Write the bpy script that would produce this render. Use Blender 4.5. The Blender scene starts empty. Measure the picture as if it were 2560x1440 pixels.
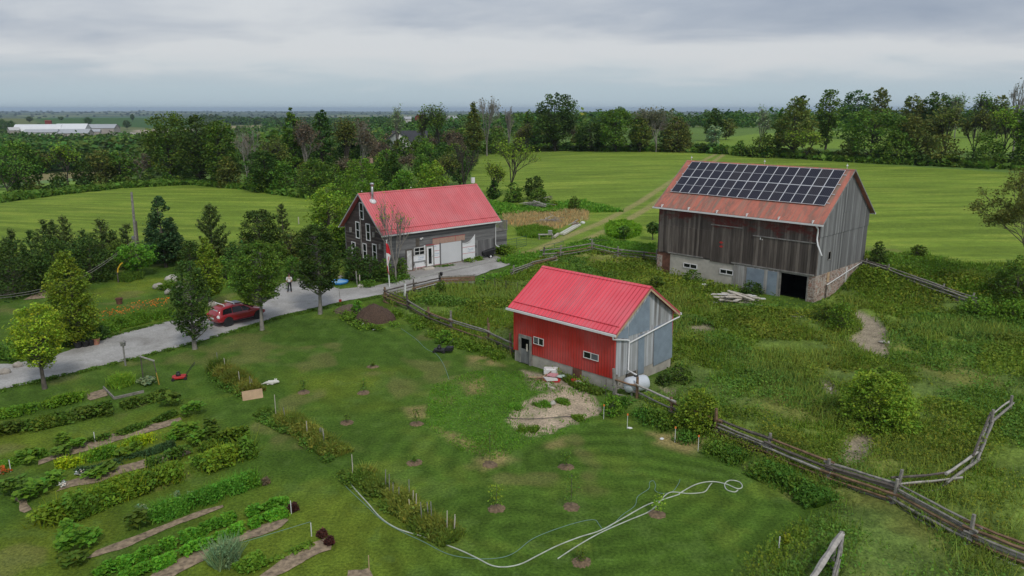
import bpy, math, random
import numpy as np
from mathutils import Vector, Matrix
from mathutils.geometry import delaunay_2d_cdt
R = math.radians
# ------------------------------------------------------------------ camera, sky, sun, exposure
HC = 16.5; PITCH = R(13.332); FPX = 1884.7
S = bpy.context.scene
COL = S.collection
cd = bpy.data.cameras.new('camera'); cam = bpy.data.objects.new('camera', cd); COL.objects.link(cam)
cam.location = (0, 0, HC); cam.rotation_euler = (math.pi/2 - PITCH, 0, 0)
cd.sensor_width = 36; cd.lens = FPX/2560*36; cd.clip_start = .5; cd.clip_end = 80000
S.camera = cam
SUN_EL, SUN_AZ = R(48), R(158)      # azimuth clockwise from +Y
W = bpy.data.worlds.new("World"); S.world = W; W.use_nodes = True
def build_world():
    nt = W.node_tree; N = nt.nodes; L = nt.links; N.clear()
    out = N.new('ShaderNodeOutputWorld')
    sky = N.new('ShaderNodeTexSky'); sky.sky_type = 'NISHITA'; sky.sun_disc = False
    sky.sun_elevation = SUN_EL; sky.sun_rotation = SUN_AZ; sky.air_density = 1.2; sky.dust_density = 2
    b1 = N.new('ShaderNodeBackground'); b1.inputs[1].default_value = .08; L.new(sky.outputs[0], b1.inputs[0])
    tc = N.new('ShaderNodeTexCoord'); sep = N.new('ShaderNodeSeparateXYZ'); L.new(tc.outputs['Generated'], sep.inputs[0])
    def mth(op, a, b=None, clamp=False):
        m = N.new('ShaderNodeMath'); m.operation = op; m.use_clamp = clamp
        for i, v in enumerate((a, b)):
            if v is None: continue
            if isinstance(v, (int, float)): m.inputs[i].default_value = v
            else: L.new(v, m.inputs[i])
        return m.outputs[0]
    z = mth('MAXIMUM', sep.outputs[2], 0.0)
    den = mth('ADD', z, .16)
    px = mth('DIVIDE', sep.outputs[0], den); py = mth('DIVIDE', sep.outputs[1], den)
    def noise(sx, sy, off, scale, detail, rough, dist=0):
        c = N.new('ShaderNodeCombineXYZ'); L.new(mth('MULTIPLY', px, sx), c.inputs[0]); L.new(mth('MULTIPLY', py, sy), c.inputs[1]); c.inputs[2].default_value = off
        n = N.new('ShaderNodeTexNoise'); n.inputs['Scale'].default_value = scale; n.inputs['Detail'].default_value = detail
        n.inputs['Roughness'].default_value = rough; n.inputs['Distortion'].default_value = dist
        L.new(c.outputs[0], n.inputs['Vector']); return n.outputs[0]
    n1 = noise(.75, 1.0, 3.1, .50, 4, .5, .3)
    n2 = noise(.8, 1.1, 9.4, 1.5, 6, .55, .5)
    n3 = noise(.9, 1.2, 5.4, 5.0, 5, .55, .3)
    f = mth('ADD', mth('MULTIPLY', n1, .62), mth('MULTIPLY', n2, .33)); f = mth('ADD', f, mth('MULTIPLY', n3, .05))
    # brighter veil in the middle band, darker overhead and to the right
    def gauss(c0, w): t = mth('DIVIDE', mth('SUBTRACT', z, c0), w); return mth('POWER', 2.718, mth('MULTIPLY', mth('MULTIPLY', t, t), -1.0))
    f = mth('ADD', f, mth('MULTIPLY', gauss(.062, .024), .13)); f = mth('SUBTRACT', f, mth('MULTIPLY', gauss(.112, .026), mth('ADD', .035, mth('MULTIPLY', sep.outputs[0], .12)))); f = mth('ADD', f, .042)
    cr = N.new('ShaderNodeValToRGB'); L.new(f, cr.inputs[0])
    e = cr.color_ramp.elements; e[0].position = .36; e[0].color = (.255, .30, .385, 1); e[1].position = .66; e[1].color = (.56, .58, .605, 1)
    m = cr.color_ramp.elements.new(.50); m.color = (.36, .40, .47, 1); m = cr.color_ramp.elements.new(.57); m.color = (.45, .48, .53, 1)
    hz = N.new('ShaderNodeMapRange'); hz.interpolation_type = 'SMOOTHSTEP'; hz.inputs['From Min'].default_value = .018; hz.inputs['From Max'].default_value = .068
    L.new(mth('ADD', z, mth('MULTIPLY', mth('SUBTRACT', n2, .5), .05)), hz.inputs[0])
    mx = N.new('ShaderNodeMix'); mx.data_type = 'RGBA'; L.new(hz.outputs[0], mx.inputs[0])
    mx.inputs[6].default_value = (.40, .49, .545, 1); L.new(cr.outputs[0], mx.inputs[7])
    b2 = N.new('ShaderNodeBackground'); b2.inputs[1].default_value = 1.0; L.new(mx.outputs[2], b2.inputs[0])
    ms = N.new('ShaderNodeMixShader'); ms.inputs[0].default_value = .9; L.new(b1.outputs[0], ms.inputs[1]); L.new(b2.outputs[0], ms.inputs[2])
    L.new(ms.outputs[0], out.inputs[0])
build_world()
sd = bpy.data.lights.new('sun', 'SUN'); sun = bpy.data.objects.new('sun', sd); COL.objects.link(sun)
sd.energy = 1.3; sd.angle = R(10); sd.color = (1, .96, .9)
sv = Vector((math.sin(SUN_AZ)*math.cos(SUN_EL), math.cos(SUN_AZ)*math.cos(SUN_EL), math.sin(SUN_EL)))
sun.rotation_euler = sv.to_track_quat('Z', 'Y').to_euler()
S.view_settings.view_transform = 'Standard'; S.view_settings.look = 'None'; S.view_settings.exposure = 0.26; S.view_settings.gamma = 1
S.cycles.max_bounces = 6; S.cycles.volume_bounces = 0; S.cycles.transparent_max_bounces = 6

# ------------------------------------------------------------------ camera maths (measuring the place)
_f = np.array([0, math.cos(PITCH), -math.sin(PITCH)]); _u = np.array([0, math.sin(PITCH), math.cos(PITCH)]); _r = np.array([1., 0, 0])
_c = np.array([0, 0, HC])
def ray(px, py):
    d = _f*FPX + _r*(px-1280) + _u*(720-py); return d/np.linalg.norm(d)
def proj(p):
    d = np.asarray(p, float)-_c; z = d@_f
    return np.array([1280+FPX*(d@_r)/z, 720-FPX*(d@_u)/z])
# ------------------------------------------------------------------ noise
def vnoise(x, y, seed=0):
    x = np.asarray(x, float); y = np.asarray(y, float)
    xi = np.floor(x).astype(np.int64); yi = np.floor(y).astype(np.int64); xf = x-xi; yf = y-yi
    def h(a, b):
        n = (a*374761393 + b*668265263 + seed*974634777) & 0xffffffff
        n = ((n ^ (n >> 13))*1274126177) & 0xffffffff
        return ((n ^ (n >> 16)) & 0xffff)/65535.
    u = xf*xf*(3-2*xf); v = yf*yf*(3-2*yf)
    return (h(xi, yi)*(1-u)+h(xi+1, yi)*u)*(1-v) + (h(xi, yi+1)*(1-u)+h(xi+1, yi+1)*u)*v
def fbm(x, y, sc, oct=4, seed=0):
    t = 0; a = 1; s = 0; f = 1./sc
    for i in range(oct): t = t+a*vnoise(x*f+17.3*i, y*f-9.1*i, seed+i); s += a; a *= .5; f *= 2.03
    return t/s
def sst(a, b, x):
    t = np.clip((x-a)/(b-a), 0, 1); return t*t*(3-2*t)
# ------------------------------------------------------------------ terrain
DR = [14, 60, 76, 95, 125, 165, 215, 270, 340, 450, 700, 1100, 1800, 2600, 4500, 9000, 16000, 26000]
QC = [-1.2, -.66, -.43, -.25, -.1, .06, .3, .58, 1.2]
ZT = np.array([
 # 14  60  76   95  125  165  215  270  340  450  700 1100 1800 2600 4500  9000 16000 26000
 [0, 0, 0, 0, 0, 0, -2, -5, -9, -13, -18, -21, -17, -8, -35, -45, -22, -90],
 [0, 0, 0, 0, 0, 0, -3, -6, -9, -13, -18, -21, -17, -8, -35, -45, -22, -90],
 [0, 0, 0, 0, 0, 0, 0, -5, -9, -13, -18, -21, -17, -9, -38, -45, -24, -90],
 [0, 0, .5, .8, .8, .6, 0, -4, -8, -10, -14, -12, -18, -28, -38, -45, -26, -90],
 [0, 0, .8, 1.1, 1.2, 1.2, 1, -1, -3, -5, -3, 0, -8, -25, -38, -45, -28, -90],
 [0, 0, .5, 1.1, 1.5, 2.2, 3.0, 4.0, 4.5, 4, 3, 0, -8, -25, -38, -45, -30, -90],
 [0, -.15, -.1, 1.4, 2.1, 2.5, 3.2, 4.3, 5.5, 6, 1, -8, -20, -28, -38, -42, -30, -90],
 [0, -.15, -.1, 1.5, 2.3, 2.6, 3.4, 5.0, 6.5, 7.5, 4, -8, -20, -28, -38, -45, -30, -90],
 [0, -.15, -.1, 1.5, 2.3, 2.6, 3.4, 5.0, 6.5, 7.5, 4, -8, -20, -28, -38, -45, -30, -90]], float)
_ld = np.linspace(math.log(14), math.log(26000), 500); _q = np.linspace(-1.2, 1.2, 160)
_T = np.array([np.interp(_ld, np.log(DR), row) for row in ZT])
_T = np.array([np.interp(_q, QC, _T[:, j]) for j in range(500)]).T
for _ in range(4):
    P_ = np.pad(_T, 4, mode='edge'); _T = sum(P_[i:i+_T.shape[0], 4:-4] for i in range(9))/9
    P_ = np.pad(_T, 4, mode='edge'); _T = sum(P_[4:-4, i:i+_T.shape[1]] for i in range(9))/9
BARN = dict(o=(14.35, 75.986), yaw=R(-45.95), L=17.355, W=11.169, ze=6.972, zr=11.303, z0=0.)
SMALL = dict(o=(-.272, 48.45), yaw=R(-44.47), L=8.908, W=6.84, ze=3.71, zr=5.987, z0=0.)
HOUSE = dict(o=(-12.496, 71.533), yaw=R(41.80), L=15.104, W=8.178, ze=4.713, zr=8.40, z0=.9)
def blocal(b, X, Y):
    dx = X-b['o'][0]; dy = Y-b['o'][1]; c, s = math.cos(b['yaw']), math.sin(b['yaw'])
    return dx*c+dy*s, -dx*s+dy*c
def terr(X, Y):
    X = np.asarray(X, float); Y = np.asarray(Y, float)
    D = np.hypot(X, Y); a = (np.log(np.clip(D, 14.1, 25900))-_ld[0])/(_ld[1]-_ld[0])
    q = (np.clip(X/np.maximum(Y, 1e-3), -1.19, 1.19)+1.2)/(_q[1]-_q[0])
    i = np.clip(q.astype(int), 0, 158); j = np.clip(a.astype(int), 0, 498); u = q-i; v = a-j
    z = (_T[i, j]*(1-u)+_T[i+1, j]*u)*(1-v)+(_T[i, j+1]*(1-u)+_T[i+1, j+1]*u)*v
    lx, ly = blocal(BARN, X, Y)
    z = z-.25*sst(4, 10, lx)*(1-sst(19, 24, lx))*sst(-6, -2, ly)*(1-sst(3.5, 6, ly)); zb = 2.0*sst(3.4, BARN['W']-.3, ly); w = sst(-9, 0, lx)*(1-sst(40, 60, lx))*(1-sst(30, 60, ly))
    z = z+np.maximum(0, zb-z)*w
    # rolling relief far away
    far = sst(500, 2500, D); z = z+far*(fbm(X, Y, 900, 4, 5)-.5)*30*np.clip(D/9000, .4, 1.3)
    return z
_ts = np.concatenate([np.linspace(12, 300, 1400), np.geomspace(301, 20000, 900)])
def G(px, py):
    d = ray(px, py); P = _c+d*_ts[:, None]; below = P[:, 2] < terr(P[:, 0], P[:, 1])
    k = int(np.argmax(below)) if below.any() else len(_ts)-1
    k = max(k, 1); a, b = _ts[k-1], _ts[k]
    for _ in range(18):
        m = (a+b)/2; p = _c+d*m
        if p[2] < float(terr(p[0], p[1])): b = m
        else: a = m
    p = _c+d*b; return np.array([p[0], p[1], float(terr(p[0], p[1]))])
def gz(x, y): return float(terr(x, y))
def gpoly(pts): return np.array([G(*p)[:2] for p in pts])
def seg_dist(X, Y, poly, closed=True):
    n = len(poly); d = np.full(np.shape(X), 1e9)
    for i in range(n if closed else n-1):
        a = poly[i]; b = poly[(i+1) % n]; ab = b-a; L2 = ab@ab+1e-9
        t = np.clip(((X-a[0])*ab[0]+(Y-a[1])*ab[1])/L2, 0, 1)
        d = np.minimum(d, np.hypot(X-a[0]-t*ab[0], Y-a[1]-t*ab[1]))
    return d
def inside(X, Y, poly):
    r = np.zeros(np.shape(X), bool); n = len(poly)
    for i in range(n):
        x1, y1 = poly[i]; x2, y2 = poly[(i+1) % n]
        c = ((y1 > Y) != (y2 > Y)) & (X < (x2-x1)*(Y-y1)/((y2-y1) if y2 != y1 else 1e-9)+x1)
        r ^= c
    return r
def pmask(X, Y, poly, soft=.5):      # 1 inside, soft edge
    x0, y0 = poly.min(0)-soft*3; x1, y1 = poly.max(0)+soft*3
    m = np.zeros(np.shape(X)); k = (X > x0) & (X < x1) & (Y > y0) & (Y < y1)
    if k.any():
        xs, ys = X[k], Y[k]; sd_ = seg_dist(xs, ys, poly); sd_ = np.where(inside(xs, ys, poly), sd_, -sd_)
        m[k] = sst(-soft, soft, sd_)
    return m
# ------------------------------------------------------------------ materials
def newmat(name):
    m = bpy.data.materials.new(name); m.use_nodes = True; nt = m.node_tree; return m, nt, nt.nodes['Principled BSDF']
def nd(nt, t, **kw):
    n = nt.nodes.new(t)
    for k, v in kw.items():
        if k in n.inputs: n.inputs[k].default_value = v
        else: setattr(n, k, v)
    return n
def mixc(nt, f, a, b, mode='MIX'):
    m = nt.nodes.new('ShaderNodeMix'); m.data_type = 'RGBA'; m.blend_type = mode
    for i, v in ((0, f), (6, a), (7, b)):
        if hasattr(v, 'is_output'): nt.links.new(v, m.inputs[i])
        elif i == 0: m.inputs[0].default_value = v
        else: m.inputs[i].default_value = tuple(v)+(1,) if len(v) == 3 else v
    return m.outputs[2]
def ramp(nt, fac, stops):
    r = nt.nodes.new('ShaderNodeValToRGB'); nt.links.new(fac, r.inputs[0]); e = r.color_ramp.elements
    while len(e) < len(stops): e.new(.5)
    for k, (p, c) in enumerate(stops):
        e[k].position = p; e[k].color = tuple(c)+(1,) if len(c) == 3 else (c[0],)*3+(1,) if len(c) == 1 else c
    return r.outputs[0]
def mapping(nt, scale, coord='Object'):
    tc = nt.nodes.new('ShaderNodeTexCoord'); mp = nt.nodes.new('ShaderNodeMapping'); mp.inputs['Scale'].default_value = scale
    nt.links.new(tc.outputs[coord], mp.inputs[0]); return mp.outputs[0]
def noise(nt, vec, scale, detail=4, rough=.55, dist=0):
    n = nd(nt, 'ShaderNodeTexNoise', Scale=scale, Detail=detail, Roughness=rough, Distortion=dist); nt.links.new(vec, n.inputs['Vector']); return n.outputs[0]
def bump(nt, p, h, strength=.4, dist=.02):
    b = nd(nt, 'ShaderNodeBump', Strength=strength, Distance=dist); nt.links.new(h, b.inputs['Height']); nt.links.new(b.outputs[0], p.inputs['Normal'])
def mat(name, col, rough=.7, var=.25, scale=3, metal=0, bmp=.2, spec=None, col2=None):
    m, nt, p = newmat(name); v = mapping(nt, (1, 1, 1)); n = noise(nt, v, scale, 5, .6)
    c2 = col2 or tuple(c*(1-var) for c in col); c1 = tuple(min(1, c*(1+var*.6)) for c in col)
    nt.links.new(ramp(nt, n, [(.35, c2), (.65, c1)]), p.inputs['Base Color'])
    p.inputs['Roughness'].default_value = rough; p.inputs['Metallic'].default_value = metal
    if spec is not None: p.inputs['Specular IOR Level'].default_value = spec
    if bmp: bump(nt, p, noise(nt, v, scale*6, 3), bmp)
    return m
def boards(name, axis, w, cols, grain=(1, 1, 1), rough=.85, patch=None, gap=.06, bstr=.5, extra=None):
    """weathered boards: one shade per board of width w along the local axis, grain noise, dark gaps, optional paint remains"""
    m, nt, p = newmat(name); L = nt.links; tc = nt.nodes.new('ShaderNodeTexCoord'); sp = nt.nodes.new('ShaderNodeSeparateXYZ'); L.new(tc.outputs['Object'], sp.inputs[0])
    src = sp.outputs[axis]
    if axis == 'XY':
        pass
    d = nd(nt, 'ShaderNodeMath', operation='DIVIDE'); L.new(src, d.inputs[0]); d.inputs[1].default_value = w
    fl = nd(nt, 'ShaderNodeMath', operation='FLOOR'); L.new(d.outputs[0], fl.inputs[0]); fr = nd(nt, 'ShaderNodeMath', operation='FRACT'); L.new(d.outputs[0], fr.inputs[0])
    wn = nd(nt, 'ShaderNodeTexWhiteNoise', noise_dimensions='1D'); L.new(fl.outputs[0], wn.inputs['W'])
    v = mapping(nt, grain); g = noise(nt, v, 2.2, 7, .65); g2 = noise(nt, v, .5, 3, .5)
    a = nd(nt, 'ShaderNodeMath', operation='MULTIPLY'); L.new(wn.outputs['Value'], a.inputs[0]); a.inputs[1].default_value = .42
    b = nd(nt, 'ShaderNodeMath', operation='MULTIPLY_ADD'); L.new(g, b.inputs[0]); b.inputs[1].default_value = .75; L.new(a.outputs[0], b.inputs[2])
    b2 = nd(nt, 'ShaderNodeMath', operation='MULTIPLY_ADD'); L.new(g2, b2.inputs[0]); b2.inputs[1].default_value = .35; L.new(b.outputs[0], b2.inputs[2])
    c = ramp(nt, b2.outputs[0], [(.45, cols[0]), (.75, cols[1]), (1.0, cols[2])])
    if patch:      # (colour, scale, threshold, zmin, zmax): remains of paint, strongest between two heights
        pv = mapping(nt, patch[5] if len(patch) > 5 else (1, 1, .25)); pn = noise(nt, pv, patch[1], 6, .7)
        mr = nd(nt, 'ShaderNodeMapRange', interpolation_type='SMOOTHSTEP'); L.new(sp.outputs['Z'], mr.inputs[0]); mr.inputs['From Min'].default_value = patch[3]; mr.inputs['From Max'].default_value = patch[4]
        ad = nd(nt, 'ShaderNodeMath', operation='MULTIPLY_ADD'); L.new(mr.outputs[0], ad.inputs[0]); ad.inputs[1].default_value = .3; L.new(pn, ad.inputs[2])
        pr = ramp(nt, ad.outputs[0], [(patch[2], (0, 0, 0)), (patch[2]+.12, (1, 1, 1))]); c = mixc(nt, pr, c, patch[0])
    gp = ramp(nt, fr.outputs[0], [(0, (.35,)*3), (gap, (1, 1, 1)), (1-gap, (1, 1, 1)), (1, (.35,)*3)])
    c = mixc(nt, 1., c, gp, 'MULTIPLY'); L.new(c, p.inputs['Base Color']); p.inputs['Roughness'].default_value = rough
    bump(nt, p, b.outputs[0], bstr, .03); return m
def sheetmetal(name, col, w, rough=.45, rib_shade=.62, streak=(.06, 3.0)):
    # painted sheets: shade beside each rib painted into the colour as dark lines, slight fading from sheet to sheet, faint run-off streaks
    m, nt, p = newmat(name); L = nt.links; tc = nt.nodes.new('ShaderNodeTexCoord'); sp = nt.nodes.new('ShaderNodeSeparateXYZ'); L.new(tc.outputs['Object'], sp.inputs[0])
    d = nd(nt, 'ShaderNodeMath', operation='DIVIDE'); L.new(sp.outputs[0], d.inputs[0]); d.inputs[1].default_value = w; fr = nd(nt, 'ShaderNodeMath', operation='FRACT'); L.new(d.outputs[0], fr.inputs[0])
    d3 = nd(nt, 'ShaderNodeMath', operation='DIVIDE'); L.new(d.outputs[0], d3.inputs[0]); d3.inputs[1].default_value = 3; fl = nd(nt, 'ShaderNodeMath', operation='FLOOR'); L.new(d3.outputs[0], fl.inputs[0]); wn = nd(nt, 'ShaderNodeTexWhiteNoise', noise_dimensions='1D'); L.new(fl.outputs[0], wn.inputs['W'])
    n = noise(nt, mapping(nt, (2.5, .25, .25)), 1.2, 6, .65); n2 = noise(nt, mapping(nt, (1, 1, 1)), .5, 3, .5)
    c = mixc(nt, 1., col, ramp(nt, fr.outputs[0], [(0, (rib_shade,)*3), (.14, (1, 1, 1)), (.86, (1, 1, 1)), (1, (rib_shade,)*3)]), 'MULTIPLY')
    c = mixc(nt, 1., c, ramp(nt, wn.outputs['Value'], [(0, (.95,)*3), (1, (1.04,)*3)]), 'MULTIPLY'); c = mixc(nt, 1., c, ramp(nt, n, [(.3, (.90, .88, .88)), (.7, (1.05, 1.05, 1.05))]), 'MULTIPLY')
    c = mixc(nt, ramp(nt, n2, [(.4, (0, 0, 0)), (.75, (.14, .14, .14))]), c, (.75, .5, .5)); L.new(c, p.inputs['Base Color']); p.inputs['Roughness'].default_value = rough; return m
def leafmat(name, col, trans=.3, rough=.6):
    m, nt, p = newmat(name); L = nt.links
    at = nd(nt, 'ShaderNodeAttribute', attribute_name='tint'); oi = nt.nodes.new('ShaderNodeObjectInfo')
    hs = nt.nodes.new('ShaderNodeHueSaturation'); mr = nd(nt, 'ShaderNodeMapRange'); mr.inputs['To Min'].default_value = .482; mr.inputs['To Max'].default_value = .512; L.new(oi.outputs['Random'], mr.inputs[0]); L.new(mr.outputs[0], hs.inputs['Hue'])
    mv = nd(nt, 'ShaderNodeMapRange'); mv.inputs['To Min'].default_value = .82; mv.inputs['To Max'].default_value = 1.15; L.new(oi.outputs['Random'], mv.inputs[0]); L.new(mv.outputs[0], hs.inputs['Value'])
    c = mixc(nt, 1., col, at.outputs['Color'], 'MULTIPLY'); L.new(c, hs.inputs['Color']); L.new(hs.outputs[0], p.inputs['Base Color'])
    p.inputs['Roughness'].default_value = rough; p.inputs['Specular IOR Level'].default_value = .15
    tr = nt.nodes.new('ShaderNodeBsdfTranslucent'); L.new(hs.outputs[0], tr.inputs[0]); ms = nt.nodes.new('ShaderNodeMixShader'); ms.inputs[0].default_value = trans
    L.new(p.outputs[0], ms.inputs[1]); L.new(tr.outputs[0], ms.inputs[2]); L.new(ms.outputs[0], nt.nodes['Material Output'].inputs[0])
    return m
M = {}
M['bark'] = mat('bark', (.13, .11, .09), .9, .35, 4)
M['bark_pale'] = mat('bark_pale', (.26, .24, .21), .9, .3, 4)
M['bark_dark'] = mat('bark_dark', (.06, .05, .04), .9, .3, 4)
GREEN = dict(dark=(.076, .148, .025), mid=(.125, .225, .028), lime=(.235, .375, .035), yellow=(.32, .42, .032), blue=(.075, .15, .05), olive=(.165, .20, .04),
             grey=(.20, .21, .12), brown=(.19, .155, .095), fresh=(.16, .32, .03), pine=(.12, .185, .045), weed=(.18, .28, .036), tan=(.62, .54, .27), red=(.12, .055, .04), silver=(.26, .37, .18), orange=(.62, .19, .03), white=(.75, .75, .72))
for k, c in GREEN.items(): M['leaf_'+k] = leafmat('leaf_'+k, c)
M['white'] = mat('white_paint', (.78, .78, .77), .5, .05, 2, bmp=.03)
M['trim'] = mat('white_trim', (.68, .68, .65), .6, .1, 3, bmp=.05)
M['gutter'] = mat('gutter_metal', (.74, .74, .73), .45, .06, 2, bmp=.03)
M['black'] = mat('black_plastic', (.02, .02, .022), .5, .2, 5)
M['rubber'] = mat('rubber', (.025, .025, .025), .85, .2, 8)
M['steel'] = mat('steel', (.45, .46, .47), .4, .15, 4, metal=.7)
M['concrete'] = mat('concrete', (.42, .39, .34), .9, .22, 1.6, bmp=.3)
M['concrete_pale'] = mat('concrete_pale', (.50, .47, .41), .9, .16, 1.3, bmp=.25)
M['rawwood'] = mat('raw_wood', (.52, .36, .22), .8, .15, 3)
M['greywood'] = mat('grey_wood', (.26, .25, .23), .9, .35, 3, bmp=.5)
M['darkwood'] = mat('dark_wood', (.10, .085, .07), .9, .35, 3, bmp=.5)
M['palewood'] = mat('pale_wood', (.55, .5, .42), .85, .2, 3, bmp=.3)
M['stone'] = mat('stone', (.40, .36, .31), .9, .3, 2.5, bmp=.5)
M['yellow'] = mat('yellow_plastic', (.75, .48, .03), .5, .1)
M['redpaint'] = mat('red_paint', (.5, .03, .03), .5, .15)
M['orange'] = mat('orange_plastic', (.8, .2, .04), .6, .1)
M['terracotta'] = mat('terracotta', (.42, .19, .12), .85, .15)
M['blue'] = mat('blue_plastic', (.05, .25, .62), .45, .1)
M['paleblue'] = mat('pale_blue_plastic', (.35, .6, .78), .4, .1)
M['brownpatch'] = mat('red_brown_boards', (.16, .07, .045), .85, .4, 3)
def glass_dark(name, col=(.012, .014, .016), rough=.12):
    m, nt, p = newmat(name); p.inputs['Base Color'].default_value = (*col, 1); p.inputs['Roughness'].default_value = rough; p.inputs['Specular IOR Level'].default_value = .5; return m
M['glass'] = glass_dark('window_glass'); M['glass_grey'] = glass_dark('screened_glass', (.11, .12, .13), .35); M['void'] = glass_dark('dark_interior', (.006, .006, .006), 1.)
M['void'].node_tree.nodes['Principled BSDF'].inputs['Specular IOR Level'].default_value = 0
def carpaint():
    m, nt, p = newmat('car_paint'); p.inputs['Base Color'].default_value = (.33, .012, .02, 1); p.inputs['Roughness'].default_value = .35; p.inputs['Coat Weight'].default_value = .8; p.inputs['Coat Roughness'].default_value = .06; return m
M['car'] = carpaint()
# ------------------------------------------------------------------ object helpers
def setp(o, label=None, cat=None, group=None, kind=None):
    if label: o['label'] = label
    if cat: o['category'] = cat
    if group: o['group'] = group
    if kind: o['kind'] = kind
    return o
def empty(name, loc, yaw=0, label=None, cat=None, group=None):
    o = bpy.data.objects.new(name, None); COL.objects.link(o); o.location = tuple(float(v) for v in loc); o.rotation_euler = (0, 0, yaw); o.empty_display_size = .3
    return setp(o, label, cat, group)
def link(name, me, parent=None, mats=()):
    o = bpy.data.objects.new(name, me); COL.objects.link(o)
    for m in mats: me.materials.append(m)
    if parent is not None: o.parent = parent
    return o
def np_mesh(name, V, F, mats, parent=None, tint=None, smooth=False, midx=None):
    """F: list of int arrays (n,k)"""
    F = [np.asarray(f, np.int32) for f in F if len(f)]
    me = bpy.data.meshes.new(name); me.vertices.add(len(V)); me.vertices.foreach_set('co', np.asarray(V, np.float32).ravel())
    nl = sum(f.size for f in F); npol = sum(len(f) for f in F)
    me.loops.add(nl); me.polygons.add(npol)
    me.loops.foreach_set('vertex_index', np.concatenate([f.ravel() for f in F]))
    tot = np.concatenate([np.full(len(f), f.shape[1], np.int32) for f in F]); st = np.concatenate([[0], np.cumsum(tot)[:-1]]).astype(np.int32)
    me.polygons.foreach_set('loop_start', st); me.polygons.foreach_set('loop_total', tot)
    if smooth: me.polygons.foreach_set('use_smooth', np.ones(npol, bool))
    if midx is not None: me.polygons.foreach_set('material_index', np.asarray(midx, np.int32))
    if tint is not None:
        a = me.color_attributes.new('tint', 'FLOAT_COLOR', 'POINT'); c = np.ones((len(V), 4), np.float32); c[:, :3] = tint; a.data.foreach_set('color', c.ravel())
    me.update(); me.validate()
    return link(name, me, parent, mats)
class MB:
    def __init__(s): s.V = []; s.F = []; s.I = []; s.mi = 0
    def add(s, vs, fs):
        n = len(s.V); s.V += [tuple(map(float, v)) for v in vs]; s.F += [tuple(n+i for i in f) for f in fs]; s.I += [s.mi]*len(fs); return s
    def box(s, x0, x1, y0, y1, z0, z1):
        return s.add([(x, y, z) for z in (z0, z1) for y in (y0, y1) for x in (x0, x1)], [(0, 2, 3, 1), (4, 5, 7, 6), (0, 1, 5, 4), (2, 6, 7, 3), (0, 4, 6, 2), (1, 3, 7, 5)])
    def cbox(s, c, sz, rot=None):
        m = rot or Matrix.Identity(3); c = Vector(c)
        vs = [c+m@Vector((x*sz[0]/2, y*sz[1]/2, z*sz[2]/2)) for z in (-1, 1) for y in (-1, 1) for x in (-1, 1)]
        return s.add(vs, [(0, 2, 3, 1), (4, 5, 7, 6), (0, 1, 5, 4), (2, 6, 7, 3), (0, 4, 6, 2), (1, 3, 7, 5)])
    def beam(s, p, q, w, h, jit=0, rng=random):
        p = Vector(p); q = Vector(q); d = q-p; L = d.length
        if L < 1e-5: return s
        d.normalize(); up = Vector((0, 0, 1)) if abs(d.z) < .95 else Vector((1, 0, 0)); a = d.cross(up).normalized(); b = a.cross(d).normalized()
        vs = []
        for c, k in ((p, 1), (q, 1)):
            for sa, sb in ((-1, -1), (1, -1), (1, 1), (-1, 1)):
                vs.append(c+a*sa*w/2*(1+rng.uniform(-jit, jit))+b*sb*h/2*(1+rng.uniform(-jit, jit)))
        return s.add(vs, [(3, 2, 1, 0), (4, 5, 6, 7), (0, 1, 5, 4), (1, 2, 6, 5), (2, 3, 7, 6), (3, 0, 4, 7)])
    def tube(s, pts, r, n=8, caps=True):
        pts = [Vector(p) for p in pts]; rs = r if isinstance(r, (list, tuple)) else [r]*len(pts); base = len(s.V); vs = []; fs = []
        pa = None
        for i, p in enumerate(pts):
            d = (pts[min(i+1, len(pts)-1)]-pts[max(i-1, 0)]).normalized()
            up = pa if pa is not None else (Vector((0, 0, 1)) if abs(d.z) < .9 else Vector((1, 0, 0)))
            a = up-d*up.dot(d)
            if a.length < 1e-4: a = d.orthogonal()
            a.normalize(); pa = a; b = d.cross(a)
            vs += [p+(a*math.cos(2*math.pi*k/n)+b*math.sin(2*math.pi*k/n))*rs[i] for k in range(n)]
        for i in range(len(pts)-1):
            for k in range(n): fs.append((i*n+k, i*n+(k+1) % n, (i+1)*n+(k+1) % n, (i+1)*n+k))
        if caps: fs.append(tuple(range(n-1, -1, -1))); fs.append(tuple((len(pts)-1)*n+k for k in range(n)))
        return s.add(vs, fs)
    def lathe(s, prof, c=(0, 0, 0), n=16, sx=1, sy=1, rot=None):
        vs = []; fs = []; c = Vector(c); rot = rot or Matrix.Identity(3)
        for r, z in prof: vs += [c+rot@Vector((sx*r*math.cos(2*math.pi*k/n), sy*r*math.sin(2*math.pi*k/n), z)) for k in range(n)]
        for i in range(len(prof)-1):
            for k in range(n): fs.append((i*n+k, i*n+(k+1) % n, (i+1)*n+(k+1) % n, (i+1)*n+k))
        fs.append(tuple(range(n-1, -1, -1))); fs.append(tuple((len(prof)-1)*n+k for k in range(n)))
        return s.add(vs, fs)
    def prism(s, poly, y0, y1, ax='y'):
        f = {'y': lambda a, b, t: (a, t, b), 'x': lambda a, b, t: (t, a, b), 'z': lambda a, b, t: (a, b, t)}[ax]
        n = len(poly); vs = [f(a, b, y0) for a, b in poly]+[f(a, b, y1) for a, b in poly]
        fs = [tuple(range(n)), tuple(range(2*n-1, n-1, -1))]+[(i, i+n, (i+1) % n+n, (i+1) % n) for i in range(n)]
        return s.add(vs, fs)
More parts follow.
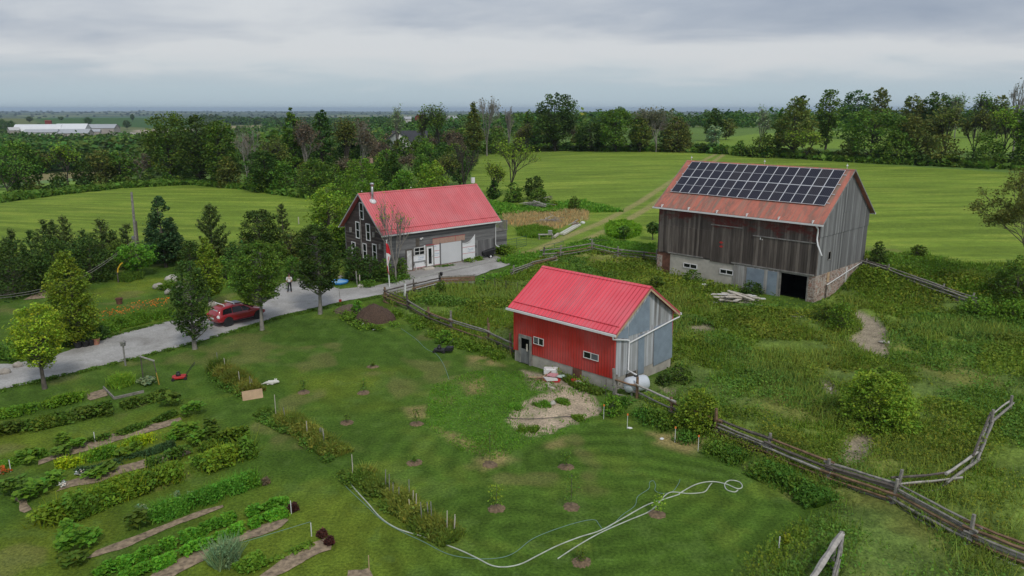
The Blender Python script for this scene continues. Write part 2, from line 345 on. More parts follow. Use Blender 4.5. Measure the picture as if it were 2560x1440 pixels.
    def rock(s, c, sz, seed=0, n=10, m=6):
        rg = random.Random(seed); vs = []; fs = []; ph = [rg.uniform(0, 6) for _ in range(4)]
        for i in range(m+1):
            t = math.pi*i/m
            for k in range(n):
                a = 2*math.pi*k/n; q = 1+.18*math.sin(2*a+ph[0]+t)+.12*math.sin(3*a+ph[1])*math.sin(2*t+ph[2])+rg.uniform(-.06, .06)
                vs.append((c[0]+sz[0]*.5*q*math.sin(t)*math.cos(a), c[1]+sz[1]*.5*q*math.sin(t)*math.sin(a), c[2]+sz[2]*.5*q*math.cos(t)))
        for i in range(m):
            for k in range(n): fs.append((i*n+k, (i+1)*n+k, (i+1)*n+(k+1) % n, i*n+(k+1) % n))
        return s.add(vs, fs)
    def build(s, name, mats, parent=None, smooth=False, bevel=0):
        if not isinstance(mats, (list, tuple)): mats = [mats]
        me = bpy.data.meshes.new(name); me.from_pydata(s.V, [], s.F); me.update()
        for p, i in zip(me.polygons, s.I): p.material_index = i; p.use_smooth = smooth
        o = link(name, me, parent, mats)
        import bmesh
        bm = bmesh.new(); bm.from_mesh(me); bmesh.ops.recalc_face_normals(bm, faces=bm.faces); bm.to_mesh(me); bm.free()
        if bevel:
            b = o.modifiers.new('bevel', 'BEVEL'); b.width = bevel; b.segments = 1; b.limit_method = 'ANGLE'
        return o
def tubes_np(segs, sides=4):
    """segs array (n,8): p(3) q(3) r0 r1"""
    s = np.asarray(segs, float); p, q, r0, r1 = s[:, :3], s[:, 3:6], s[:, 6], s[:, 7]; d = q-p; d /= np.linalg.norm(d, axis=1, keepdims=True)+1e-9
    up = np.where(np.abs(d[:, 2:3]) < .9, [[0, 0, 1.]], [[1., 0, 0]]); a = np.cross(d, up); a /= np.linalg.norm(a, axis=1, keepdims=True)+1e-9; b = np.cross(d, a)
    V = []
    for c, r in ((p, r0), (q, r1)):
        for k in range(sides):
            t = 2*math.pi*k/sides; V.append(c+(a*math.cos(t)+b*math.sin(t))*r[:, None])
    V = np.stack(V, 1).reshape(-1, 3); n = len(s); base = np.arange(n)[:, None]*2*sides
    F = np.concatenate([base+np.array([[k, (k+1) % sides, sides+(k+1) % sides, sides+k]]) for k in range(sides)])
    return V, F
def leaves_np(P, size, rng, up=.5, aspect=.7, tint=None, tvar=.3, blade=None):
    """one quad per point; up: how much normals lean upward; blade: height of upright blades"""
    n = len(P); size = np.broadcast_to(size, n)[:, None]
    nrm = rng.normal(size=(n, 3)); nrm /= np.linalg.norm(nrm, axis=1, keepdims=True); nrm[:, 2] = np.abs(nrm[:, 2]); nrm += np.array([0, 0, up]); nrm /= np.linalg.norm(nrm, axis=1, keepdims=True)
    a = np.cross(nrm, rng.normal(size=(n, 3))); a /= np.linalg.norm(a, axis=1, keepdims=True)+1e-9; b = np.cross(nrm, a)
    if blade is not None:
        b = np.array([0, 0, 1.])+rng.normal(size=(n, 3))*np.array([.35, .35, .1]); a = np.cross(b, rng.normal(size=(n, 3))); a /= np.linalg.norm(a, axis=1, keepdims=True)+1e-9
        bl = np.broadcast_to(blade, n)[:, None]
        V = np.stack([P-a*size*.5, P+a*size*.5, P+b*bl+a*size*.08, P+b*bl-a*size*.08], 1)
    else:
        w = size*aspect*.5; h = size*.5; bend = nrm*size*.12
        V = np.stack([P-b*h*1.15, P+a*w-bend*0, P+b*h*1.15-bend, P-a*w], 1)
    F = np.arange(n*4).reshape(n, 4)
    t = 1+rng.normal(size=(n, 1))*tvar*.6; hue = rng.normal(size=(n, 1))*.12
    T = np.clip(t*np.concatenate([1+hue, np.ones((n, 1)), 1-hue*.5], 1), .35, 2.2)
    if tint is not None: T = T*tint
    return V.reshape(-1, 3), F, np.repeat(T, 4, 0)
# ------------------------------------------------------------------ trees
def profile(kind, t):
    if kind == 'round': return np.sqrt(np.clip(1-(2*t-1)**2, 0, 1))
    if kind == 'oval': return np.sqrt(np.clip(1-np.abs(2*t**.85-1)**2.3, 0, 1))
    if kind == 'cone': return np.clip((1-t)**.75*(1-np.exp(-t*9)), 0, 1)
    if kind == 'taper': return np.clip((1-t)**.6*(1-np.exp(-t*8)), 0, 1)
    if kind == 'egg': return np.clip(np.sin(np.pi*np.clip(t, 0, 1)**.62)**.8, 0, 1)
    if kind == 'fan': return np.clip(.25+.75*np.sin(np.pi*np.clip(t*.92+.04, 0, 1)**1.5)**.9, 0, 1)
    if kind == 'bush': return np.sqrt(np.clip(1-t**2.2, 0, 1))
    return np.ones_like(t)
def crown_np(kind, H, Wd, z0, rng, ncl, nleaf, lsize, hollow=.55, clr=.16, lean=(0, 0), tvar=.3, flat=.7):
    t = rng.uniform(0, 1, ncl*3); pr = profile(kind, t); keep = rng.uniform(0, 1, ncl*3) < pr**1.3+.05; t = t[keep][:ncl]; pr = pr[keep][:ncl]; n = len(t)
    th = rng.uniform(0, 2*np.pi, n); rad = pr*Wd/2*(1-(1-hollow)*rng.uniform(0, 1, n)**.7)*rng.uniform(.8, 1.12, n)
    ch = H-z0; C = np.stack([rad*np.cos(th)+lean[0]*t, rad*np.sin(th)+lean[1]*t, z0+t*ch*.94], 1)
    cr = clr*Wd*rng.uniform(.6, 1.3, n)*(.5+.5*pr)
    idx = rng.integers(0, n, nleaf); u = rng.normal(size=(nleaf, 3)); u /= np.linalg.norm(u, axis=1, keepdims=True); u *= rng.uniform(.35, 1, (nleaf, 1))**.5
    P = C[idx]+u*cr[idx, None]*np.array([1, 1, flat])
    P[:, 2] = np.maximum(P[:, 2], z0*.6+.05)
    ct = 1+rng.normal(size=(n, 1))*.16; ht = 1+rng.normal(size=(n, 1))*.07; CT = np.concatenate([ct*ht, ct, ct/ht], 1)
    V, F, T = leaves_np(P, lsize*rng.uniform(.6, 1.35, nleaf), rng, tint=CT[idx], tvar=tvar)
    return V, F, T, C
def limbs_np(C, H, z0, r0, rng, frac=.6, bendx=0, top=.9):
    """trunk plus limbs reaching the clump centres"""
    segs = []; n = 7; ph = rng.uniform(0, 6); tr = []
    for i in range(n+1):
        t = i/n; tr.append((math.sin(t*3+ph)*.02*H+bendx*t-math.sin(ph)*.02*H, math.cos(t*2.5+ph)*.02*H-math.cos(ph)*.02*H, t*H*top))
    tr = np.array(tr)
    for i in range(n): segs.append([*tr[i], *tr[i+1], r0*(1-.9*i/n), r0*(1-.9*(i+1)/n)])
    segs[0][6] = r0*1.25
    k = rng.permutation(len(C))[:int(len(C)*frac)]
    for c in C[k]:
        zz = max(z0*.8, min(H*top*.92, c[2]-np.hypot(c[0], c[1])*rng.uniform(.4, .9))); t = zz/(H*top); j = min(int(t*n), n-1); u = t*n-j
        s = tr[j]*(1-u)+tr[j+1]*u; m = (s+c)/2+np.array([0, 0, -.06*np.linalg.norm(c-s)]); rr = r0*(1-.85*t)*.45
        segs.append([*s, *m, rr, rr*.6]); segs.append([*m, *c, rr*.6, rr*.15])
    return tubes_np(segs, 5)
def bare_np(H, Wd, rng, r0, depth=5, fan=1.0, start=.18, twigs=True):
    segs = []
    def grow(p, d, L, r, k):
        q = p+d*L; segs.append([*p, *q, r, r*.68])
        if k == 0: return
        nb = 3 if k > 1 else 3
        for _ in range(nb):
            nd_ = d+rng.normal(size=3)*.42*fan; nd_[2] = abs(nd_[2])*.8+.25; nd_ /= np.linalg.norm(nd_)
            grow(p+(q-p)*rng.uniform(.55, 1), nd_, L*rng.uniform(.6, .85), r*.6, k-1)
    p = np.zeros(3); d = np.array([0, 0, 1.])
    grow(p, d, H*start, r0, 1 if depth < 2 else 0)
    for _ in range(4):
        nd_ = np.array([rng.normal()*.35*fan, rng.normal()*.35*fan, 1]); nd_ /= np.linalg.norm(nd_); grow(np.array([0, 0, H*start*rng.uniform(.7, 1)]), nd_, H*.26, r0*.6, depth-1)
    s = np.array(segs); mz = max(s[:, 5].max(), .1); mx = max(np.abs(s[:, [0, 1, 3, 4]]).max(), .1)
    s[:, [2, 5]] *= H/mz; s[:, [0, 1, 3, 4]] *= Wd/2/mx
    return s
def pine_np(H, Wd, rng, dens=1.0, lsize=.28):
    segs = [[0, 0, 0, 0, 0, H, .018*H+.03, .02]]; P = []
    nw = max(6, int(H*1.7))
    for i in range(nw):
        t = (i+.6)/nw; z = H*(.08+.9*t); L = Wd/2*(1-t)**.75*rng.uniform(.8, 1.1)+.2
        for k in range(6):
            a = rng.uniform(0, 6.28); d = np.array([math.cos(a), math.sin(a), .55+.5*t]); q = np.array([0, 0, z])+d*L; m = np.array([0, 0, z])+d*L*np.array([.55, .55, .3])
            segs.append([0, 0, z, *m, .02, .012]); segs.append([*m, *q, .012, .006])
            n = int(16*dens*L)+5; u = rng.uniform(.15, 1, n)[:, None]
            P.append(np.where(u < .5, np.array([[0, 0, z]])+(m-[0, 0, z])*u*2, m+(q-m)*(u*2-1))+rng.normal(size=(n, 3))*.09)
    n = int(14*dens); P.append(np.array([[0, 0, H*.97]])+rng.normal(size=(n, 3))*[.06, .06, .25])
    V, F, T = leaves_np(np.concatenate(P), lsize*rng.uniform(.7, 1.3, sum(map(len, P))), rng, up=.4, aspect=.35, tvar=.3)
    return V, F, T, segs
LEAFSCALE = 1.0
def make_tree(name, x, y, H, Wd, kind, leaf, seed, label=None, cat='tree', group=None, dist=None, bark='bark', lod=None, parts=True, lean=0, trunk=None, dens=1.0):
    rng = np.random.default_rng(seed); D = math.hypot(x, y); z = gz(x, y)
    ls = float(np.clip(D/62*.155, .13, 1.1))       # leaf clump size about two pixels
    root = empty(name, (x, y, z-.05), 0, label, cat, group)
    area = math.pi*Wd*H*.8
    nleaf = int(np.clip(area/(ls*ls)*2.9*dens, 260, 30000)); ncl = int(np.clip(area/ (max(Wd*.16, .3)**2)*1.25, 18, 190))
    r0 = .017*H+.04
    if kind in ('pine', 'spruce'):
        V, F, T, segs = pine_np(H, Wd, rng, dens*(1.3 if kind == 'pine' else 2.4), ls*1.5)
        tv, tf = tubes_np(segs, 4)
    elif kind in ('bare', 'sparse'):
        s = bare_np(H, Wd, rng, r0*(.5 if D < 110 else .8), 5, 1.0); 
        s[:, 6:] = np.maximum(s[:, 6:], D*.00013)
        tv, tf = tubes_np(s, 4); tips = s[s[:, 6] <= np.median(s[:, 6]), 3:6]
        nl = int(nleaf*(.03 if kind == 'bare' else .55)*dens)+4
        P = tips[rng.integers(0, len(tips), nl)]+np.clip(rng.normal(size=(nl, 3)), -1.3, 1.3)*ls*1.2
        V, F, T = leaves_np(P, ls*rng.uniform(.5, 1.2, nl), rng)
    else:
        z0 = H*(trunk if trunk is not None else {'round': .22, 'oval': .24, 'cone': .12, 'taper': .06, 'egg': .24, 'fan': .1, 'bush': .0}[kind])
        cl_ = .14 if kind != 'bush' else .15; V, F, T, C = crown_np(kind, H, Wd*(1-cl_*1.0), z0, rng, ncl if kind != 'bush' else int(ncl*1.7), nleaf, ls, lean=(lean, 0), clr=cl_)
        if kind == 'bush' or trunk == 0: tv, tf = limbs_np(C, H*.75, .1, r0*.7, rng, .5, lean)
        else: tv, tf = limbs_np(C, H, z0, r0, rng, .6, lean*.6)
    np_mesh('trunk' if cat != 'bush' else 'stem', tv, [tf], [M[bark]], root, smooth=True)
    np_mesh('crown' if cat != 'bush' else 'foliage', V, [F], [M['leaf_'+leaf]], root, tint=T)
    return root
def tree_px(name, px, base, top, wpx, kind, leaf, seed, label, cat='tree', dist=None, **kw):
    """placed where its foot meets the ground; dist moves it along its bearing when the foot is hidden"""
    if dist is None: p = G(px, base)
    else:
        d = ray(px, base); d2 = d[:2]/np.linalg.norm(d[:2]); p = np.array([d2[0]*dist, d2[1]*dist, 0]); p[2] = gz(p[0], p[1])
    D = math.hypot(p[0], p[1]); d = ray(px, top); H = HC+d[2]/math.hypot(d[0], d[1])*D-p[2]; H = max(H, .5)*(1.07 if kind in ('round', 'oval', 'egg', 'fan', 'bush') else 1.0)
    depth = (np.array([p[0], p[1], p[2]+H/2])-_c)@_f; Wd = wpx/FPX*depth
    return make_tree(name, p[0], p[1], H, Wd, kind, leaf, seed, label, cat, **kw)
def copy_tree(o):
    c = o.copy(); COL.objects.link(c)
    for ch in o.children:
        k = ch.copy(); COL.objects.link(k); k.parent = c
    return c
# ------------------------------------------------------------------ zones measured on the ground
PASTURE = gpoly([(966, 742), (1035, 738), (1105, 722), (1190, 716), (1262, 700), (1352, 652), (1480, 634), (1560, 640), (1640, 652), (1700, 640), (2165, 640), (2300, 652), (2440, 668), (2600, 660), (2760, 700), (3000, 1000), (3000, 1480), (1840, 1490),
   (1860, 1425), (1925, 1372), (1990, 1325), (2062, 1290), (2078, 1262), (2000, 1218), (1850, 1140), (1700, 1085), (1640, 1050), (1540, 1000), (1500, 990), (1330, 920), (1280, 905), (1220, 880), (1128, 850), (1075, 828), (1030, 800), (975, 765)])
HAY_L = gpoly([(-200, 690), (-200, 540), (0, 508), (150, 486), (300, 470), (470, 460), (600, 472), (700, 487), (800, 497), (860, 505), (860, 600), (700, 640), (430, 640), (0, 640)])
HAY_R = gpoly([(1150, 377), (1400, 375), (1760, 379), (2000, 398), (2300, 418), (2600, 436), (2900, 445), (2900, 690), (2560, 655), (2440, 662), (2300, 645), (2165, 635), (1640, 640), (1480, 632), (1330, 650), (1250, 630), (1250, 590), (1290, 545), (1200, 500)])
LUSH = gpoly([(1080, 965), (1180, 930), (1300, 930), (1400, 965), (1480, 985), (1505, 1030), (1450, 1075), (1330, 1110), (1240, 1155), (1150, 1130), (1060, 1060), (1070, 1000)])
SAND = gpoly([(1300, 1012), (1330, 990), (1400, 978), (1470, 985), (1498, 1010), (1490, 1040), (1445, 1060), (1400, 1066), (1370, 1080), (1320, 1090), (1280, 1075), (1265, 1050), (1290, 1035)])
RUTS = [gpoly([(1305, 640), (1420, 590), (1505, 556), (1600, 505), (1680, 452), (1730, 415), (1800, 380)]), gpoly([(1330, 655), (1450, 606), (1540, 566), (1620, 520), (1690, 470), (1745, 430), (1812, 384)])]
TAN = gpoly([(1258, 540), (1330, 532), (1440, 527), (1472, 533), (1470, 550), (1420, 562), (1390, 575), (1340, 575), (1290, 568), (1262, 560)])
RAISED = gpoly([(1292, 575), (1340, 570), (1400, 580), (1385, 592), (1330, 596), (1295, 590)])
CIRC = gpoly([(1520, 560), (1560, 556), (1600, 570), (1602, 588), (1570, 598), (1525, 596), (1512, 580)])
DIRT = [gpoly(p) for p in ([(2135, 775), (2185, 800), (2225, 830), (2215, 855), (2225, 905), (2200, 900), (2150, 885), (2120, 850), (2150, 835)], [(2050, 955), (2085, 965), (2090, 990), (2065, 995)],
    [(2040, 1020), (2090, 1045), (2070, 1055)], [(2105, 1110), (2150, 1095), (2240, 1075), (2235, 1100), (2180, 1130), (2150, 1165), (2110, 1170)], [(1705, 820), (1770, 815), (1800, 835), (1740, 842)], [(1650, 975), (1690, 985), (1680, 1005)],
    [(1305, 925), (1420, 950), (1500, 985), (1420, 985), (1330, 975)])]
DRY = [gpoly(p) for p in ([(1170, 890), (1215, 890), (1260, 915), (1180, 910)], [(1160, 960), (1210, 945), (1215, 985), (1170, 990)], [(1085, 1070), (1130, 1080), (1190, 1110), (1200, 1135), (1130, 1105)], [(1190, 1150), (1250, 1130), (1290, 1150), (1210, 1175)],
    [(1010, 1020), (1060, 1015), (1065, 1045), (1030, 1045)], [(1370, 1110), (1410, 1095), (1410, 1115), (1360, 1125)], [(1620, 1080), (1760, 1090), (1740, 1140), (1640, 1110)], [(1335, 640), (1250, 660), (1300, 630), (1420, 612)], [(2240, 655), (2430, 668), (2430, 676), (2270, 668)])]
def mean_line(poly): return poly
LAWNARC = gpoly([(1300, 1330), (1500, 1370), (1750, 1330), (1850, 1260), (1800, 1190), (1600, 1150), (1400, 1150)])
FAR_FIELDS = [(gpoly(p), c) for p, c in (
    ([(30, 300), (120, 294), (400, 290), (480, 300), (480, 325), (330, 318), (60, 314)], (.055, .125, .035)),
    ([(-50, 298), (30, 296), (110, 314), (330, 318), (480, 325), (480, 331), (30, 322)], (.15, .18, .075)),
    ([(335, 325), (480, 322), (480, 336), (340, 336)], (.42, .36, .29)), ([(50, 336), (330, 330), (360, 336), (330, 346), (50, 346)], (.40, .37, .33)),
    ([(0, 445), (60, 438), (160, 430), (300, 428), (300, 440), (150, 447), (0, 462)], (.27, .24, .12)), ([(-40, 466), (0, 461), (150, 447), (300, 440), (300, 446), (150, 453), (0, 470)], (.17, .27, .10)), ([(-40, 480), (0, 471), (150, 455), (300, 447), (330, 452), (150, 470), (0, 490)], (.20, .33, .06)),
    ([(560, 315), (660, 312), (660, 330), (560, 330)], (.30, .27, .15)), ([(1000, 308), (1160, 304), (1160, 318), (1000, 320)], (.16, .27, .05)), ([(1215, 300), (1260, 297), (1290, 318), (1230, 318)], (.17, .30, .05)),
    ([(1740, 352), (1850, 340), (1890, 334), (2060, 328), (2300, 326), (2560, 322), (2700, 325), (2700, 385), (2100, 372), (1850, 366), (1740, 372)], (.185, .29, .045)))]
def ground_arrays():
    az = np.radians(np.linspace(-46, 46, 830)); rr = [13.]
    while rr[-1] < 25800: rr.append(rr[-1]*(1.0047 if rr[-1] < 260 else 1.018))
    rr = np.array(rr); A, Rr = np.meshgrid(az, rr); X = Rr*np.sin(A); Y = Rr*np.cos(A); return X, Y, Rr
def weedmask(X, Y):
    p = pmask(X, Y, PASTURE, .5)
    lx, ly = blocal(SMALL, X, Y); p = p*(1-((lx > -.2) & (lx < 9.2) & (ly > -.1) & (ly < 7)))
    lx, ly = blocal(BARN, X, Y); p = p*(1-((lx > -.1) & (lx < 17.5) & (ly > -.1) & (ly < 11.4)))
    yard = sst(9.5, 11.5, lx)*(1-sst(17.5, 19, lx))*sst(-5.5, -3.5, ly)*(1-sst(.4, .9, ly)); near = sst(-1, 1, lx)*(1-sst(17.5, 19, lx))*sst(-3, -1.2, ly)*(1-sst(.4, .9, ly))
    return p*(1-.93*yard)*(1-.6*near)
def build_ground():
    X, Y, D = ground_arrays(); sh = X.shape; Z = terr(X, Y)
    C = np.zeros(sh+(3,)); c = lambda *v: np.array(v)
    n1 = fbm(X, Y, 9, 4, 1)[..., None]; n2 = fbm(X, Y, 2.2, 4, 2)[..., None]; n3 = fbm(X, Y, .55, 3, 3)[..., None]; nb = fbm(X, Y, 60, 4, 4)[..., None]
    # far land: mixed woods and fields
    C[:] = c(.055, .085, .03)
    cell = fbm(X*.5, Y, 700, 3, 7)[..., None]; C = np.where(cell > .56, c(.14, .19, .06), C); C = np.where(cell > .66, c(.20, .21, .10), C)
    near = sst(900, 600, D)[..., None]*0+(D < 700)[..., None]; C = np.where(near, c(.12, .20, .045)*(.8+.4*nb), C)
    for poly, col in FAR_FIELDS: m = pmask(X, Y, poly, np.maximum(1., poly.std()*.01))[..., None]; C = C*(1-m)+c(*col)*m
    # mown lawn
    lawn = (D < 110)[..., None]; col = c(.073, .140, .019)*(.74+.5*n1)*(.80+.4*n2)
    col = col*(.82+.4*n3); col = col+c(.05, .03, .0)*sst(.5, .75, n1)+c(.05, .035, .008)*sst(.6, .8, n2)*.6
    dd = seg_dist(X, Y, LAWNARC, False); k = Y > 0
    st = np.sin(dd*2*np.pi/1.15+3*fbm(X, Y, 5, 2, 8)); w = sst(16, 3, dd)*sst(18, 24, Y)
    brk = .35+1.1*fbm(X, Y, 4, 3, 19); col = col*(1+(.17*w*st*brk)[..., None]); ang = (X*.82+Y*.57); st2 = np.sin(ang*2*np.pi/1.5+2*fbm(X, Y, 6, 2, 9)); col = col*(1+(.05*(1-w)*st2*brk)[..., None])
    C = np.where(lawn, col, C)
    # hay fields
    for poly, soft in ((HAY_L, 1.2), (HAY_R, .8)):
        m = pmask(X, Y, poly, soft)[..., None]; u = X*.25+Y*.97; vv = X*.97-Y*.25
        if poly is HAY_R: u = -X*.05+Y*1.0; vv = X+Y*.05
        s = fbm(vv, u*7, 9, 4, 11)[..., None]; s2 = fbm(vv, u*5, 26, 3, 12)[..., None]
        row = np.sin(u*2*np.pi/3.6+2.5*fbm(X, Y, 22, 2, 13))[..., None]
        hc = c(.18, .272, .036)*(.74+.30*s+.26*s2)*(1+.012*row)*(.88+.24*nb); hc = hc+c(.07, .035, .012)*sst(.52, .78, s)*.8; hc = hc*(1-.16*sst(.55, .36, s))
        C = C*(1-m)+hc*m
    lx, ly = blocal(BARN, X, Y)
    for poly in RUTS:
        d = seg_dist(X, Y, poly, False); m = (sst(.95, .35, d)*(.75+.7*(n2[..., 0]-.3)))[..., None]*.9; C = C*(1-m)+c(.36, .30, .14)*m
    d = seg_dist(X, Y, RUTS[0], False); m = sst(4.5, 2, d)[..., None]*.18; C = C*(1-m)+c(.16, .26, .05)*m
    for poly, col, a in ((TAN, (.30, .26, .11), .8), (RAISED, (.10, .19, .03), .7), (CIRC, (.11, .26, .03), .8), (LUSH, (.095, .20, .028), .8)):
        m = pmask(X, Y, poly, .7)[..., None]*a*(.5+.8*n2); m = np.clip(m, 0, 1); C = C*(1-m)+c(*col)*(.7+.6*n3)*m
    # rough pasture
    wm = weedmask(X, Y); pc = c(.125, .19, .045)*(.6+.8*n2)*(.75+.5*n3); pc = pc+c(.075, .03, .012)*sst(.55, .75, n1)+c(.04, .05, .0)*sst(.5, .7, fbm(X, Y, 5, 3, 21)[..., None])
    pc = pc*(1+.5*sst(34, 60, X)[..., None]*c(.5, .25, 0)); C = C*(1-wm[..., None])+pc*wm[..., None]
    bare = np.zeros(sh)
    for poly in DIRT:
        m = pmask(X, Y, poly, .3); m = m*sst(.16, .36, fbm(X, Y, 1.3, 4, 31)+.12*m-.08); bare = np.maximum(bare, m)
    lx, ly = blocal(SMALL, X, Y)
    mD = np.clip(bare[..., None]*1.1, 0, .95); dirt = c(.40, .335, .26)*(.6+.7*n3)*(.7+.5*n2); C = C*(1-mD)+dirt*mD
    s = sst(.42, .56, pmask(X, Y, SAND, 1.3)*.75+.55*fbm(X, Y, 1.1, 4, 33)-.15); bare = np.maximum(bare, s); s = s[..., None]; C = C*(1-s)+c(.48, .39, .295)*(.66+.6*n3)*s
    for poly in DRY:
        m = (pmask(X, Y, poly, .45)*sst(.30, .52, fbm(X, Y, 1.0, 4, 34)+.10))[..., None]*.85; C = C*(1-m)+c(.34, .27, .12)*(.7+.5*n3)*m
    cl = sst(.60, .72, fbm(X, Y, .9, 4, 44))*(D < 95)*(1-wm); m = cl[..., None]*.35; C = C*(1-m)+c(.12, .20, .045)*m
    spots = sst(.66, .76, fbm(X, Y, 3.2, 3, 41))*(D < 90)*(1-wm); m = spots[..., None]*.4; C = C*(1-m)+c(.22, .19, .08)*m
    # tussocky relief where nothing is mown
    wr = wm*(1-bare)*(D < 130); Z = Z+wr*(.05+.34*fbm(X, Y, 1.5, 4, 51)*fbm(X, Y, .45, 2, 52)*1.7)
    Z = Z+(pmask(X, Y, LUSH, .5)*(1-bare)*.10*fbm(X, Y, .8, 3, 53))
    f = sst(1500, 3500, D); Z = Z+f*12*(fbm(X, Y, 160, 3, 61)-.3)*np.clip(D/12000, .3, 1)
    n, k = sh; i = np.arange((n-1)*(k-1)); r, q = i//(k-1), i % (k-1); a = r*k+q; Fq = np.stack([a, a+1, a+k+1, a+k], 1)
    m, nt, p = newmat('ground_cover'); L = nt.links; at = nd(nt, 'ShaderNodeAttribute', attribute_name='tint'); v = mapping(nt, (1, 1, 1))
    fine = noise(nt, v, 7.5, 7, .78); mid = noise(nt, v, 1.1, 5, .6)
    g1 = ramp(nt, fine, [(.36, (.50, .54, .50)), (.64, (1.55, 1.48, 1.4))]); g2 = ramp(nt, mid, [(.3, (.86, .86, .86)), (.7, (1.14, 1.14, 1.12))])
    L.new(mixc(nt, 1, mixc(nt, 1, at.outputs['Color'], g1, 'MULTIPLY'), g2, 'MULTIPLY'), p.inputs['Base Color']); p.inputs['Roughness'].default_value = .95; p.inputs['Specular IOR Level'].default_value = .1
    bump(nt, p, fine, .6, .08)
    o = np_mesh('ground', np.stack([X, Y, Z], -1).reshape(-1, 3), [Fq], [m], tint=np.clip(C, 0, 1).reshape(-1, 3), smooth=True); o['kind'] = 'structure'
build_ground()
# ------------------------------------------------------------------ laid sheets: gravel, soil
def sheet(name, poly, m, lift=.035, jit=.12, step=.5, kind='structure', crown=0, label=None, cat=None, seed=1):
    poly = np.asarray(poly, float); out = []
    for i in range(len(poly)):
        a, b = poly[i], poly[(i+1) % len(poly)]; n = max(1, int(np.linalg.norm(b-a)/step)); nrm = np.array([-(b-a)[1], (b-a)[0]])/(np.linalg.norm(b-a)+1e-9)
        for k in range(n):
            p = a+(b-a)*k/n; j = (float(fbm(p[0], p[1], 1.1, 3, seed))-.5)*jit*4+(float(fbm(p[0], p[1], 6, 2, seed+5))-.5)*jit*4; out.append(p+nrm*j)
    B = np.array(out); x0, y0 = B.min(0); x1, y1 = B.max(0); g = max(.5, math.sqrt((x1-x0)*(y1-y0)/6000)) if step >= .3 else .25
    gx, gy = np.meshgrid(np.arange(x0, x1, g), np.arange(y0, y1, g)); ins = inside(gx.ravel(), gy.ravel(), B) & (seg_dist(gx.ravel(), gy.ravel(), B) > g*.4)
    P = np.concatenate([B, np.stack([gx.ravel()[ins], gy.ravel()[ins]], 1)])
    r = delaunay_2d_cdt([Vector(p) for p in P], [(i, (i+1) % len(B)) for i in range(len(B))], [], 1, 1e-5)
    vs = np.array([tuple(v) for v in r[0]]); z = terr(vs[:, 0], vs[:, 1])+lift
    if crown: z = z+crown*np.minimum(1, seg_dist(vs[:, 0], vs[:, 1], B)/.5)*(.4+fbm(vs[:, 0], vs[:, 1], .6, 3, seed))
    o = np_mesh(name, np.column_stack([vs, z]), [np.array([list(f) for f in r[2] if len(f) == 3])], [m], smooth=True)
    if kind: o['kind'] = kind
    setp(o, label, cat); return o
def gravelmat():
    m, nt, p = newmat('gravel'); v = mapping(nt, (1, 1, 1)); a = noise(nt, v, .35, 5, .6, .5); b = noise(nt, v, 9, 3, .7); c2 = noise(nt, v, 1.6, 5, .7)
    c = ramp(nt, a, [(.3, (.29, .275, .25)), (.62, (.46, .445, .42))]); c = mixc(nt, 1, c, ramp(nt, b, [(.3, (.78,)*3), (.7, (1.2,)*3)]), 'MULTIPLY')
    c = mixc(nt, ramp(nt, c2, [(.60, (0, 0, 0)), (.74, (.7, .7, .7))]), c, (.15, .17, .08)); nt.links.new(c, p.inputs['Base Color']); p.inputs['Roughness'].default_value = .95; bump(nt, p, b, .6, .04); return m
M['gravel'] = gravelmat()
M['slab'] = mat('worn_pad', (.33, .315, .295), .9, .18, .8, bmp=.15)
M['soil'] = mat('garden_soil', (.32, .24, .155), .95, .5, 4.5, bmp=.6)
M['soil_dark'] = mat('mulch_soil', (.21, .145, .085), .95, .45, 9, bmp=.9)
DRIVE = gpoly([(-260, 1055), (0, 975), (330, 898), (500, 852), (560, 834), (700, 790), (850, 757), (962, 737), (1040, 728), (1095, 708), (1190, 690), (1255, 668), (1300, 655), (1290, 645), (1240, 645), (1150, 664), (1040, 690), (1000, 702), (930, 716), (868, 722), (850, 724),
     (790, 702), (735, 702), (700, 712), (682, 738), (655, 752), (640, 765), (570, 778), (520, 790), (420, 806), (330, 828), (230, 862), (180, 880), (100, 900), (30, 912), (0, 912), (-260, 960)])
sheet('gravel_driveway', DRIVE, M['gravel'], .04, .16, .35)
sheet('garage_apron', gpoly([(1012, 700), (1070, 692), (1180, 668), (1262, 648), (1240, 641), (1160, 652), (1100, 659), (1010, 675), (1000, 690)]), M['slab'], .055, .08, .4)
SOILS = [[(218, 1124), (250, 1112), (430, 1062), (455, 1050), (450, 1044), (415, 1054), (240, 1102), (170, 1128), (100, 1152), (95, 1163)],
    [(140, 1232), (250, 1205), (300, 1185), (470, 1135), (465, 1125), (290, 1172), (150, 1205)], [(212, 1401), (300, 1377), (340, 1357), (440, 1314), (560, 1269), (556, 1262), (430, 1302), (330, 1345), (240, 1378)],
    [(390, 1460), (540, 1380), (700, 1317), (722, 1301), (712, 1298), (560, 1357), (430, 1412), (360, 1460)], [(640, 1470), (700, 1445), (830, 1375), (815, 1345), (770, 1360), (660, 1425), (600, 1470)], [(850, 1470), (870, 1425), (925, 1420), (960, 1470)],
    [(225, 1000), (270, 990), (258, 975), (220, 985)], [(60, 750), (110, 722), (180, 715), (120, 745)], [(30, 1242), (60, 1282), (80, 1275), (62, 1235)], [(-30, 1200), (10, 1185), (5, 1165), (-30, 1170)]]
for i, s in enumerate(SOILS): sheet('soil_bed', gpoly(s), M['soil'], .03, .11, .2, seed=i+3, crown=.04)
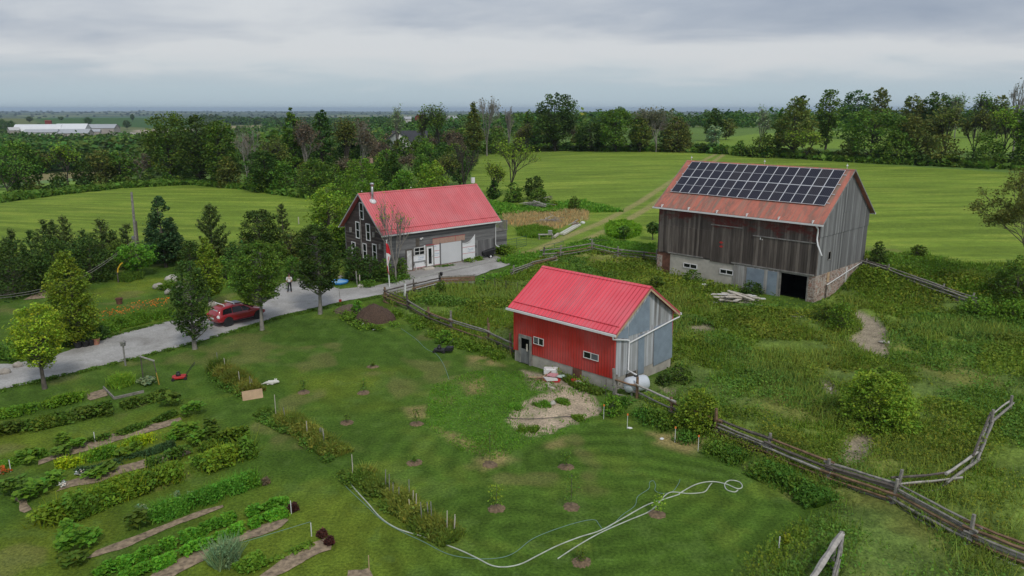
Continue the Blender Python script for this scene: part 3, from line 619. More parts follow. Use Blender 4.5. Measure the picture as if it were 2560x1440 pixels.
# ------------------------------------------------------------------ ground plants that nobody could count
def scatter_np(poly, n, rng, mask=None):
    x0, y0 = poly.min(0); x1, y1 = poly.max(0); X = rng.uniform(x0, x1, n*3); Y = rng.uniform(y0, y1, n*3); k = inside(X, Y, poly)
    if mask is not None: k &= mask(X, Y) > rng.uniform(0, 1, len(X))
    return X[k][:n], Y[k][:n]
def weeds():
    rng = np.random.default_rng(5)
    def m(X, Y):
        w = weedmask(X, Y); 
        for p in DIRT: w = w*(1-1.0*pmask(X, Y, p, .25))
        vis = (np.abs(X)/np.maximum(Y, 1) < .75) & (Y > 20); return w*vis*np.clip(60/np.hypot(X, Y), .3, 1.2)**2*sst(.25, .7, fbm(X, Y, 3, 4, 71))*1.3
    X, Y = scatter_np(PASTURE, 80000, rng, m); D = np.hypot(X, Y); h = .12+.75*fbm(X, Y, 2.6, 3, 72)**1.6*(.6+.8*fbm(X, Y, 14, 2, 73))
    n = 3; P = np.repeat(np.stack([X, Y, terr(X, Y)+.1], 1), n, 0); P[:, :2] += rng.normal(size=(len(P), 2))*.16; P[:, 2] += np.repeat(h, n)*rng.uniform(.3, 1, len(P))
    t1 = fbm(P[:, 0], P[:, 1], 2.4, 3, 74)[:, None]; t2 = fbm(P[:, 0], P[:, 1], 7, 3, 75)[:, None]
    tint = (.6+.8*t1)*np.where(t2 > .60, [[1.22, 1.03, .9]], np.where(t2 < .42, [[.75, .98, 1.1]], [[1, 1, .8]]))
    V, F, T = leaves_np(P, .17*np.repeat(np.clip(D/60, .6, 1.6), n)*rng.uniform(.6, 1.4, len(P)), rng, up=.5, tint=tint)
    o = np_mesh('weeds', V, [F], [M['leaf_weed']], tint=T); setp(o, 'rank green weeds and tall grass covering the fenced pasture', 'weeds', None, 'stuff')
    X, Y = scatter_np(PASTURE, 62000, rng, m); D = np.hypot(X, Y); P = np.stack([X, Y, terr(X, Y)], 1); P[:, :2] += rng.normal(size=(len(P), 2))*.1
    g = fbm(X, Y, 6, 3, 75); tint = np.where(g[:, None] > .56, [[1.5, 1.28, 1.7]], [[1.0, 1.02, .8]])*rng.uniform(.7, 1.2, (len(X), 1))
    V, F, T = leaves_np(P, .075*np.clip(D/60, .6, 1.5), rng, tint=tint, blade=.35+.55*g)
    o = np_mesh('tall_grass', V, [F], [M['leaf_weed']], tint=T); setp(o, 'tall seeding grass stalks standing among the pasture weeds', 'grass', None, 'stuff')
weeds()
def grass_patch(name, poly, n, h, leaf, label, seed, size=.09, broad=0., lsize=.2, tint=(1, 1, 1), cat='grass', up=.5):
    rng = np.random.default_rng(seed); X, Y = scatter_np(poly, n, rng, lambda X, Y: sst(.38, .62, fbm(X, Y, 1.4, 4, seed)*.6+.5*pmask(X, Y, poly, 2.6)-.05)*(1-.985*pmask(X, Y, SAND, .9))); P = np.stack([X, Y, terr(X, Y)], 1); D = float(np.hypot(X, Y).mean()) if len(X) else 50; s = max(.7, D/55)
    hh = h*(.5+.8*fbm(X, Y, 1.5, 3, seed+1)); V, F, T = leaves_np(P, size*s, rng, blade=hh, tint=tint)
    Vs, Fs, Ts = [V], [F], [T]
    nb = int(n*broad)
    if nb:
        k = rng.integers(0, len(X), nb); Pb = P[k].copy(); Pb[:, 2] += hh[k]*rng.uniform(.2, 1, nb); V2, F2, T2 = leaves_np(Pb, lsize*s*rng.uniform(.6, 1.3, nb), rng, up=up, tint=tint); Vs.append(V2); Fs.append(F2+len(V)); Ts.append(T2)
    o = np_mesh(name, np.concatenate(Vs), [np.concatenate(Fs)], [M['leaf_'+leaf]], tint=np.concatenate(Ts)); setp(o, label, cat, None, 'stuff'); return o
grass_patch('dry_grass', TAN, 5000, .6, 'tan', 'tall tan seeding grass in the patch behind the deck', 81, tint=(1, .92, .8))
grass_patch('green_grass', RAISED, 3500, .6, 'fresh', 'fresh green long grass in front of the tan patch', 82)
grass_patch('weed_circle', CIRC, 5000, .6, 'fresh', 'bright green round patch of weeds beside the field track', 83, broad=.6, tint=(1.1, 1.15, .7), cat='weeds')
grass_patch('lush_grass', LUSH, 9000, .14, 'fresh', 'uncut lush grass around the bare sandy patch', 84, size=.07, broad=.6, lsize=.12)
grass_patch('wall_weeds', gpoly([(1400, 935), (1520, 985), (1500, 995), (1440, 975), (1410, 955)]), 1100, .35, 'mid', 'dull grass growing along the foot of the red shed wall', 85, broad=.4)
edge = gpoly([(1290, 640), (1240, 655), (1300, 668), (1250, 690), (1150, 712), (1105, 722), (1190, 716), (1262, 700), (1352, 652), (1440, 632), (1400, 625)])
grass_patch('verge_grass', edge, 6000, .55, 'fresh', 'long grass bank between the gravel end and the rail fences', 86, broad=.3)
bank = gpoly([(1500, 595), (1640, 615), (1640, 655), (1480, 632), (1380, 648), (1420, 615)]); grass_patch('bank_grass', bank, 7000, .5, 'fresh', 'long grass bank behind the zigzag rail fence', 87, broad=.4)
back = gpoly([(1190, 505), (1310, 520), (1450, 505), (1560, 530), (1440, 532), (1260, 542), (1200, 530)]); grass_patch('brush_grass', back, 5000, .7, 'fresh', 'green brush around the weathered board piles', 88, broad=.6)
rb = gpoly([(2165, 640), (2300, 640), (2430, 668), (2560, 690), (2620, 800), (2450, 765), (2290, 712), (2170, 672)]); grass_patch('field_edge_weeds', rb, 9000, .6, 'fresh', 'weedy strip between the hay field and the leaning rail fence', 89, broad=.7, cat='weeds')
h1 = gpoly([(1140, 384), (1500, 379), (1700, 381), (1850, 388), (2100, 405), (2560, 428), (2560, 415), (2100, 390), (1850, 375), (1700, 370), (1500, 368), (1140, 372)]); grass_patch('hedge_grass', h1, 14000, 1.3, 'mid', 'strip of long grass at the foot of the far hedgerow', 90, broad=.8, lsize=.35)
h2 = gpoly([(0, 508), (150, 488), (300, 472), (470, 463), (600, 474), (700, 489), (860, 510), (860, 495), (700, 477), (600, 465), (470, 452), (300, 460), (150, 476), (0, 494)]); grass_patch('hedge_foot_grass', h2, 12000, 1.0, 'mid', 'strip of long grass at the foot of the left hedgerow', 91, broad=.8, lsize=.32)
# ------------------------------------------------------------------ buildings
def to_world(b, x, y, z): c, s = math.cos(b['yaw']), math.sin(b['yaw']); return np.array([b['o'][0]+x*c-y*s, b['o'][1]+x*s+y*c, z])
def WL(b, px, py, y=None, x=None):        # photo measure -> local position on a wall plane (front y=const or gable x=const); returns (along, height above z0)
    d = ray(px, py); c, s = math.cos(b['yaw']), math.sin(b['yaw']); ox, oy = -b['o'][0], -b['o'][1]
    O = np.array([ox*c+oy*s, -ox*s+oy*c, HC]); Dl = np.array([d[0]*c+d[1]*s, -d[0]*s+d[1]*c, d[2]])
    if y is not None: t = (y-O[1])/Dl[1]; p = O+Dl*t; return p[0], p[2]-b['z0']
    t = (x-O[0])/Dl[0]; p = O+Dl*t; return p[1], p[2]-b['z0']
def window(root, name, x0, x1, z0, z1, y, frame, pane, fw=.06, bars=(1,), hb=(), proud=.03, label=None, axis='y', sgn=-1, pmats=None):
    """framed window on a wall whose outside faces sgn*axis"""
    def bx(mb, a0, a1, d0, d1, c0, c1):
        lo, hi = min(d0, d1), max(d0, d1)
        mb.box(a0, a1, lo, hi, c0, c1) if axis == 'y' else mb.box(lo, hi, a0, a1, c0, c1)
    f = MB(); o = y+sgn*proud; i = y+sgn*.004
    bx(f, x0-fw, x1+fw, i, o, z1, z1+fw); bx(f, x0-fw, x1+fw, i, o+sgn*.01, z0-fw, z0); bx(f, x0-fw, x0, i, o, z0, z1); bx(f, x1, x1+fw, i, o, z0, z1)
    for k in range(bars[0]-1 if isinstance(bars, tuple) else 0): xm = x0+(x1-x0)*(k+1)/bars[0]; bx(f, xm-.025, xm+.025, i, o-sgn*.004, z0, z1)
    for t in hb: zm = z0+(z1-z0)*t; bx(f, x0, x1, i, o-sgn*.008, zm-.025, zm+.025)
    w = f.build(name, frame, root); setp(w, label)
    g = MB(); bx(g, x0, x1, i, y+sgn*.012, z0, z1); g.build('pane', pane, w)
    return w
# ---- red-roofed metal shed
M['shed_roof'] = sheetmetal('red_metal_roof', (.86, .11, .145), .297, rib_shade=.60)
M['shed_wall'] = sheetmetal('red_metal_siding', (.50, .030, .020), .2186, .5, rib_shade=.62)
M['old_boards'] = boards('peeling_grey_boards', 'Y', .24, [(.17, .16, .15), (.38, .39, .39), (.52, .54, .56)], (3, 3, .25), patch=((.16, .12, .10), 1.5, .93, -9, -8, (2.2, 2.2, .28)))
M['zinc'] = mat('blue_grey_sheet', (.245, .30, .36), .5, .16, 1.4, bmp=.12)
M['house_roof'] = sheetmetal('faded_red_metal_roof', (.70, .155, .165), .2604, rib_shade=.66)
def ribbed_roof(b, root, ov_x, m, spacing, name='roof', th=.07, rib=.035, ridge=True, mtrim=None, snow=None, raft=None):
    L, Wd, ze, zr = b['L'], b['W'], b['ze']-b['z0'], b['zr']-b['z0']; r = MB(); h = Wd/2; sl = math.hypot(h, zr-ze); n = np.array([-(zr-ze), h])/sl
    for sgn in (0, 1):
        f = (lambda y: y) if not sgn else (lambda y: Wd-y)
        def P(x, t, k): yy = h*t+(-n[1]*0 + -n[0]*0); y = h*t-(zr-ze)/sl*k; z = ze+(zr-ze)*t+h/sl*k; return (x, f(y), z)
        def slab(x0, x1, t0, t1, k0, k1): r.add([P(x, t, k) for k in (k0, k1) for t in (t0, t1) for x in (x0, x1)], [(0, 2, 3, 1), (4, 5, 7, 6), (0, 1, 5, 4), (2, 6, 7, 3), (0, 4, 6, 2), (1, 3, 7, 5)])
        slab(0, L, 0, 1, -th, 0)
        if rib:
            k = int(L/spacing)
            for i in range(k+1): x = min(max(i*L/k, .02), L-.02); slab(x-.018, x+.018, .002, .995, 0, rib)
        if snow and not sgn: slab(.12, L-.12, snow, snow+.012, rib*.5, rib+.06)
        if ridge: slab(-.02, L+.02, 1-.16/sl, 1.0, rib*.8, rib+.02)
    return r.build(name, m, root)
def shed():
    b = SMALL; L, Wd, ze, zr = b['L'], b['W'], b['ze'], b['zr']; o = .30
    root = empty('red_shed', (*b['o'], 0), b['yaw'], 'small shed with bright red metal roof, red front wall and grey board gable', 'shed')
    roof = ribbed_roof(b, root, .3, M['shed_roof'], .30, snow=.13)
    sl = (zr-ze)/(Wd/2); zt = ze-.1
    x0, x1, y0, y1 = o, L-o, o, Wd-o; zs = .78       # bottom of siding above the ground
    w = MB()
    for (xa, xb) in [(x0, x1)]:
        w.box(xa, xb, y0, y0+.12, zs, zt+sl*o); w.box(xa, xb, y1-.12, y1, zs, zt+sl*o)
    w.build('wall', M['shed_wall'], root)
    ribs = MB(); n = 38
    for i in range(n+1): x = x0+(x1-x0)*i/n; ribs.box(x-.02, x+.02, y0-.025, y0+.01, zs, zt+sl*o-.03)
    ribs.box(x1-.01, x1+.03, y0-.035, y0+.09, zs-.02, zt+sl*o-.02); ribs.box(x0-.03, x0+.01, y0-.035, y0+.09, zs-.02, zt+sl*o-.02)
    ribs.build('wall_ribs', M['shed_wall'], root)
    g = MB(); hh = Wd/2
    for xa, xb in ((x1-.12, x1), (x0, x0+.12)): g.prism([(y0+.122, zs), (y1-.122, zs), (y1-.122, zt+sl*o), (hh, zr-.13), (y0+.122, zt+sl*o)], xa, xb, 'x')
    g.build('gable_wall', M['old_boards'], root)
    # flattened sheets of blue grey metal nailed on the gable
    def G2(px, py): return WL(b, px, py, x=x1)
    def sheet_poly(pts, nm='metal_sheet', off=.03):
        q = MB(); q.prism([G2(*p) for p in pts], x1+.004, x1+off, 'x'); return q.build(nm, M['zinc'], root)
    sheet_poly([(1544, 838), (1570, 815), (1571, 846), (1544, 845)], off=.02); sheet_poly([(1572, 812), (1624, 737), (1623, 824), (1572, 840)], off=.028); sheet_poly([(1635, 818), (1680, 800), (1679, 893), (1633, 915)], off=.034)
    sheet_poly([(1596, 838), (1611, 832), (1609, 932), (1594, 937)], off=.022)
    f = MB(); f.box(x0+.03, x1-.03, y0+.03, y1-.03, -.8, zs-.004); f.build('foundation', M['concrete'], root)
    for xa in (L-.03, .0): 
        k = MB()
        k.add([(xa, -.02, ze-.11), (xa+.03, -.02, ze-.11), (xa+.03, hh, zr-.11), (xa, hh, zr-.11), (xa, -.02, ze-.25), (xa+.03, -.02, ze-.25), (xa+.03, hh, zr-.25), (xa, hh, zr-.25)], [(0, 1, 2, 3), (7, 6, 5, 4), (0, 4, 5, 1), (1, 5, 6, 2), (2, 6, 7, 3), (3, 7, 4, 0)])
        k.add([(xa, Wd+.02, ze-.11), (xa+.03, Wd+.02, ze-.11), (xa+.03, hh+.004, zr-.11), (xa, hh+.004, zr-.11), (xa, Wd+.02, ze-.25), (xa+.03, Wd+.02, ze-.25), (xa+.03, hh+.004, zr-.25), (xa, hh+.004, zr-.25)], [(0, 1, 2, 3), (7, 6, 5, 4), (0, 4, 5, 1), (1, 5, 6, 2), (2, 6, 7, 3), (3, 7, 4, 0)])
        k.build('barge_board', M['rawwood'], root)
    gt = MB(); gt.box(-.08, L+.02, -.14, -.02, ze-.16, ze-.03); gt.build('gutter', M['gutter'], root)
    gt = MB(); gt.box(-.05, L+.05, Wd+.02, Wd+.14, ze-.16, ze-.03); gt.build('gutter', M['gutter'], root)
    tk = G(1590, 992); tkx, tky = (float(v) for v in blocal(b, tk[0], tk[1]))
    y_, z_ = G2(1570, 852); dsp = MB(); xo = x1+.10
    dsp.tube([(L-.15, -.08, ze-.15), (L-.15, -.08, ze-.32), (xo, y_-.25, z_+.12), (xo, y_, z_+.03), (xo, y_, z_-.1), (xo, G2(1567, 925)[0], G2(1567, 925)[1]), (tkx-.05, tky, 1.36)], .052, 8); dsp.build('downspout', M['gutter'], root, smooth=True)
    dsp = MB(); dsp.tube([(L-.1, Wd+.08, ze-.16), (L-.05, Wd+.02, ze-.3), (xo, Wd-.35, ze-.42), (xo, y_+.02, z_-.12)], .052, 8); dsp.build('downspout', M['gutter'], root, smooth=True)
    def F(px, py): return WL(b, px, py, y=y0)
    a = F(1336, 842); c = F(1359, 864); window(root, 'window', a[0], c[0], c[1], a[1], y0-.02, M['trim'], M['glass'], .035, (2,), proud=.05)
    a = F(1461, 878); c = F(1496, 902); window(root, 'window', a[0], c[0], c[1], a[1], y0-.02, M['trim'], M['glass'], .035, (2,), proud=.05)
    for px_, side in (((1336, 842, 1347, 858), 0), ((1479, 880, 1496, 902), 1)):
        a = F(px_[0]+1, px_[1]+1); c = F(px_[2]-1, px_[3]); q = MB(); q.box(a[0]+.02, c[0], y0-.05, y0-.035, c[1]+.02, a[1]-.02); q.build('insect_screen', M['glass_grey'], root)
    a = F(1300, 834); c = F(1330, 905); dx0, dx1, dz1 = a[0], c[0], a[1]
    fr = MB(); fr.box(dx0-.02, dx0+.18, y0-.12, y0-.03, .05, dz1); fr.box(dx1-.16, dx1, y0-.12, y0-.03, -.1, dz1); fr.box(dx0+.18, dx1-.16, y0-.12, y0-.03, dz1-.2, dz1); fr.build('door_frame', M['greywood'], root)
    dr = MB(); dr.box(dx0+.185, dx1-.165, y0-.10, y0-.04, .1, dz1-.95); d_ = dr.build('door', boards('grey_door_boards', 'X', .14, [(.06, .06, .06), (.16, .16, .16), (.28, .28, .28)], (3, 3, .4)), root)
    v = MB(); v.box(dx0+.185, dx1-.165, y0-.06, y0-.035, dz1-.945, dz1-.205); v.build('door_opening', M['void'], root)
    v = MB(); v.box(dx1-.42, dx1-.30, y0-.13, y0-.103, .95, 1.45); v.build('door_sign', M['palewood'], d_)
    # board hatch in the foundation
    a = F(1432, 930); c = F(1447, 950); h = MB(); h.box(a[0], c[0]+.2, y0-.03, y0+.02, -.02, zs-.006); h.build('foundation_hatch', M['brownpatch'], root)
    h = MB(); h.box(x1-.02, x1+.02, y0+1.3, y0+2.3, -.02, zs-.006); h.build('foundation_hatch', M['darkwood'], root)
shed()
# ---- big weathered barn
M['barn_front'] = boards('barn_boards_front', 'X', .26, [(.042, .032, .027), (.098, .080, .068), (.20, .17, .145)], (3, 3, .25), patch=((.12, .02, .015), .7, .66, 4.4, 7.0, (.5, 1, .9)))
M['barn_gable'] = boards('barn_boards_gable', 'Y', .26, [(.10, .098, .095), (.175, .175, .172), (.30, .30, .295)], (3, 3, .22))
def rustroof():
    m, nt, p = newmat('rusted_red_roof'); v = mapping(nt, (1.4, .45, .45)); a = noise(nt, v, .9, 8, .72, .4); v2 = mapping(nt, (2.2, .12, .12)); b = noise(nt, v2, 1.3, 5, .6)
    c = ramp(nt, a, [(.38, (.56, .19, .125)), (.50, (.47, .155, .105)), (.57, (.28, .14, .10)), (.64, (.40, .17, .12)), (.72, (.27, .25, .19))]); c = mixc(nt, ramp(nt, b, [(.50, (0, 0, 0)), (.66, (.8,)*3)]), c, (.235, .205, .155))
    nt.links.new(c, p.inputs['Base Color']); p.inputs['Roughness'].default_value = .6; bump(nt, p, a, .2, .02); return m
M['rust'] = rustroof()
def stonewall():
    m, nt, p = newmat('field_stone_wall'); v = mapping(nt, (1, 1, 1.3)); vo = nd(nt, 'ShaderNodeTexVoronoi', Scale=3.0, Randomness=.9); nt.links.new(v, vo.inputs['Vector'])
    ve = nd(nt, 'ShaderNodeTexVoronoi', Scale=3.0, Randomness=.9, feature='DISTANCE_TO_EDGE'); nt.links.new(v, ve.inputs['Vector'])
    s = nd(nt, 'ShaderNodeSeparateColor'); nt.links.new(vo.outputs['Color'], s.inputs[0]); c = ramp(nt, s.outputs[0], [(0, (.20, .13, .10)), (.35, (.33, .25, .20)), (.6, (.36, .20, .15)), (1, (.42, .38, .33))])
    c = mixc(nt, ramp(nt, ve.outputs['Distance'], [(.02, (1, 1, 1)), (.07, (0, 0, 0))]), c, (.5, .46, .41)); nt.links.new(c, p.inputs['Base Color']); p.inputs['Roughness'].default_value = .95; bump(nt, p, ve.outputs['Distance'], .6, .05); return m
M['fieldstone'] = stonewall()
def panelmat():
    m, nt, p = newmat('solar_cells'); tc = nt.nodes.new('ShaderNodeTexCoord'); sp = nt.nodes.new('ShaderNodeSeparateXYZ'); nt.links.new(tc.outputs['Object'], sp.inputs[0])
    mu = nd(nt, 'ShaderNodeMath', operation='DIVIDE'); nt.links.new(sp.outputs[0], mu.inputs[0]); mu.inputs[1].default_value = .165; fr = nd(nt, 'ShaderNodeMath', operation='FRACT'); nt.links.new(mu.outputs[0], fr.inputs[0])
    oi = nt.nodes.new('ShaderNodeObjectInfo'); base = ramp(nt, oi.outputs['Random'], [(0, (.012, .012, .022)), (.6, (.02, .018, .028)), (1, (.028, .024, .026))])
    nt.links.new(mixc(nt, ramp(nt, fr.outputs[0], [(0, (1, 1, 1)), (.10, (0, 0, 0)), (.9, (0, 0, 0)), (1, (1, 1, 1))]), base, (.10, .10, .13)), p.inputs['Base Color']); p.inputs['Roughness'].default_value = .32; p.inputs['Specular IOR Level'].default_value = .35; return m
M['cells'] = panelmat()
M['alu'] = mat('aluminium', (.62, .63, .65), .4, .05, 2, bmp=0)
def barn():
    b = BARN; L, Wd, ze, zr = b['L'], b['W'], b['ze'], b['zr']; o = .38; h = Wd/2; sl = (zr-ze)/h
    root = empty('bank_barn', (*b['o'], 0), b['yaw'], 'large weathered grey board barn with rusty red roof carrying solar panels', 'barn')
    roof = ribbed_roof(b, root, .4, M['rust'], .6, rib=.012, th=.09)
    x0, x1, y0, y1 = o, L-o, o, Wd-o; zt = ze-.12+sl*o
    def F(px, py): return WL(b, px, py, y=y0)
    def Gb(px, py): return WL(b, px, py, x=x1)
    zs = 2.36   # underside of the boarding
    w = MB(); w.box(x0, x1, y0, y0+.15, zs, zt); w.build('front_wall', M['barn_front'], root)
    w = MB(); w.box(x0, x1, y1-.15, y1, zs, zt); w.build('back_wall', M['barn_gable'], root)
    for xa, xb in ((x1-.15, x1), (x0, x0+.15)):
        g = MB(); zm = Gb(2060, 589)[1]
        g.prism([(y0+.152, zs), (y1-.152, zs), (y1-.152, zt), (y1-.152, zt), (h, zr-.14), (y0+.152, zt)], xa, xb, 'x'); g.build('gable_wall', M['barn_gable'], root)
    lap = MB(); a = Gb(2055, 593)[1]; lap.prism([(y0-.02, a), (y1+.02, a), (y1+.02, zt), (h, zr-.16), (y0-.02, zt)], x1+.004, x1+.05, 'x'); lap.build('upper_gable_boarding', M['barn_gable'], root)
    # basement
    xA = F(1674, 670)[0]; xB = F(1833, 700)[0]; xC = F(1948, 730)[0]; xD = F(2017, 740)[0]
    q = MB(); q.box(x0+.02, xA, y0+.05, y0+.3, -.6, zs-.004); q.build('boarded_bay', M['brownpatch'], root)
    q = MB(); q.box(xA, xB, y0+.03, y0+.3, -.8, zs-.06); q.build('block_wall', M['concrete_pale'], root)
    q = MB(); q.box(xD+.02, x1-.01, y0+.02, y0+.35, -.8, zs-.004); q.box(x1-.35, x1-.004, y0+.352, y1, -.8, zs-.004); q.box(x0+.01, x1-.36, y1-.3, y1-.01, -.8, zs-.004); q.box(x0+.01, x0+.35, y0+.31, y1-.31, -.8, zs-.004); q.build('stone_foundation', M['fieldstone'], root)
    q = MB(); q.box(x0-.01, x0+.6, y0+.0, y0+.04, 0, zs-.3); q.build('corner_stonework', M['fieldstone'], root)
    q = MB(); q.box(xC-.1, xC+.02, y0-.02, y0+.16, -.5, zs-.01); q.box(xD-.1, xD+.02, y0-.02, y0+.16, -.5, zs-.01); q.box(xC+.021, xD-.101, y0-.02, y0+.16, zs-.14, zs-.01); q.build('door_frame', M['greywood'], root)
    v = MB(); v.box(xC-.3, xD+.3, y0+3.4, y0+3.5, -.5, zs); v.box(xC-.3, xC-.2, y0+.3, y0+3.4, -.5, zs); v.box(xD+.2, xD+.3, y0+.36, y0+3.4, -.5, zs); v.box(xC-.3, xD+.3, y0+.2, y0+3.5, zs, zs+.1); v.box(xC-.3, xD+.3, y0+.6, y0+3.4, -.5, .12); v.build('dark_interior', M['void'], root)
    # sliding door, grey boards with blue sheets
    q = MB(); q.box(xB+.01, xC-.13, y0-.06, y0+.0, -.1, zs-.05); sd_ = q.build('sliding_door', boards('pale_door_boards', 'X', .2, [(.20, .18, .16), (.36, .35, .33), (.50, .49, .47)], (3, 3, .3)), root)
    for pa, pb in (((1868, 680), (1910, 700)), ((1920, 690), (1943, 700))):
        a = F(*pa)[0]; c = F(*pb)[0]; s_ = MB(); s_.box(a, c, y0-.09, y0-.064, .0, zs-.15); s_.build('metal_sheet', M['zinc'], sd_)
    q = MB(); q.box(xB-.3, xD+.5, y0-.1, y0-.004, zs+.0, zs+.12); q.build('door_track', M['greywood'], root)
    q = MB(); q.box(xA-.2, F(1757, 660)[0], y0-.1, y0-.004, zs+.02, zs+.14); q.build('sill_beam', M['greywood'], root)
    for p0, p1 in (((1710, 658), (1741, 672)), ((1801, 673), (1831, 687))):
        a = F(*p0); c = F(*p1); window(root, 'window', a[0], c[0], c[1], a[1], y0+.03, M['white'], M['glass'], .07, (2,), proud=.06)
    # big doors and hay tracks on the front boarding
    def door(pa, pb, nm, top=True):
        a = F(*pa); c = F(*pb); d = MB(); d.box(a[0], c[0], y0-.05, y0-.004, c[1], a[1]); dd = d.build(nm, M['barn_front'], root)
        if top: t = MB(); t.box(a[0]-.1, c[0]+.1, y0-.11, y0-.051, a[1], a[1]+.09); t.build('door_rail', M['greywood'], dd)
        return dd
    d1 = door((1781, 562), (1848, 664), 'barn_door'); door((1886, 590), (2030, 690), 'barn_door')
    d = MB(); a = F(1648, 560); c = F(1776, 643); d.box(a[0]+.4, c[0], y0-.04, y0-.004, zs+.1, a[1]); d.build('board_panel', M['barn_front'], root)
    for py in (606, 616):      # red hinge plates
        a = F(1804, py); r = MB(); r.box(a[0]-.2, a[0]+.2, y0-.07, y0-.051, a[1]-.04, a[1]+.04); r.box(a[0]-.09, a[0]+.09, y0-.075, y0-.0705, a[1]-.1, a[1]+.1); r.build('red_hinge', M['redpaint'], d1)
    a = F(1902, 592); r = MB(); r.box(a[0]-.05, a[0]+.05, y0-.07, y0-.051, a[1]-.25, a[1]-.05); r.box(a[0]+.15, a[0]+.22, y0-.07, y0-.051, a[1]-.28, a[1]-.18); r.build('white_hinge', M['trim'], root)
    # gable loft door, small opening
    a = Gb(2112, 467); c = Gb(2130, 526); d = MB(); d.box(x1+.054, x1+.075, a[0], a[0]+1.5, c[1], a[1]+.6); d.build('loft_door', M['barn_gable'], root)
    a = Gb(2073, 630); c = Gb(2078, 646); window(root, 'window', a[0]-.15, a[0]+.3, c[1], a[1], x1, M['greywood'], M['void'], .06, (1,), proud=.04, axis='x', sgn=1)
    # gutters, downspout
    g = MB(); g.box(-.1, L+.05, -.16, -.02, ze-.17, ze-.03); g.build('gutter', M['gutter'], root); g = MB(); g.box(-.05, L+.05, Wd+.02, Wd+.16, ze-.17, ze-.03); g.build('gutter', M['gutter'], root)
    br = MB()
    for i in range(6): x = .9+i*3.1; br.box(x-.04, x+.04, -.02, .3, ze-.01, ze+.02+sl*.3)
    br.build('gutter_straps', M['gutter'], root)
    z1 = WL(b, 2046, 602, y=y0-.1)[1]; d = MB(); d.tube([(L-.55, -.08, ze-.16), (L-.5, y0-.12, ze-.5), (L-.52, y0-.12, z1+.1), (L-.3, y0-.35, z1-.35), (L+.35, y0-.9, z1-1.1)], .07, 8); d.build('downspout', M['gutter'], root, smooth=True)
    yy = Gb(2158, 665)[0]; d = MB(); d.tube([(x1+.12, y1, zs+.05), (x1+.12, y0+2.2, zs-1.1)], .045, 6); d.build('drain_pipe', M['gutter'], root); d = MB(); d.tube([(x1+.12, y0+2.2, zs-1.1), (x1+.12, y0+2.1, -.2)], .05, 6); d.build('drain_pipe', M['darkwood'], root)
    q = MB(); q.box(x1+.004, x1+.04, y0+2.3, y0+2.75, zs-.9, zs); q.build('wood_patch', M['rawwood'], root); q = MB(); q.box(x1+.004, x1+.04, y0+6.3, y0+6.6, .8, zs-.1); q.build('white_patch', M['trim'], root)
    # barge boards and rods
    for xa in (L, -.04):
        k = MB()
        for s in (0, 1):
            Y = (lambda v: v) if not s else (lambda v: Wd-v)
            k.add([(xa, Y(-.02), ze-.12), (xa+.04, Y(-.02), ze-.12), (xa+.04, Y(h-.002), zr-.10), (xa, Y(h-.002), zr-.10), (xa, Y(-.02), ze+.03), (xa+.04, Y(-.02), ze+.03), (xa+.04, Y(h-.002), zr+.04), (xa, Y(h-.002), zr+.04)], [(0, 1, 2, 3), (7, 6, 5, 4), (0, 4, 5, 1), (1, 5, 6, 2), (2, 6, 7, 3), (3, 7, 4, 0)])
        k.build('barge_board', M['greywood'], root)
    for x in (.5, L*.5, L-.75):
        r = MB(); r.tube([(x, h, zr), (x, h, zr+.5)], .015, 5); r.lathe([(.0, -.09), (.06, -.06), (.09, 0), (.06, .06), (0, .09)], (x, h, zr+.3), 8); r.build('lightning_rod', M['white'], root)
    # solar panels: 15 x 2
    sln = math.hypot(h, zr-ze); c_, s_ = h/sln, (zr-ze)/sln; rot = Matrix(((1, 0, 0), (0, c_, -s_), (0, s_, c_)))
    t0 = .30; pw = (L-1.5)/15*1.0; ph = sln*.655/2; X0 = 1.02-.35
    rail = MB()
    for t in (.36, .52, .70, .88):
        for s in (0,): yv = h*t; zv = ze+(zr-ze)*t; rail.cbox((X0+pw*7.5+.12, yv-.06*s_, zv+.06*c_), (pw*15+.5, .05, .05), rot)
    rail.build('panel_rail', M['alu'], root)
    pm = bpy.data.meshes.new('solar_panel'); gm = bpy.data.meshes.new('panel_glass'); fm = MB(); w2, h2 = pw/2-.006, ph/2-.006; e = .035
    fm.box(-w2, w2, -h2, -h2+e, 0, .04); fm.box(-w2, w2, h2-e, h2, 0, .04); fm.box(-w2, -w2+e, -h2+e, h2-e, 0, .04); fm.box(w2-e, w2, -h2+e, h2-e, 0, .04); fm.box(-w2+e, w2-e, -.014, .014, .0, .042)
    pm.from_pydata(fm.V, [], fm.F); pm.materials.append(M['alu']); gmb = MB(); gmb.box(-w2+e, w2-e, -h2+e, h2-e, .005, .035); gm.from_pydata(gmb.V, [], gmb.F); gm.materials.append(M['cells'])
    for r_ in range(2):
        for i in range(15):
            d = ph*(r_+.5)+.30*sln*1.0; d = .305*sln+ph*(r_+.5); yv = c_*d-s_*.1; zv = ze+s_*d+c_*.1
            fo = bpy.data.objects.new('solar_panel', pm); COL.objects.link(fo); fo.parent = root; fo.location = (X0+pw*(i+.5)+.1, yv, zv); fo.rotation_euler = rot.to_euler()
            go = bpy.data.objects.new('panel_glass', gm); COL.objects.link(go); go.parent = fo
barn()
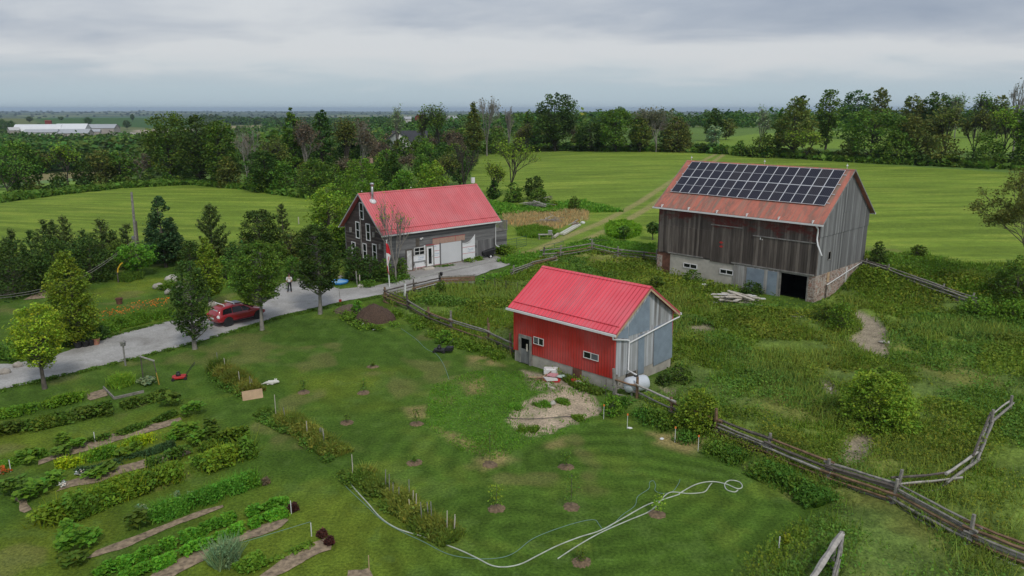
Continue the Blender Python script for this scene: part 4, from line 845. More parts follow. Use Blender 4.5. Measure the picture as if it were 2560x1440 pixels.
# ---- grey house/workshop with red metal roof
M['clap'] = boards('dark_brown_clapboard', 'Z', .17, [(.028, .02, .018), (.065, .045, .040), (.13, .105, .095)], (.35, .35, 4), gap=.1)
M['greyboards'] = boards('grey_horizontal_boards', 'Z', .28, [(.075, .073, .073), (.15, .148, .148), (.25, .25, .245)], (.3, .3, 3), gap=.05)
M['greyvert'] = boards('grey_vertical_boards', 'X', .24, [(.075, .073, .073), (.15, .148, .148), (.23, .23, .225)], (3, 3, .3), gap=.05)
M['barge'] = mat('barge_grey', (.38, .36, .35), .6, .2); M['garage'] = mat('garage_door_white', (.62, .63, .64), .55, .04, 1, bmp=0)
M['wrap'] = mat('house_wrap', (.78, .79, .80), .55, .06, 2.5, bmp=.15)
M['tape'] = mat('red_tape', (.5, .02, .04), .5, .1)
M['osb'] = mat('pinkish_sheathing', (.42, .27, .21), .8, .15, 5)
M['wraptext'] = mat('pale_blue_print', (.32, .44, .58), .6, .05)
def text_mesh(txt, size, parent, m, loc, name, rot=(R(90), 0, 0), sx=1):
    cu = bpy.data.curves.new(name, 'FONT'); cu.body = txt; cu.size = size; cu.extrude = .002; o = bpy.data.objects.new(name, cu); COL.objects.link(o)
    dg = bpy.context.evaluated_depsgraph_get(); me = bpy.data.meshes.new_from_object(o.evaluated_get(dg)); bpy.data.objects.remove(o); bpy.data.curves.remove(cu)
    me.materials.clear(); me.materials.append(m); ob = bpy.data.objects.new(name, me); COL.objects.link(ob); ob.parent = parent; ob.location = loc; ob.rotation_euler = rot; ob.scale = (sx, 1, 1); return ob
def house():
    b = HOUSE; L, Wd, z00 = b['L'], b['W'], b['z0']; ze, zr = b['ze']-z00, b['zr']-z00; o = .42; h = Wd/2; sl = (zr-ze)/h
    root = empty('farm_workshop', (*b['o'], z00), b['yaw'], 'grey board house with faded red metal roof, white garage door and brown gable', 'house')
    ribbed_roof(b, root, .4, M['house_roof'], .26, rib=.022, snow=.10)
    x0, x1, y0, y1 = o, L-o, o, Wd-o; zt = ze-.1+sl*o; zb = -.9
    F = lambda px, py: WL(b, px, py, y=y0); Gb = lambda px, py: WL(b, px, py, x=x0)
    xg = F(1187, 620)[0]
    w = MB(); w.box(x0, xg+.25, y0, y0+.15, 0, zt); w.box(xg+.25, x1, y0, y0+.15, 1.9, zt); w.build('front_wall', M['greyboards'], root)
    w = MB(); w.box(xg+.25, x1, y0, y0+.15, zb, 1.896); w.build('vertical_boarding', M['greyvert'], root)
    w = MB(); w.box(x0, x1, y1-.15, y1, zb, zt); w.build('back_wall', M['greyboards'], root)
    for xa, xb in ((x0-.001, x0+.15), (x1-.15, x1)): 
        g = MB(); g.prism([(y0+.001 if xa < 1 else y0+.152, zb), (y1-.152, zb), (y1-.152, zt), (h, zr-.13), (y0+.152, zt), (y0+.001 if xa < 1 else y0+.152, zt-.15)], xa, xb, 'x'); g.build('gable_wall', M['clap'] if xa < 1 else M['greyboards'], root)
    q = MB(); q.box(x0+.004, xg, y0+.01, y0+.3, zb, -.004); q.build('foundation', M['fieldstone'], root)
    xs, zs_ = F(1002, 677); xd0 = F(1018, 665)[0]
    q = MB(); q.box(xd0-1.3, xd0-.35, y0-.03, y0-.004, -.3, .55); q.build('stone_patch', M['fieldstone'], root)
    # openings along the front
    def rect(pa, pb): a = F(*pa); c = F(*pb); return a[0], c[0], c[1], a[1]
    X0, X1, Z0, Z1 = rect((1101, 604), (1153, 649)); Z0 = -.02; Z1 = F(1101, 609)[1]
    d = MB(); d.box(X0, X1, y0-.05, y0-.004, Z0, Z1); gd = d.build('garage_door', M['garage'], root)
    s = MB()
    for k in (1, 2, 3): s.box(X0+.02, X1-.02, y0-.056, y0-.051, Z0+(Z1-Z0)*k/4-.006, Z0+(Z1-Z0)*k/4+.006)
    s.build('panel_joint', M['trim'], gd)
    for xa in (X0-.14, X1): f = MB(); f.box(xa, xa+.14, y0-.07, y0-.004, -.02, Z1+.1); f.build('garage_jamb', M['greyvert'], root)
    q = MB(); q.box(F(1081, 600)[0], X1+.5, y0-.045, y0-.004, Z1+.02, Z1+.60); hd = q.build('header_sheathing', M['osb'], root)
    t = MB(); t.box(F(1081, 600)[0], X1+.55, y0-.06, y0-.046, Z1+.60, Z1+.63); t.box(X0+1.9, X0+1.94, y0-.052, y0-.0455, Z1+.04, Z1+.6); t.build('red_tape', M['tape'], hd)
    # entry door
    a0, a1 = F(1066, 640)[0], F(1082, 640)[0]; dz = 2.0
    f = MB(); f.box(a0-.12, a0, y0-.1, y0-.004, -.05, dz+.15); f.box(a1, a1+.12, y0-.1, y0-.004, -.05, dz+.15); f.box(a0, a1, y0-.1, y0-.004, dz, dz+.15); f.build('door_frame', M['greywood'], root)
    d = MB(); d.box(a0+.004, a1-.004, y0-.07, y0-.004, 0, dz-.004); ed = d.build('entry_door', M['white'], root)
    g = MB(); g.box(a0+.22, a1-.2, y0-.08, y0-.071, .22, dz-.18); g.build('door_glass', M['glass'], ed)
    g = MB(); g.lathe([(0, 0), (.04, .01), (.045, .05), (0, .07)], (a1-.1, y0-.12, 1.0), 8, rot=Matrix.Rotation(R(90), 3, 'X')); g.build('door_handle', M['steel'], ed)
    # wrap panels with red tape and print
    def wrap(xa, xb, za, zb_, texts, tapes, nm='house_wrap', off=.03):
        q = MB(); q.box(xa, xb, y0-off, y0-.004, za, zb_); w_ = q.build(nm, M['wrap'], root); t = MB()
        for z in tapes: t.box(xa, xb, y0-off-.006, y0-off-.001, z, z+.035)
        t.build('red_tape', M['tape'], w_)
        for (x, z, s, tx) in texts: text_mesh(tx, s, w_, M['wraptext'], (x, y0-off-.006, z), 'wrap_print')
        return w_
    wx0 = F(1034, 650)[0]; wrap(wx0, a0-.13, -.02, 1.25, [(a0-1.05, .93, .30, 'Tyvek'), (a0-1.1, .78, .12, 'HomeWrap')], [0.0, .62])
    q = MB(); q.box(a0-.28, a0-.125, y0-.034, y0-.004, 1.254, dz+.2); q.build('house_wrap', M['wrap'], root); t = MB(); t.box(a0-.1, a1+.1, y0-.115, y0-.102, dz+.16, dz+.22); t.build('red_tape', M['tape'], root)
    wrap(a1+.13, X0-.15, -.02, Z1+.0, [(a1+.18, 1.1, .24, 'Tyvek'), (a1+.18, .95, .10, 'HomeWrap'), (a1+.2, 1.9, .24, 'ek')], [0.0, .75, 1.45, Z1-.04])
    wr = wrap(X1+.145, xg, .0, 1.72, [(xg-1.0, .98, .32, 'Tyvek'), (xg-1.0, .82, .12, 'HomeWrap')], [.68, 1.35])
    q = MB(); n = 10; vs = [] ; fs = []      # loose flap at the top, sagging towards the left
    for i in range(n+1):
        u = i/n; x = X1+.145+(xg-X1-.145)*u; zt_ = 1.72+.15+.75*u**2.2-.12*math.sin(u*3.1); 
        vs += [(x, y0-.035-.02*math.sin(u*9), 1.724), (x, y0-.06-.08*math.sin(u*3.1)**2, zt_), (x, y0-.010, zt_+.0), (x, y0-.01, 1.724)]
    for i in range(n):
        for k in range(4): fs.append((i*4+k, i*4+(k+1) % 4, i*4+4+(k+1) % 4, i*4+4+k))
    q.add(vs, fs); q.build('loose_wrap_flap', M['wrap'], wr)
    # small window, white board door at left
    a = F(1036, 617); c = F(1058, 629); window(root, 'window', a[0], a[0]+1.15, 1.33, 2.02, y0, M['trim'], M['glass'], .06, (2,), (.5,), proud=.06)
    q = MB(); q.box(a[0]-.25, a[0]+1.4, y0-.03, y0-.004, 1.255, 1.27); q.build('window_ledge', M['greywood'], root)
    b0, b1 = F(1017, 650)[0], F(1029, 650)[0]; q = MB(); q.box(b0, b1, y0-.06, y0-.004, -.1, 1.9); q.build('white_board_door', mat('peeling_white_boards', (.58, .58, .57), .8, .25, 3), root)
    q = MB(); q.box(b0-.13, b0-.01, y0-.08, y0-.004, -.15, 2.02); q.box(b1+.01, b1+.13, y0-.08, y0-.004, -.15, 2.02); q.box(b0-.01, b1+.01, y0-.08, y0-.004, 1.905, 2.02); q.build('board_door_frame', M['darkwood'], root)
    a = F(1041, 600); q = MB(); q.box(a[0]-.1, a[0]+.35, y0-.02, y0-.004, 2.15, 3.0); q.build('dark_board_patch', M['darkwood'], root)
    a = F(1052, 597); q = MB(); q.box(a[0]-.07, a[0]+.07, y0-.1, y0-.004, a[1]-.08, a[1]+.08); q.lathe([(.02, 0), (.07, .05), (.09, .15)], (a[0]-.1, y0-.12, a[1]-.1), 8); q.lathe([(.02, 0), (.07, .05), (.09, .15)], (a[0]+.12, y0-.12, a[1]-.02), 8); q.build('flood_lamp', M['white'], root)
    # gable windows
    for px, py, wv, hv in ((904, 527.5, .62, 1.55), (894.8, 575, .62, 1.55), (920.8, 580.5, .62, 1.55), (884.8, 622, .6, 1.3), (912.5, 628, .6, 1.45), (937, 630, .62, 1.45)):
        y, z = Gb(px, py); window(root, 'window', y-wv/2, y+wv/2, z-hv/2, z+hv/2, x0-.001, M['white'], M['glass'], .085, (1,), (.5,), proud=.05, axis='x', sgn=-1)
    for px, py in ((878, 574), (936, 586), (952, 616)):
        y, z = Gb(px, py); q = MB(); q.box(x0-.17, x0-.004, y-.11, y+.11, z-.25, z+.25); q.build('wall_nest_box', M['greywood'], root)
    y, z = Gb(904, 580); q = MB(); q.tube([(x0-.12, y-.05, z+1.6), (x0-.12, y-.05, z-2.2)], .06, 8); q.build('conduit', M['greywood'], root)
    # gutter, spout, chimney, vents
    g = MB(); g.box(-.05, L+.08, -.14, -.02, ze-.15, ze-.03); g.build('gutter', M['gutter'], root); g = MB(); g.box(-.05, L+.08, Wd+.02, Wd+.14, ze-.15, ze-.03); g.build('gutter', M['gutter'], root)
    d = MB(); d.tube([(L-.15, -.08, ze-.12), (L-.45, y0-.12, ze-.45), (L-.5, y0-.12, 1.2), (L-.35, y0-.2, 1.0), (L-.1, y0-.3, .9)], .055, 8); d.build('downspout', M['gutter'], root, smooth=True)
    for xa in (-.03, L):
        k = MB()
        for s in (0, 1):
            Y = (lambda v: v) if not s else (lambda v: Wd-v)
            k.add([(xa, Y(-.02), ze-.16), (xa+.03, Y(-.02), ze-.16), (xa+.03, Y(h-.002), zr-.14), (xa, Y(h-.002), zr-.14), (xa, Y(-.02), ze+.03), (xa+.03, Y(-.02), ze+.03), (xa+.03, Y(h-.002), zr+.04), (xa, Y(h-.002), zr+.04)], [(0, 1, 2, 3), (7, 6, 5, 4), (0, 4, 5, 1), (1, 5, 6, 2), (2, 6, 7, 3), (3, 7, 4, 0)])
        k.build('barge_board', M['barge'], root)
    cx, cy = 1.15, h*.80; cz = ze+(zr-ze)*.80; ch = MB(); ch.lathe([(.40, 0), (.34, .12), (.2, .22), (.17, .24)], (cx, cy, cz-.08), 14, rot=Matrix.Rotation(math.atan(sl)*.8, 3, 'X')); fl = ch.build('flue_boot', M['gutter'], root, smooth=True)
    ch = MB(); ch.lathe([(.11, 0), (.11, 1.75)], (cx, cy, cz-.05), 12); ch.lathe([(.14, 1.5), (.14, 1.62), (.2, 1.64), (.2, 1.8), (.05, 1.86)], (cx, cy, cz-.05), 12); cm = ch.build('stove_pipe', M['steel'], root, smooth=True)
    ch = MB(); 
    for s in (-1, 1): ch.tube([(cx, cy, cz+1.0), (cx+.35*s, cy-.3, cz-.1)], .012, 5)
    ch.build('pipe_brace', M['steel'], cm)
    q = MB(); q.box(L-.62, L-.25, h-.02, h+.2, zr+.12, zr+.72); q.tube([(L-.43, h+.05, zr-.05), (L-.43, h+.05, zr+.2)], .03, 6); q.build('antenna_box', M['white'], root)
    for x in (.45, 6.3): q = MB(); q.lathe([(0, 0), (.05, .03), (.05, .1), (0, .14)], (x, h, zr+.12), 8); q.build('ridge_knob', M['white'], root)
    # raised deck behind the right gable
    D0, D1, E0, E1, zd = L-o+.02, L+2.3, 1.6, 6.5, 2.35
    s = MB(); s.box(D0, D1, E0, E0+.08, zb, zd); s.box(D1-.08, D1, E0+.08, E1, zb, zd); s.build('deck_skirt', M['greyboards'], root)
    s = MB(); s.box(D0, D1+.08, E0-.08, E1, zd+.004, zd+.07); s.build('deck_floor', M['greywood'], root)
    r = MB(); r.box(D0, D1+.06, E0-.06, E0+.04, zd+1.02, zd+1.08); r.box(D1-.04, D1+.06, E0+.04, E1, zd+1.02, zd+1.08)
    nb = 20
    for i in range(nb+1): x = D0+(D1-D0)*i/nb; r.box(x-.02, x+.02, E0-.03, E0+.01, zd+.075, zd+1.018)
    for i in range(1, 34): y = E0+(E1-E0)*i/34; r.box(D1-.01, D1+.03, y-.02, y+.02, zd+.075, zd+1.018)
    for (x, y) in ((D1, E0), (D1, E1)): r.box(x-.05, x+.05, y-.05, y+.05, zd+.074, zd+1.14)
    r.build('deck_railing', M['greywood'], root)
house()
# ------------------------------------------------------------------ trees of the yard (pixels of the photo as measure)
T = tree_px
YARD = 'young trees lining the gravel drive'
T('maple_tree', 112, 972, 762, 152, 'round', 'yellow', 101, 'yellow-green maple on a thin stem, nearest the left edge of the lawn', group=YARD, bark='bark', trunk=.27, lean=.1)
T('maple_tree', 192, 862, 605, 200, 'taper', 'lime', 102, 'tall bright green conical maple on the far side of the drive', group=YARD, trunk=.05, dens=1.1)
T('maple_tree', 487, 873, 652, 104, 'oval', 'dark', 103, 'narrow dark green columnar tree left of the red car', group=YARD, trunk=.12, bark='bark_pale')
T('maple_tree', 527, 765, 582, 122, 'cone', 'lime', 104, 'light green conical tree behind the narrow dark tree', group=YARD, trunk=.14)
T('maple_tree', 655, 825, 608, 150, 'round', 'mid', 105, 'mid green tree overhanging the front of the red car', group=YARD, trunk=.29, bark='bark_pale')
T('maple_tree', 800, 785, 566, 130, 'oval', 'dark', 106, 'dense dark green oval tree standing right of the person', group=YARD, bark='bark_pale', trunk=.26, dens=1.25)
T('locust_tree', 346, 692, 612, 112, 'fan', 'fresh', 107, 'small spreading tree at the foot of the leaning utility pole', trunk=.2)
T('broadleaf_tree', 415, 668, 476, 140, 'cone', 'blue', 108, 'large blue-green tree right of the utility pole', trunk=.08, dens=1.15)
T('pine_tree', 535, 655, 512, 95, 'spruce', 'pine', 109, 'dark pine between the blue-green tree and the apple tree')
T('apple_tree', 655, 652, 526, 115, 'round', 'dark', 110, 'low dark rounded apple tree in front of the left hay field', trunk=.2)
T('pine_tree', 712, 640, 510, 42, 'pine', 'pine', 111, 'slim pine tip right of the apple tree')
T('broadleaf_tree', 832, 640, 462, 118, 'round', 'lime', 112, 'broad yellow-green tree against the left gable of the house', trunk=.06, dens=1.1)
T('broadleaf_tree', 600, 668, 600, 90, 'bush', 'dark', 113, 'dark low tree behind the conical light green tree')
T('broadleaf_tree', 730, 655, 575, 70, 'round', 'olive', 114, 'small light tree between the apple tree and the house', trunk=.1)
PN = 'young pines along the left hay field'
for i, (x, t, w, b) in enumerate(((35, 575, 40, 640), (82, 577, 30, 640), (120, 550, 46, 650), (145, 552, 40, 650), (172, 540, 50, 655), (215, 575, 30, 645), (262, 550, 62, 650), (292, 578, 34, 645), (326, 560, 42, 650))):
    T('pine_tree', x, b+12, t, w*1.25, 'pine', 'pine', 120+i, ['leftmost small pine at the field edge', 'short thin pine second from the left edge', 'dense pine with a double crown', 'slim pine tucked behind the double-crowned pine', 'tallest pine of the left row', 'short pine right of the tallest pine', 'wide open pine left of the utility pole', 'small pine touching the wide open pine', 'pine directly behind the utility pole'][i], group=PN)
for i, (x, b, t, w, lf, lb) in enumerate(((40, 735, 600, 190, 'dark', 'big dark shrub at the left edge below the pines'), (140, 720, 590, 150, 'dark', 'dark shrub behind the tall conical maple'), (230, 700, 585, 150, 'dark', 'dark shrub between the conical maple and the utility pole'), (300, 672, 600, 90, 'mid', 'green shrub left of the utility pole'),
      (480, 672, 600, 90, 'dark', 'dark shrub under the blue-green tree'), (560, 700, 640, 60, 'mid', 'shrub behind the light green conical tree'), (690, 672, 600, 90, 'mid', 'green shrub at the foot of the apple tree'), (770, 660, 570, 80, 'olive', 'olive shrub left of the house'), (850, 640, 560, 70, 'dark', 'dark shrub touching the left corner of the house'),
      (885, 700, 612, 70, 'dark', 'tall dark bush against the brown gable wall'), (925, 702, 636, 76, 'dark', 'dark bush below the lower gable windows'), (965, 700, 645, 50, 'mid', 'bush behind the flagpole'), (1005, 692, 640, 40, 'mid', 'green bush at the left end of the house front'), (640, 690, 610, 110, 'dark', 'dark thicket behind the lawn left of the drive'),
      (735, 700, 640, 60, 'mid', 'bushy growth behind the person'), (600, 712, 650, 70, 'fresh', 'fresh green bush behind the mid green tree'))):
    T('shrub', x, b, t, w, 'bush', lf, 140+i, lb, cat='bush')
T('bare_tree', 990, 705, 480, 110, 'bare', 'lime', 160, 'leafless multi-stemmed tree in front of the house roof', trunk=0, bark='bark_pale')
T('shrub', 2066, 805, 755, 80, 'bush', 'mid', 161, 'bush growing beside the open barn doorway', cat='bush'); T('shrub', 2100, 830, 752, 85, 'bush', 'fresh', 162, 'leafy bush left of the eroded dirt bank', cat='bush')
T('shrub', 2190, 1068, 922, 235, 'bush', 'lime', 163, 'large yellow-green bush in the middle of the right pasture', cat='bush', dens=2.2)
T('shrub', 1745, 1078, 972, 140, 'bush', 'lime', 164, 'bright green bush just behind the rail fence', cat='bush', dens=1.8); T('shrub', 1530, 1035, 985, 70, 'bush', 'fresh', 165, 'low green bush at the corner post near the white tank', cat='bush')
T('shrub', 2192, 668, 602, 55, 'bush', 'dark', 166, 'dark shrub at the rear right corner of the barn', cat='bush'); T('sapling', 2295, 652, 612, 42, 'round', 'mid', 167, 'small round sapling between the barn and right hay field', trunk=.3)
T('shrub', 1700, 960, 905, 90, 'bush', 'mid', 168, 'dark weeds mound behind the red shed gable', cat='bush'); T('shrub', 1660, 968, 925, 60, 'bush', 'dark', 169, 'nettle clump against the shed foundation', cat='bush')
T('broadleaf_tree', 2570, 740, 425, 300, 'sparse', 'olive', 170, 'large sparse tree cut by the right edge beside the field', dens=.9); T('shrub', 2540, 745, 640, 150, 'bush', 'mid', 171, 'bushy lower growth at the foot of the right edge tree', cat='bush')
T('sapling', 1560, 603, 566, 40, 'fan', 'mid', 172, 'small tree standing in the round weed patch', trunk=.3); T('sapling', 1632, 600, 555, 46, 'round', 'dark', 173, 'small dark tree touching the left edge of the barn', trunk=.35); T('shrub', 1435, 530, 490, 40, 'bush', 'mid', 174, 'leafy sapling at the edge of the centre hay field', cat='bush')
T('sapling', 1385, 523, 500, 26, 'bush', 'lime', 175, 'yellow-green sapling beside the board piles', cat='sapling')
T('shrub', 1105, 740, 700, 40, 'bush', 'mid', 176, 'leafy bush in front of the brown board panel', cat='bush'); T('shrub', 1110, 858, 822, 50, 'bush', 'fresh', 177, 'green weeds clump below the paddock fence', cat='bush'); T('shrub', 893, 783, 748, 34, 'bush', 'fresh', 178, 'green bush growing on the dirt heap', cat='bush')
T('shrub', 2075, 1428, 1370, 90, 'bush', 'fresh', 179, 'leafy bush between the two near fence rails', cat='bush'); T('sapling', 1962, 1378, 1325, 26, 'fan', 'yellow', 180, 'yellow-green sapling beside a white stake at the lawn edge', trunk=.1)
T('shrub', 2440, 790, 740, 110, 'bush', 'fresh', 181, 'bramble bush where the leaning fence disappears', cat='bush'); T('shrub', 2530, 800, 745, 100, 'bush', 'fresh', 182, 'bramble bush at the right edge below the fence', cat='bush'); T('shrub', 1640, 730, 690, 60, 'bush', 'mid', 183, 'weedy bush at the left corner of the barn basement', cat='bush'); T('shrub', 1880, 735, 700, 70, 'bush', 'dark', 184, 'dark weeds behind the white board pile', cat='bush'); T('shrub', 1730, 712, 675, 70, 'bush', 'mid', 185, 'weeds against the pale block wall', cat='bush')
# ---- left hedgerow, centre clump, right hedgerow
BK = [ # px base top width kind leaf label
 (20, 490, 388, 120, 'sparse', 'mid', 'broad open-branched tree at the far left of the hedgerow'), (52, 484, 355, 130, 'round', 'mid', 'leafy tree second from the left edge of the hedgerow'), (100, 478, 375, 85, 'sparse', 'olive', 'brownish thin-leaved tree in the left hedgerow'), (172, 474, 360, 80, 'sparse', 'lime', 'light green poplar in the left hedgerow'),
 (212, 472, 402, 58, 'round', 'dark', 'short dark tree right of the poplar'), (150, 474, 430, 60, 'bush', 'mid', 'low tree at the foot of the poplar'), (262, 466, 372, 80, 'round', 'olive', 'olive tree left of the middle of the left hedgerow'), (305, 462, 380, 85, 'round', 'mid', 'mid green tree left of the grey thin tree'), (352, 455, 385, 70, 'sparse', 'brown', 'grey-brown thin tree beside the big dark tree'),
 (432, 455, 284, 135, 'round', 'mid', 'big rounded tree, tallest of the left hedgerow'), (505, 460, 290, 100, 'oval', 'dark', 'dark tall tree right of the biggest rounded tree'), (560, 464, 300, 85, 'oval', 'mid', 'tall leafy tree before the grey bare tree'), (620, 470, 318, 120, 'bare', 'brown', 'big grey leafless tree in the left hedgerow'), (575, 468, 390, 80, 'bush', 'olive', 'grey-green bush under the tall leafy tree'),
 (685, 476, 335, 90, 'sparse', 'olive', 'brownish tree right of the big leafless tree'), (738, 460, 272, 70, 'egg', 'mid', 'green tree with a high rounded top left of centre'), (812, 455, 275, 55, 'oval', 'dark', 'narrow dark tree rising above its neighbours'), (770, 462, 300, 90, 'sparse', 'brown', 'brownish thin tree between two taller green ones'), (870, 455, 292, 80, 'sparse', 'olive', 'thin brownish tree above the house'),
 (905, 455, 300, 70, 'sparse', 'brown', 'grey thin tree left of the white house'), (715, 482, 400, 95, 'bush', 'mid', 'rounded bush in front of the brownish trees'), (790, 492, 395, 110, 'bush', 'mid', 'wide bush behind the yellow-green tree'), (660, 480, 420, 80, 'bush', 'fresh', 'bright bush at the field edge below the bare tree'), (845, 480, 410, 80, 'bush', 'mid', 'bush above the left end of the house roof'),
 (905, 490, 395, 150, 'bush', 'fresh', 'broad leafy mass above the left end of the house roof'), (985, 480, 365, 100, 'cone', 'dark', 'dark cone-shaped tree in front of the white house'), (1010, 490, 425, 110, 'bush', 'fresh', 'leafy bush behind the middle of the house roof'), (1080, 488, 400, 120, 'bush', 'lime', 'light green bushy tree behind the house ridge'), (950, 470, 400, 90, 'round', 'mid', 'round tree left of the dark cone-shaped tree'),
 (1110, 478, 380, 80, 'sparse', 'olive', 'thin olive tree right of the white house'), (1160, 482, 350, 90, 'bare', 'olive', 'nearly leafless tree behind the right end of the house'), (1278, 492, 340, 140, 'bare', 'lime', 'tall half-bare tree in front of the centre hay field'), (1232, 505, 400, 60, 'sparse', 'lime', 'slender leafy tree right of the house ridge'), (1235, 505, 445, 60, 'cone', 'dark', 'dark shrubby conifer right of the house ridge'),
 (1335, 500, 440, 56, 'oval', 'dark', 'dark small tree by the board piles'), (1285, 505, 455, 60, 'bush', 'mid', 'bush at the foot of the half-bare tree'), (1345, 515, 470, 70, 'bush', 'mid', 'bush above the board piles'), (1185, 380, 247, 78, 'cone', 'olive', 'tall dark leaning spruce on the skyline'), (1217, 382, 238, 74, 'bare', 'grey', 'tall leafless tree against the sky beside the spruce'),
 (1100, 385, 264, 75, 'sparse', 'mid', 'open rounded tree on the skyline left of the spruce'), (1058, 385, 272, 34, 'sparse', 'mid', 'slim airy tree beside the open rounded tree'), (992, 380, 262, 36, 'sparse', 'silver', 'pale slim tree on the skyline above the white house'), (1272, 376, 264, 34, 'bare', 'grey', 'small leafless tree right of the tall leafless one'), (1322, 372, 275, 30, 'round', 'mid', 'small round skyline tree left of the great oak'),
 (1388, 378, 233, 118, 'round', 'dark', 'great dark oak standing above the centre hedgerow'), (1240, 384, 318, 90, 'bush', 'mid', 'green mass at the foot of the tall leafless tree'), (1150, 390, 320, 80, 'round', 'mid', 'leafy tree left of the leaning spruce'), (1320, 380, 305, 60, 'sparse', 'olive', 'thin olive tree left of the great oak'),
 (1475, 378, 300, 80, 'round', 'dark', 'dark tree right of the great oak'), (1540, 379, 272, 112, 'round', 'mid', 'broad mid green tree in the centre hedgerow'), (1640, 380, 270, 120, 'sparse', 'grey', 'broad grey-green tree with dead top branches'), (1692, 380, 290, 80, 'bush', 'dark', 'dark tree right of the grey-green one'), (1600, 380, 290, 60, 'round', 'olive', 'olive tree before the grey-green one'),
 (1600, 378, 338, 50, 'bush', 'mid', 'low tree under the broad mid green tree'), (1783, 352, 276, 56, 'egg', 'dark', 'dark elm left of the barn ridge'), (1782, 372, 314, 44, 'round', 'silver', 'small pale tree in front of the dark elm'), (1815, 345, 297, 50, 'round', 'olive', 'yellowish tree right of the dark elm'), (1705, 376, 338, 75, 'bush', 'dark', 'dark rounded thicket at the left of the field track'),
 (1896, 388, 262, 44, 'sparse', 'silver', 'airy grey-green tree above the barn roof'), (1945, 386, 258, 46, 'cone', 'dark', 'dark pointed tree behind the barn ridge'), (1982, 392, 243, 112, 'egg', 'olive', 'large olive tree above the barn roof'), (2062, 384, 229, 76, 'fan', 'mid', 'leaning fan-shaped tree against the sky'), (2002, 340, 240, 40, 'oval', 'dark', 'dark tree top behind the olive tree'),
 (2015, 398, 320, 100, 'sparse', 'lime', 'pale-leaved bushy tree behind the barn ridge'), (1850, 390, 350, 36, 'bush', 'dark', 'dark round shrub at the start of the right hedgerow'), (1905, 392, 335, 100, 'bush', 'dark', 'dark thicket above the left part of the solar panels'), (2135, 345, 229, 90, 'round', 'dark', 'dark spreading skyline tree right of the leaning tree'), (2192, 345, 222, 56, 'oval', 'olive', 'tall ragged tree beside the dark spreading one'),
 (2175, 402, 275, 165, 'round', 'mid', 'very broad green tree in the right hedgerow'), (2277, 345, 236, 68, 'round', 'dark', 'dark round skyline tree right of the gap'), (2336, 345, 231, 78, 'round', 'dark', 'dark double-topped skyline tree'), (2385, 350, 233, 52, 'sparse', 'silver', 'airy pale skyline tree'), (2290, 405, 285, 120, 'round', 'olive', 'olive-green tree in the middle of the right hedgerow'),
 (2360, 408, 250, 95, 'sparse', 'olive', 'half-bare tree above the right hedgerow'), (2435, 352, 236, 74, 'sparse', 'mid', 'open grey-topped skyline tree'), (2490, 350, 240, 48, 'round', 'dark', 'dark skyline tree before the bare tree'), (2530, 395, 200, 62, 'bare', 'grey', 'tall leafless tree against the sky near the right edge'), (2430, 412, 270, 80, 'sparse', 'olive', 'thin tree with pale trunk in the right hedgerow'),
 (2500, 415, 268, 100, 'sparse', 'lime', 'yellow-green airy tree near the right edge'), (2570, 418, 250, 90, 'round', 'dark', 'dark tree cut by the right edge of the picture'), (2240, 408, 330, 120, 'bush', 'dark', 'dark thicket below the olive-green tree'), (2350, 412, 335, 110, 'bush', 'dark', 'dark thicket below the half-bare tree'), (2460, 416, 330, 120, 'bush', 'dark', 'dark thicket below the thin pale-trunked tree'), (2560, 420, 335, 90, 'bush', 'dark', 'dark thicket at the right edge of the hedgerow'), (2120, 400, 345, 60, 'bush', 'dark', 'dark thicket left of the very broad tree')]
# trees whose feet are hidden stand at a chosen distance along their bearing
DISTS = {'tall dark leaning spruce on the skyline': 255, 'tall leafless tree against the sky beside the spruce': 258, 'open rounded tree on the skyline left of the spruce': 262, 'slim airy tree beside the open rounded tree': 262, 'pale slim tree on the skyline above the white house': 262, 'small leafless tree right of the tall leafless one': 270, 'small round skyline tree left of the great oak': 300,
 'dark elm left of the barn ridge': 300, 'yellowish tree right of the dark elm': 310, 'dark tree top behind the olive tree': 300, 'dark spreading skyline tree right of the leaning tree': 320, 'tall ragged tree beside the dark spreading one': 310, 'dark round skyline tree right of the gap': 330, 'dark double-topped skyline tree': 330, 'airy pale skyline tree': 330, 'open grey-topped skyline tree': 330, 'dark skyline tree before the bare tree': 330}
for i, (x, b, t, w, k, lf, lb) in enumerate(BK):
    if b > 470 and 880 < x < 1200: dist = {0: 112}.get(0) if b >= 488 else 128
    else: dist = DISTS.get(lb)
    if lf == 'dark' and x > 1440 and (i % 2 or k == 'bush'): lf = 'mid' if i % 3 else 'olive'
    if 'great oak' in lb and 'great dark' in lb: dist = 232
    T('tree', x, b, t, w*(1.12 if k in ('round', 'oval', 'egg') else 1), k, lf, 300+i, lb, dist=dist, bark='bark_pale' if lf in ('grey', 'brown', 'silver') else 'bark_dark', trunk={'round': .12, 'oval': .1, 'egg': .14}.get(k), dens=(1.0 if k != 'sparse' else .9) if 'half-bare tree in front' not in lb else 2.5)
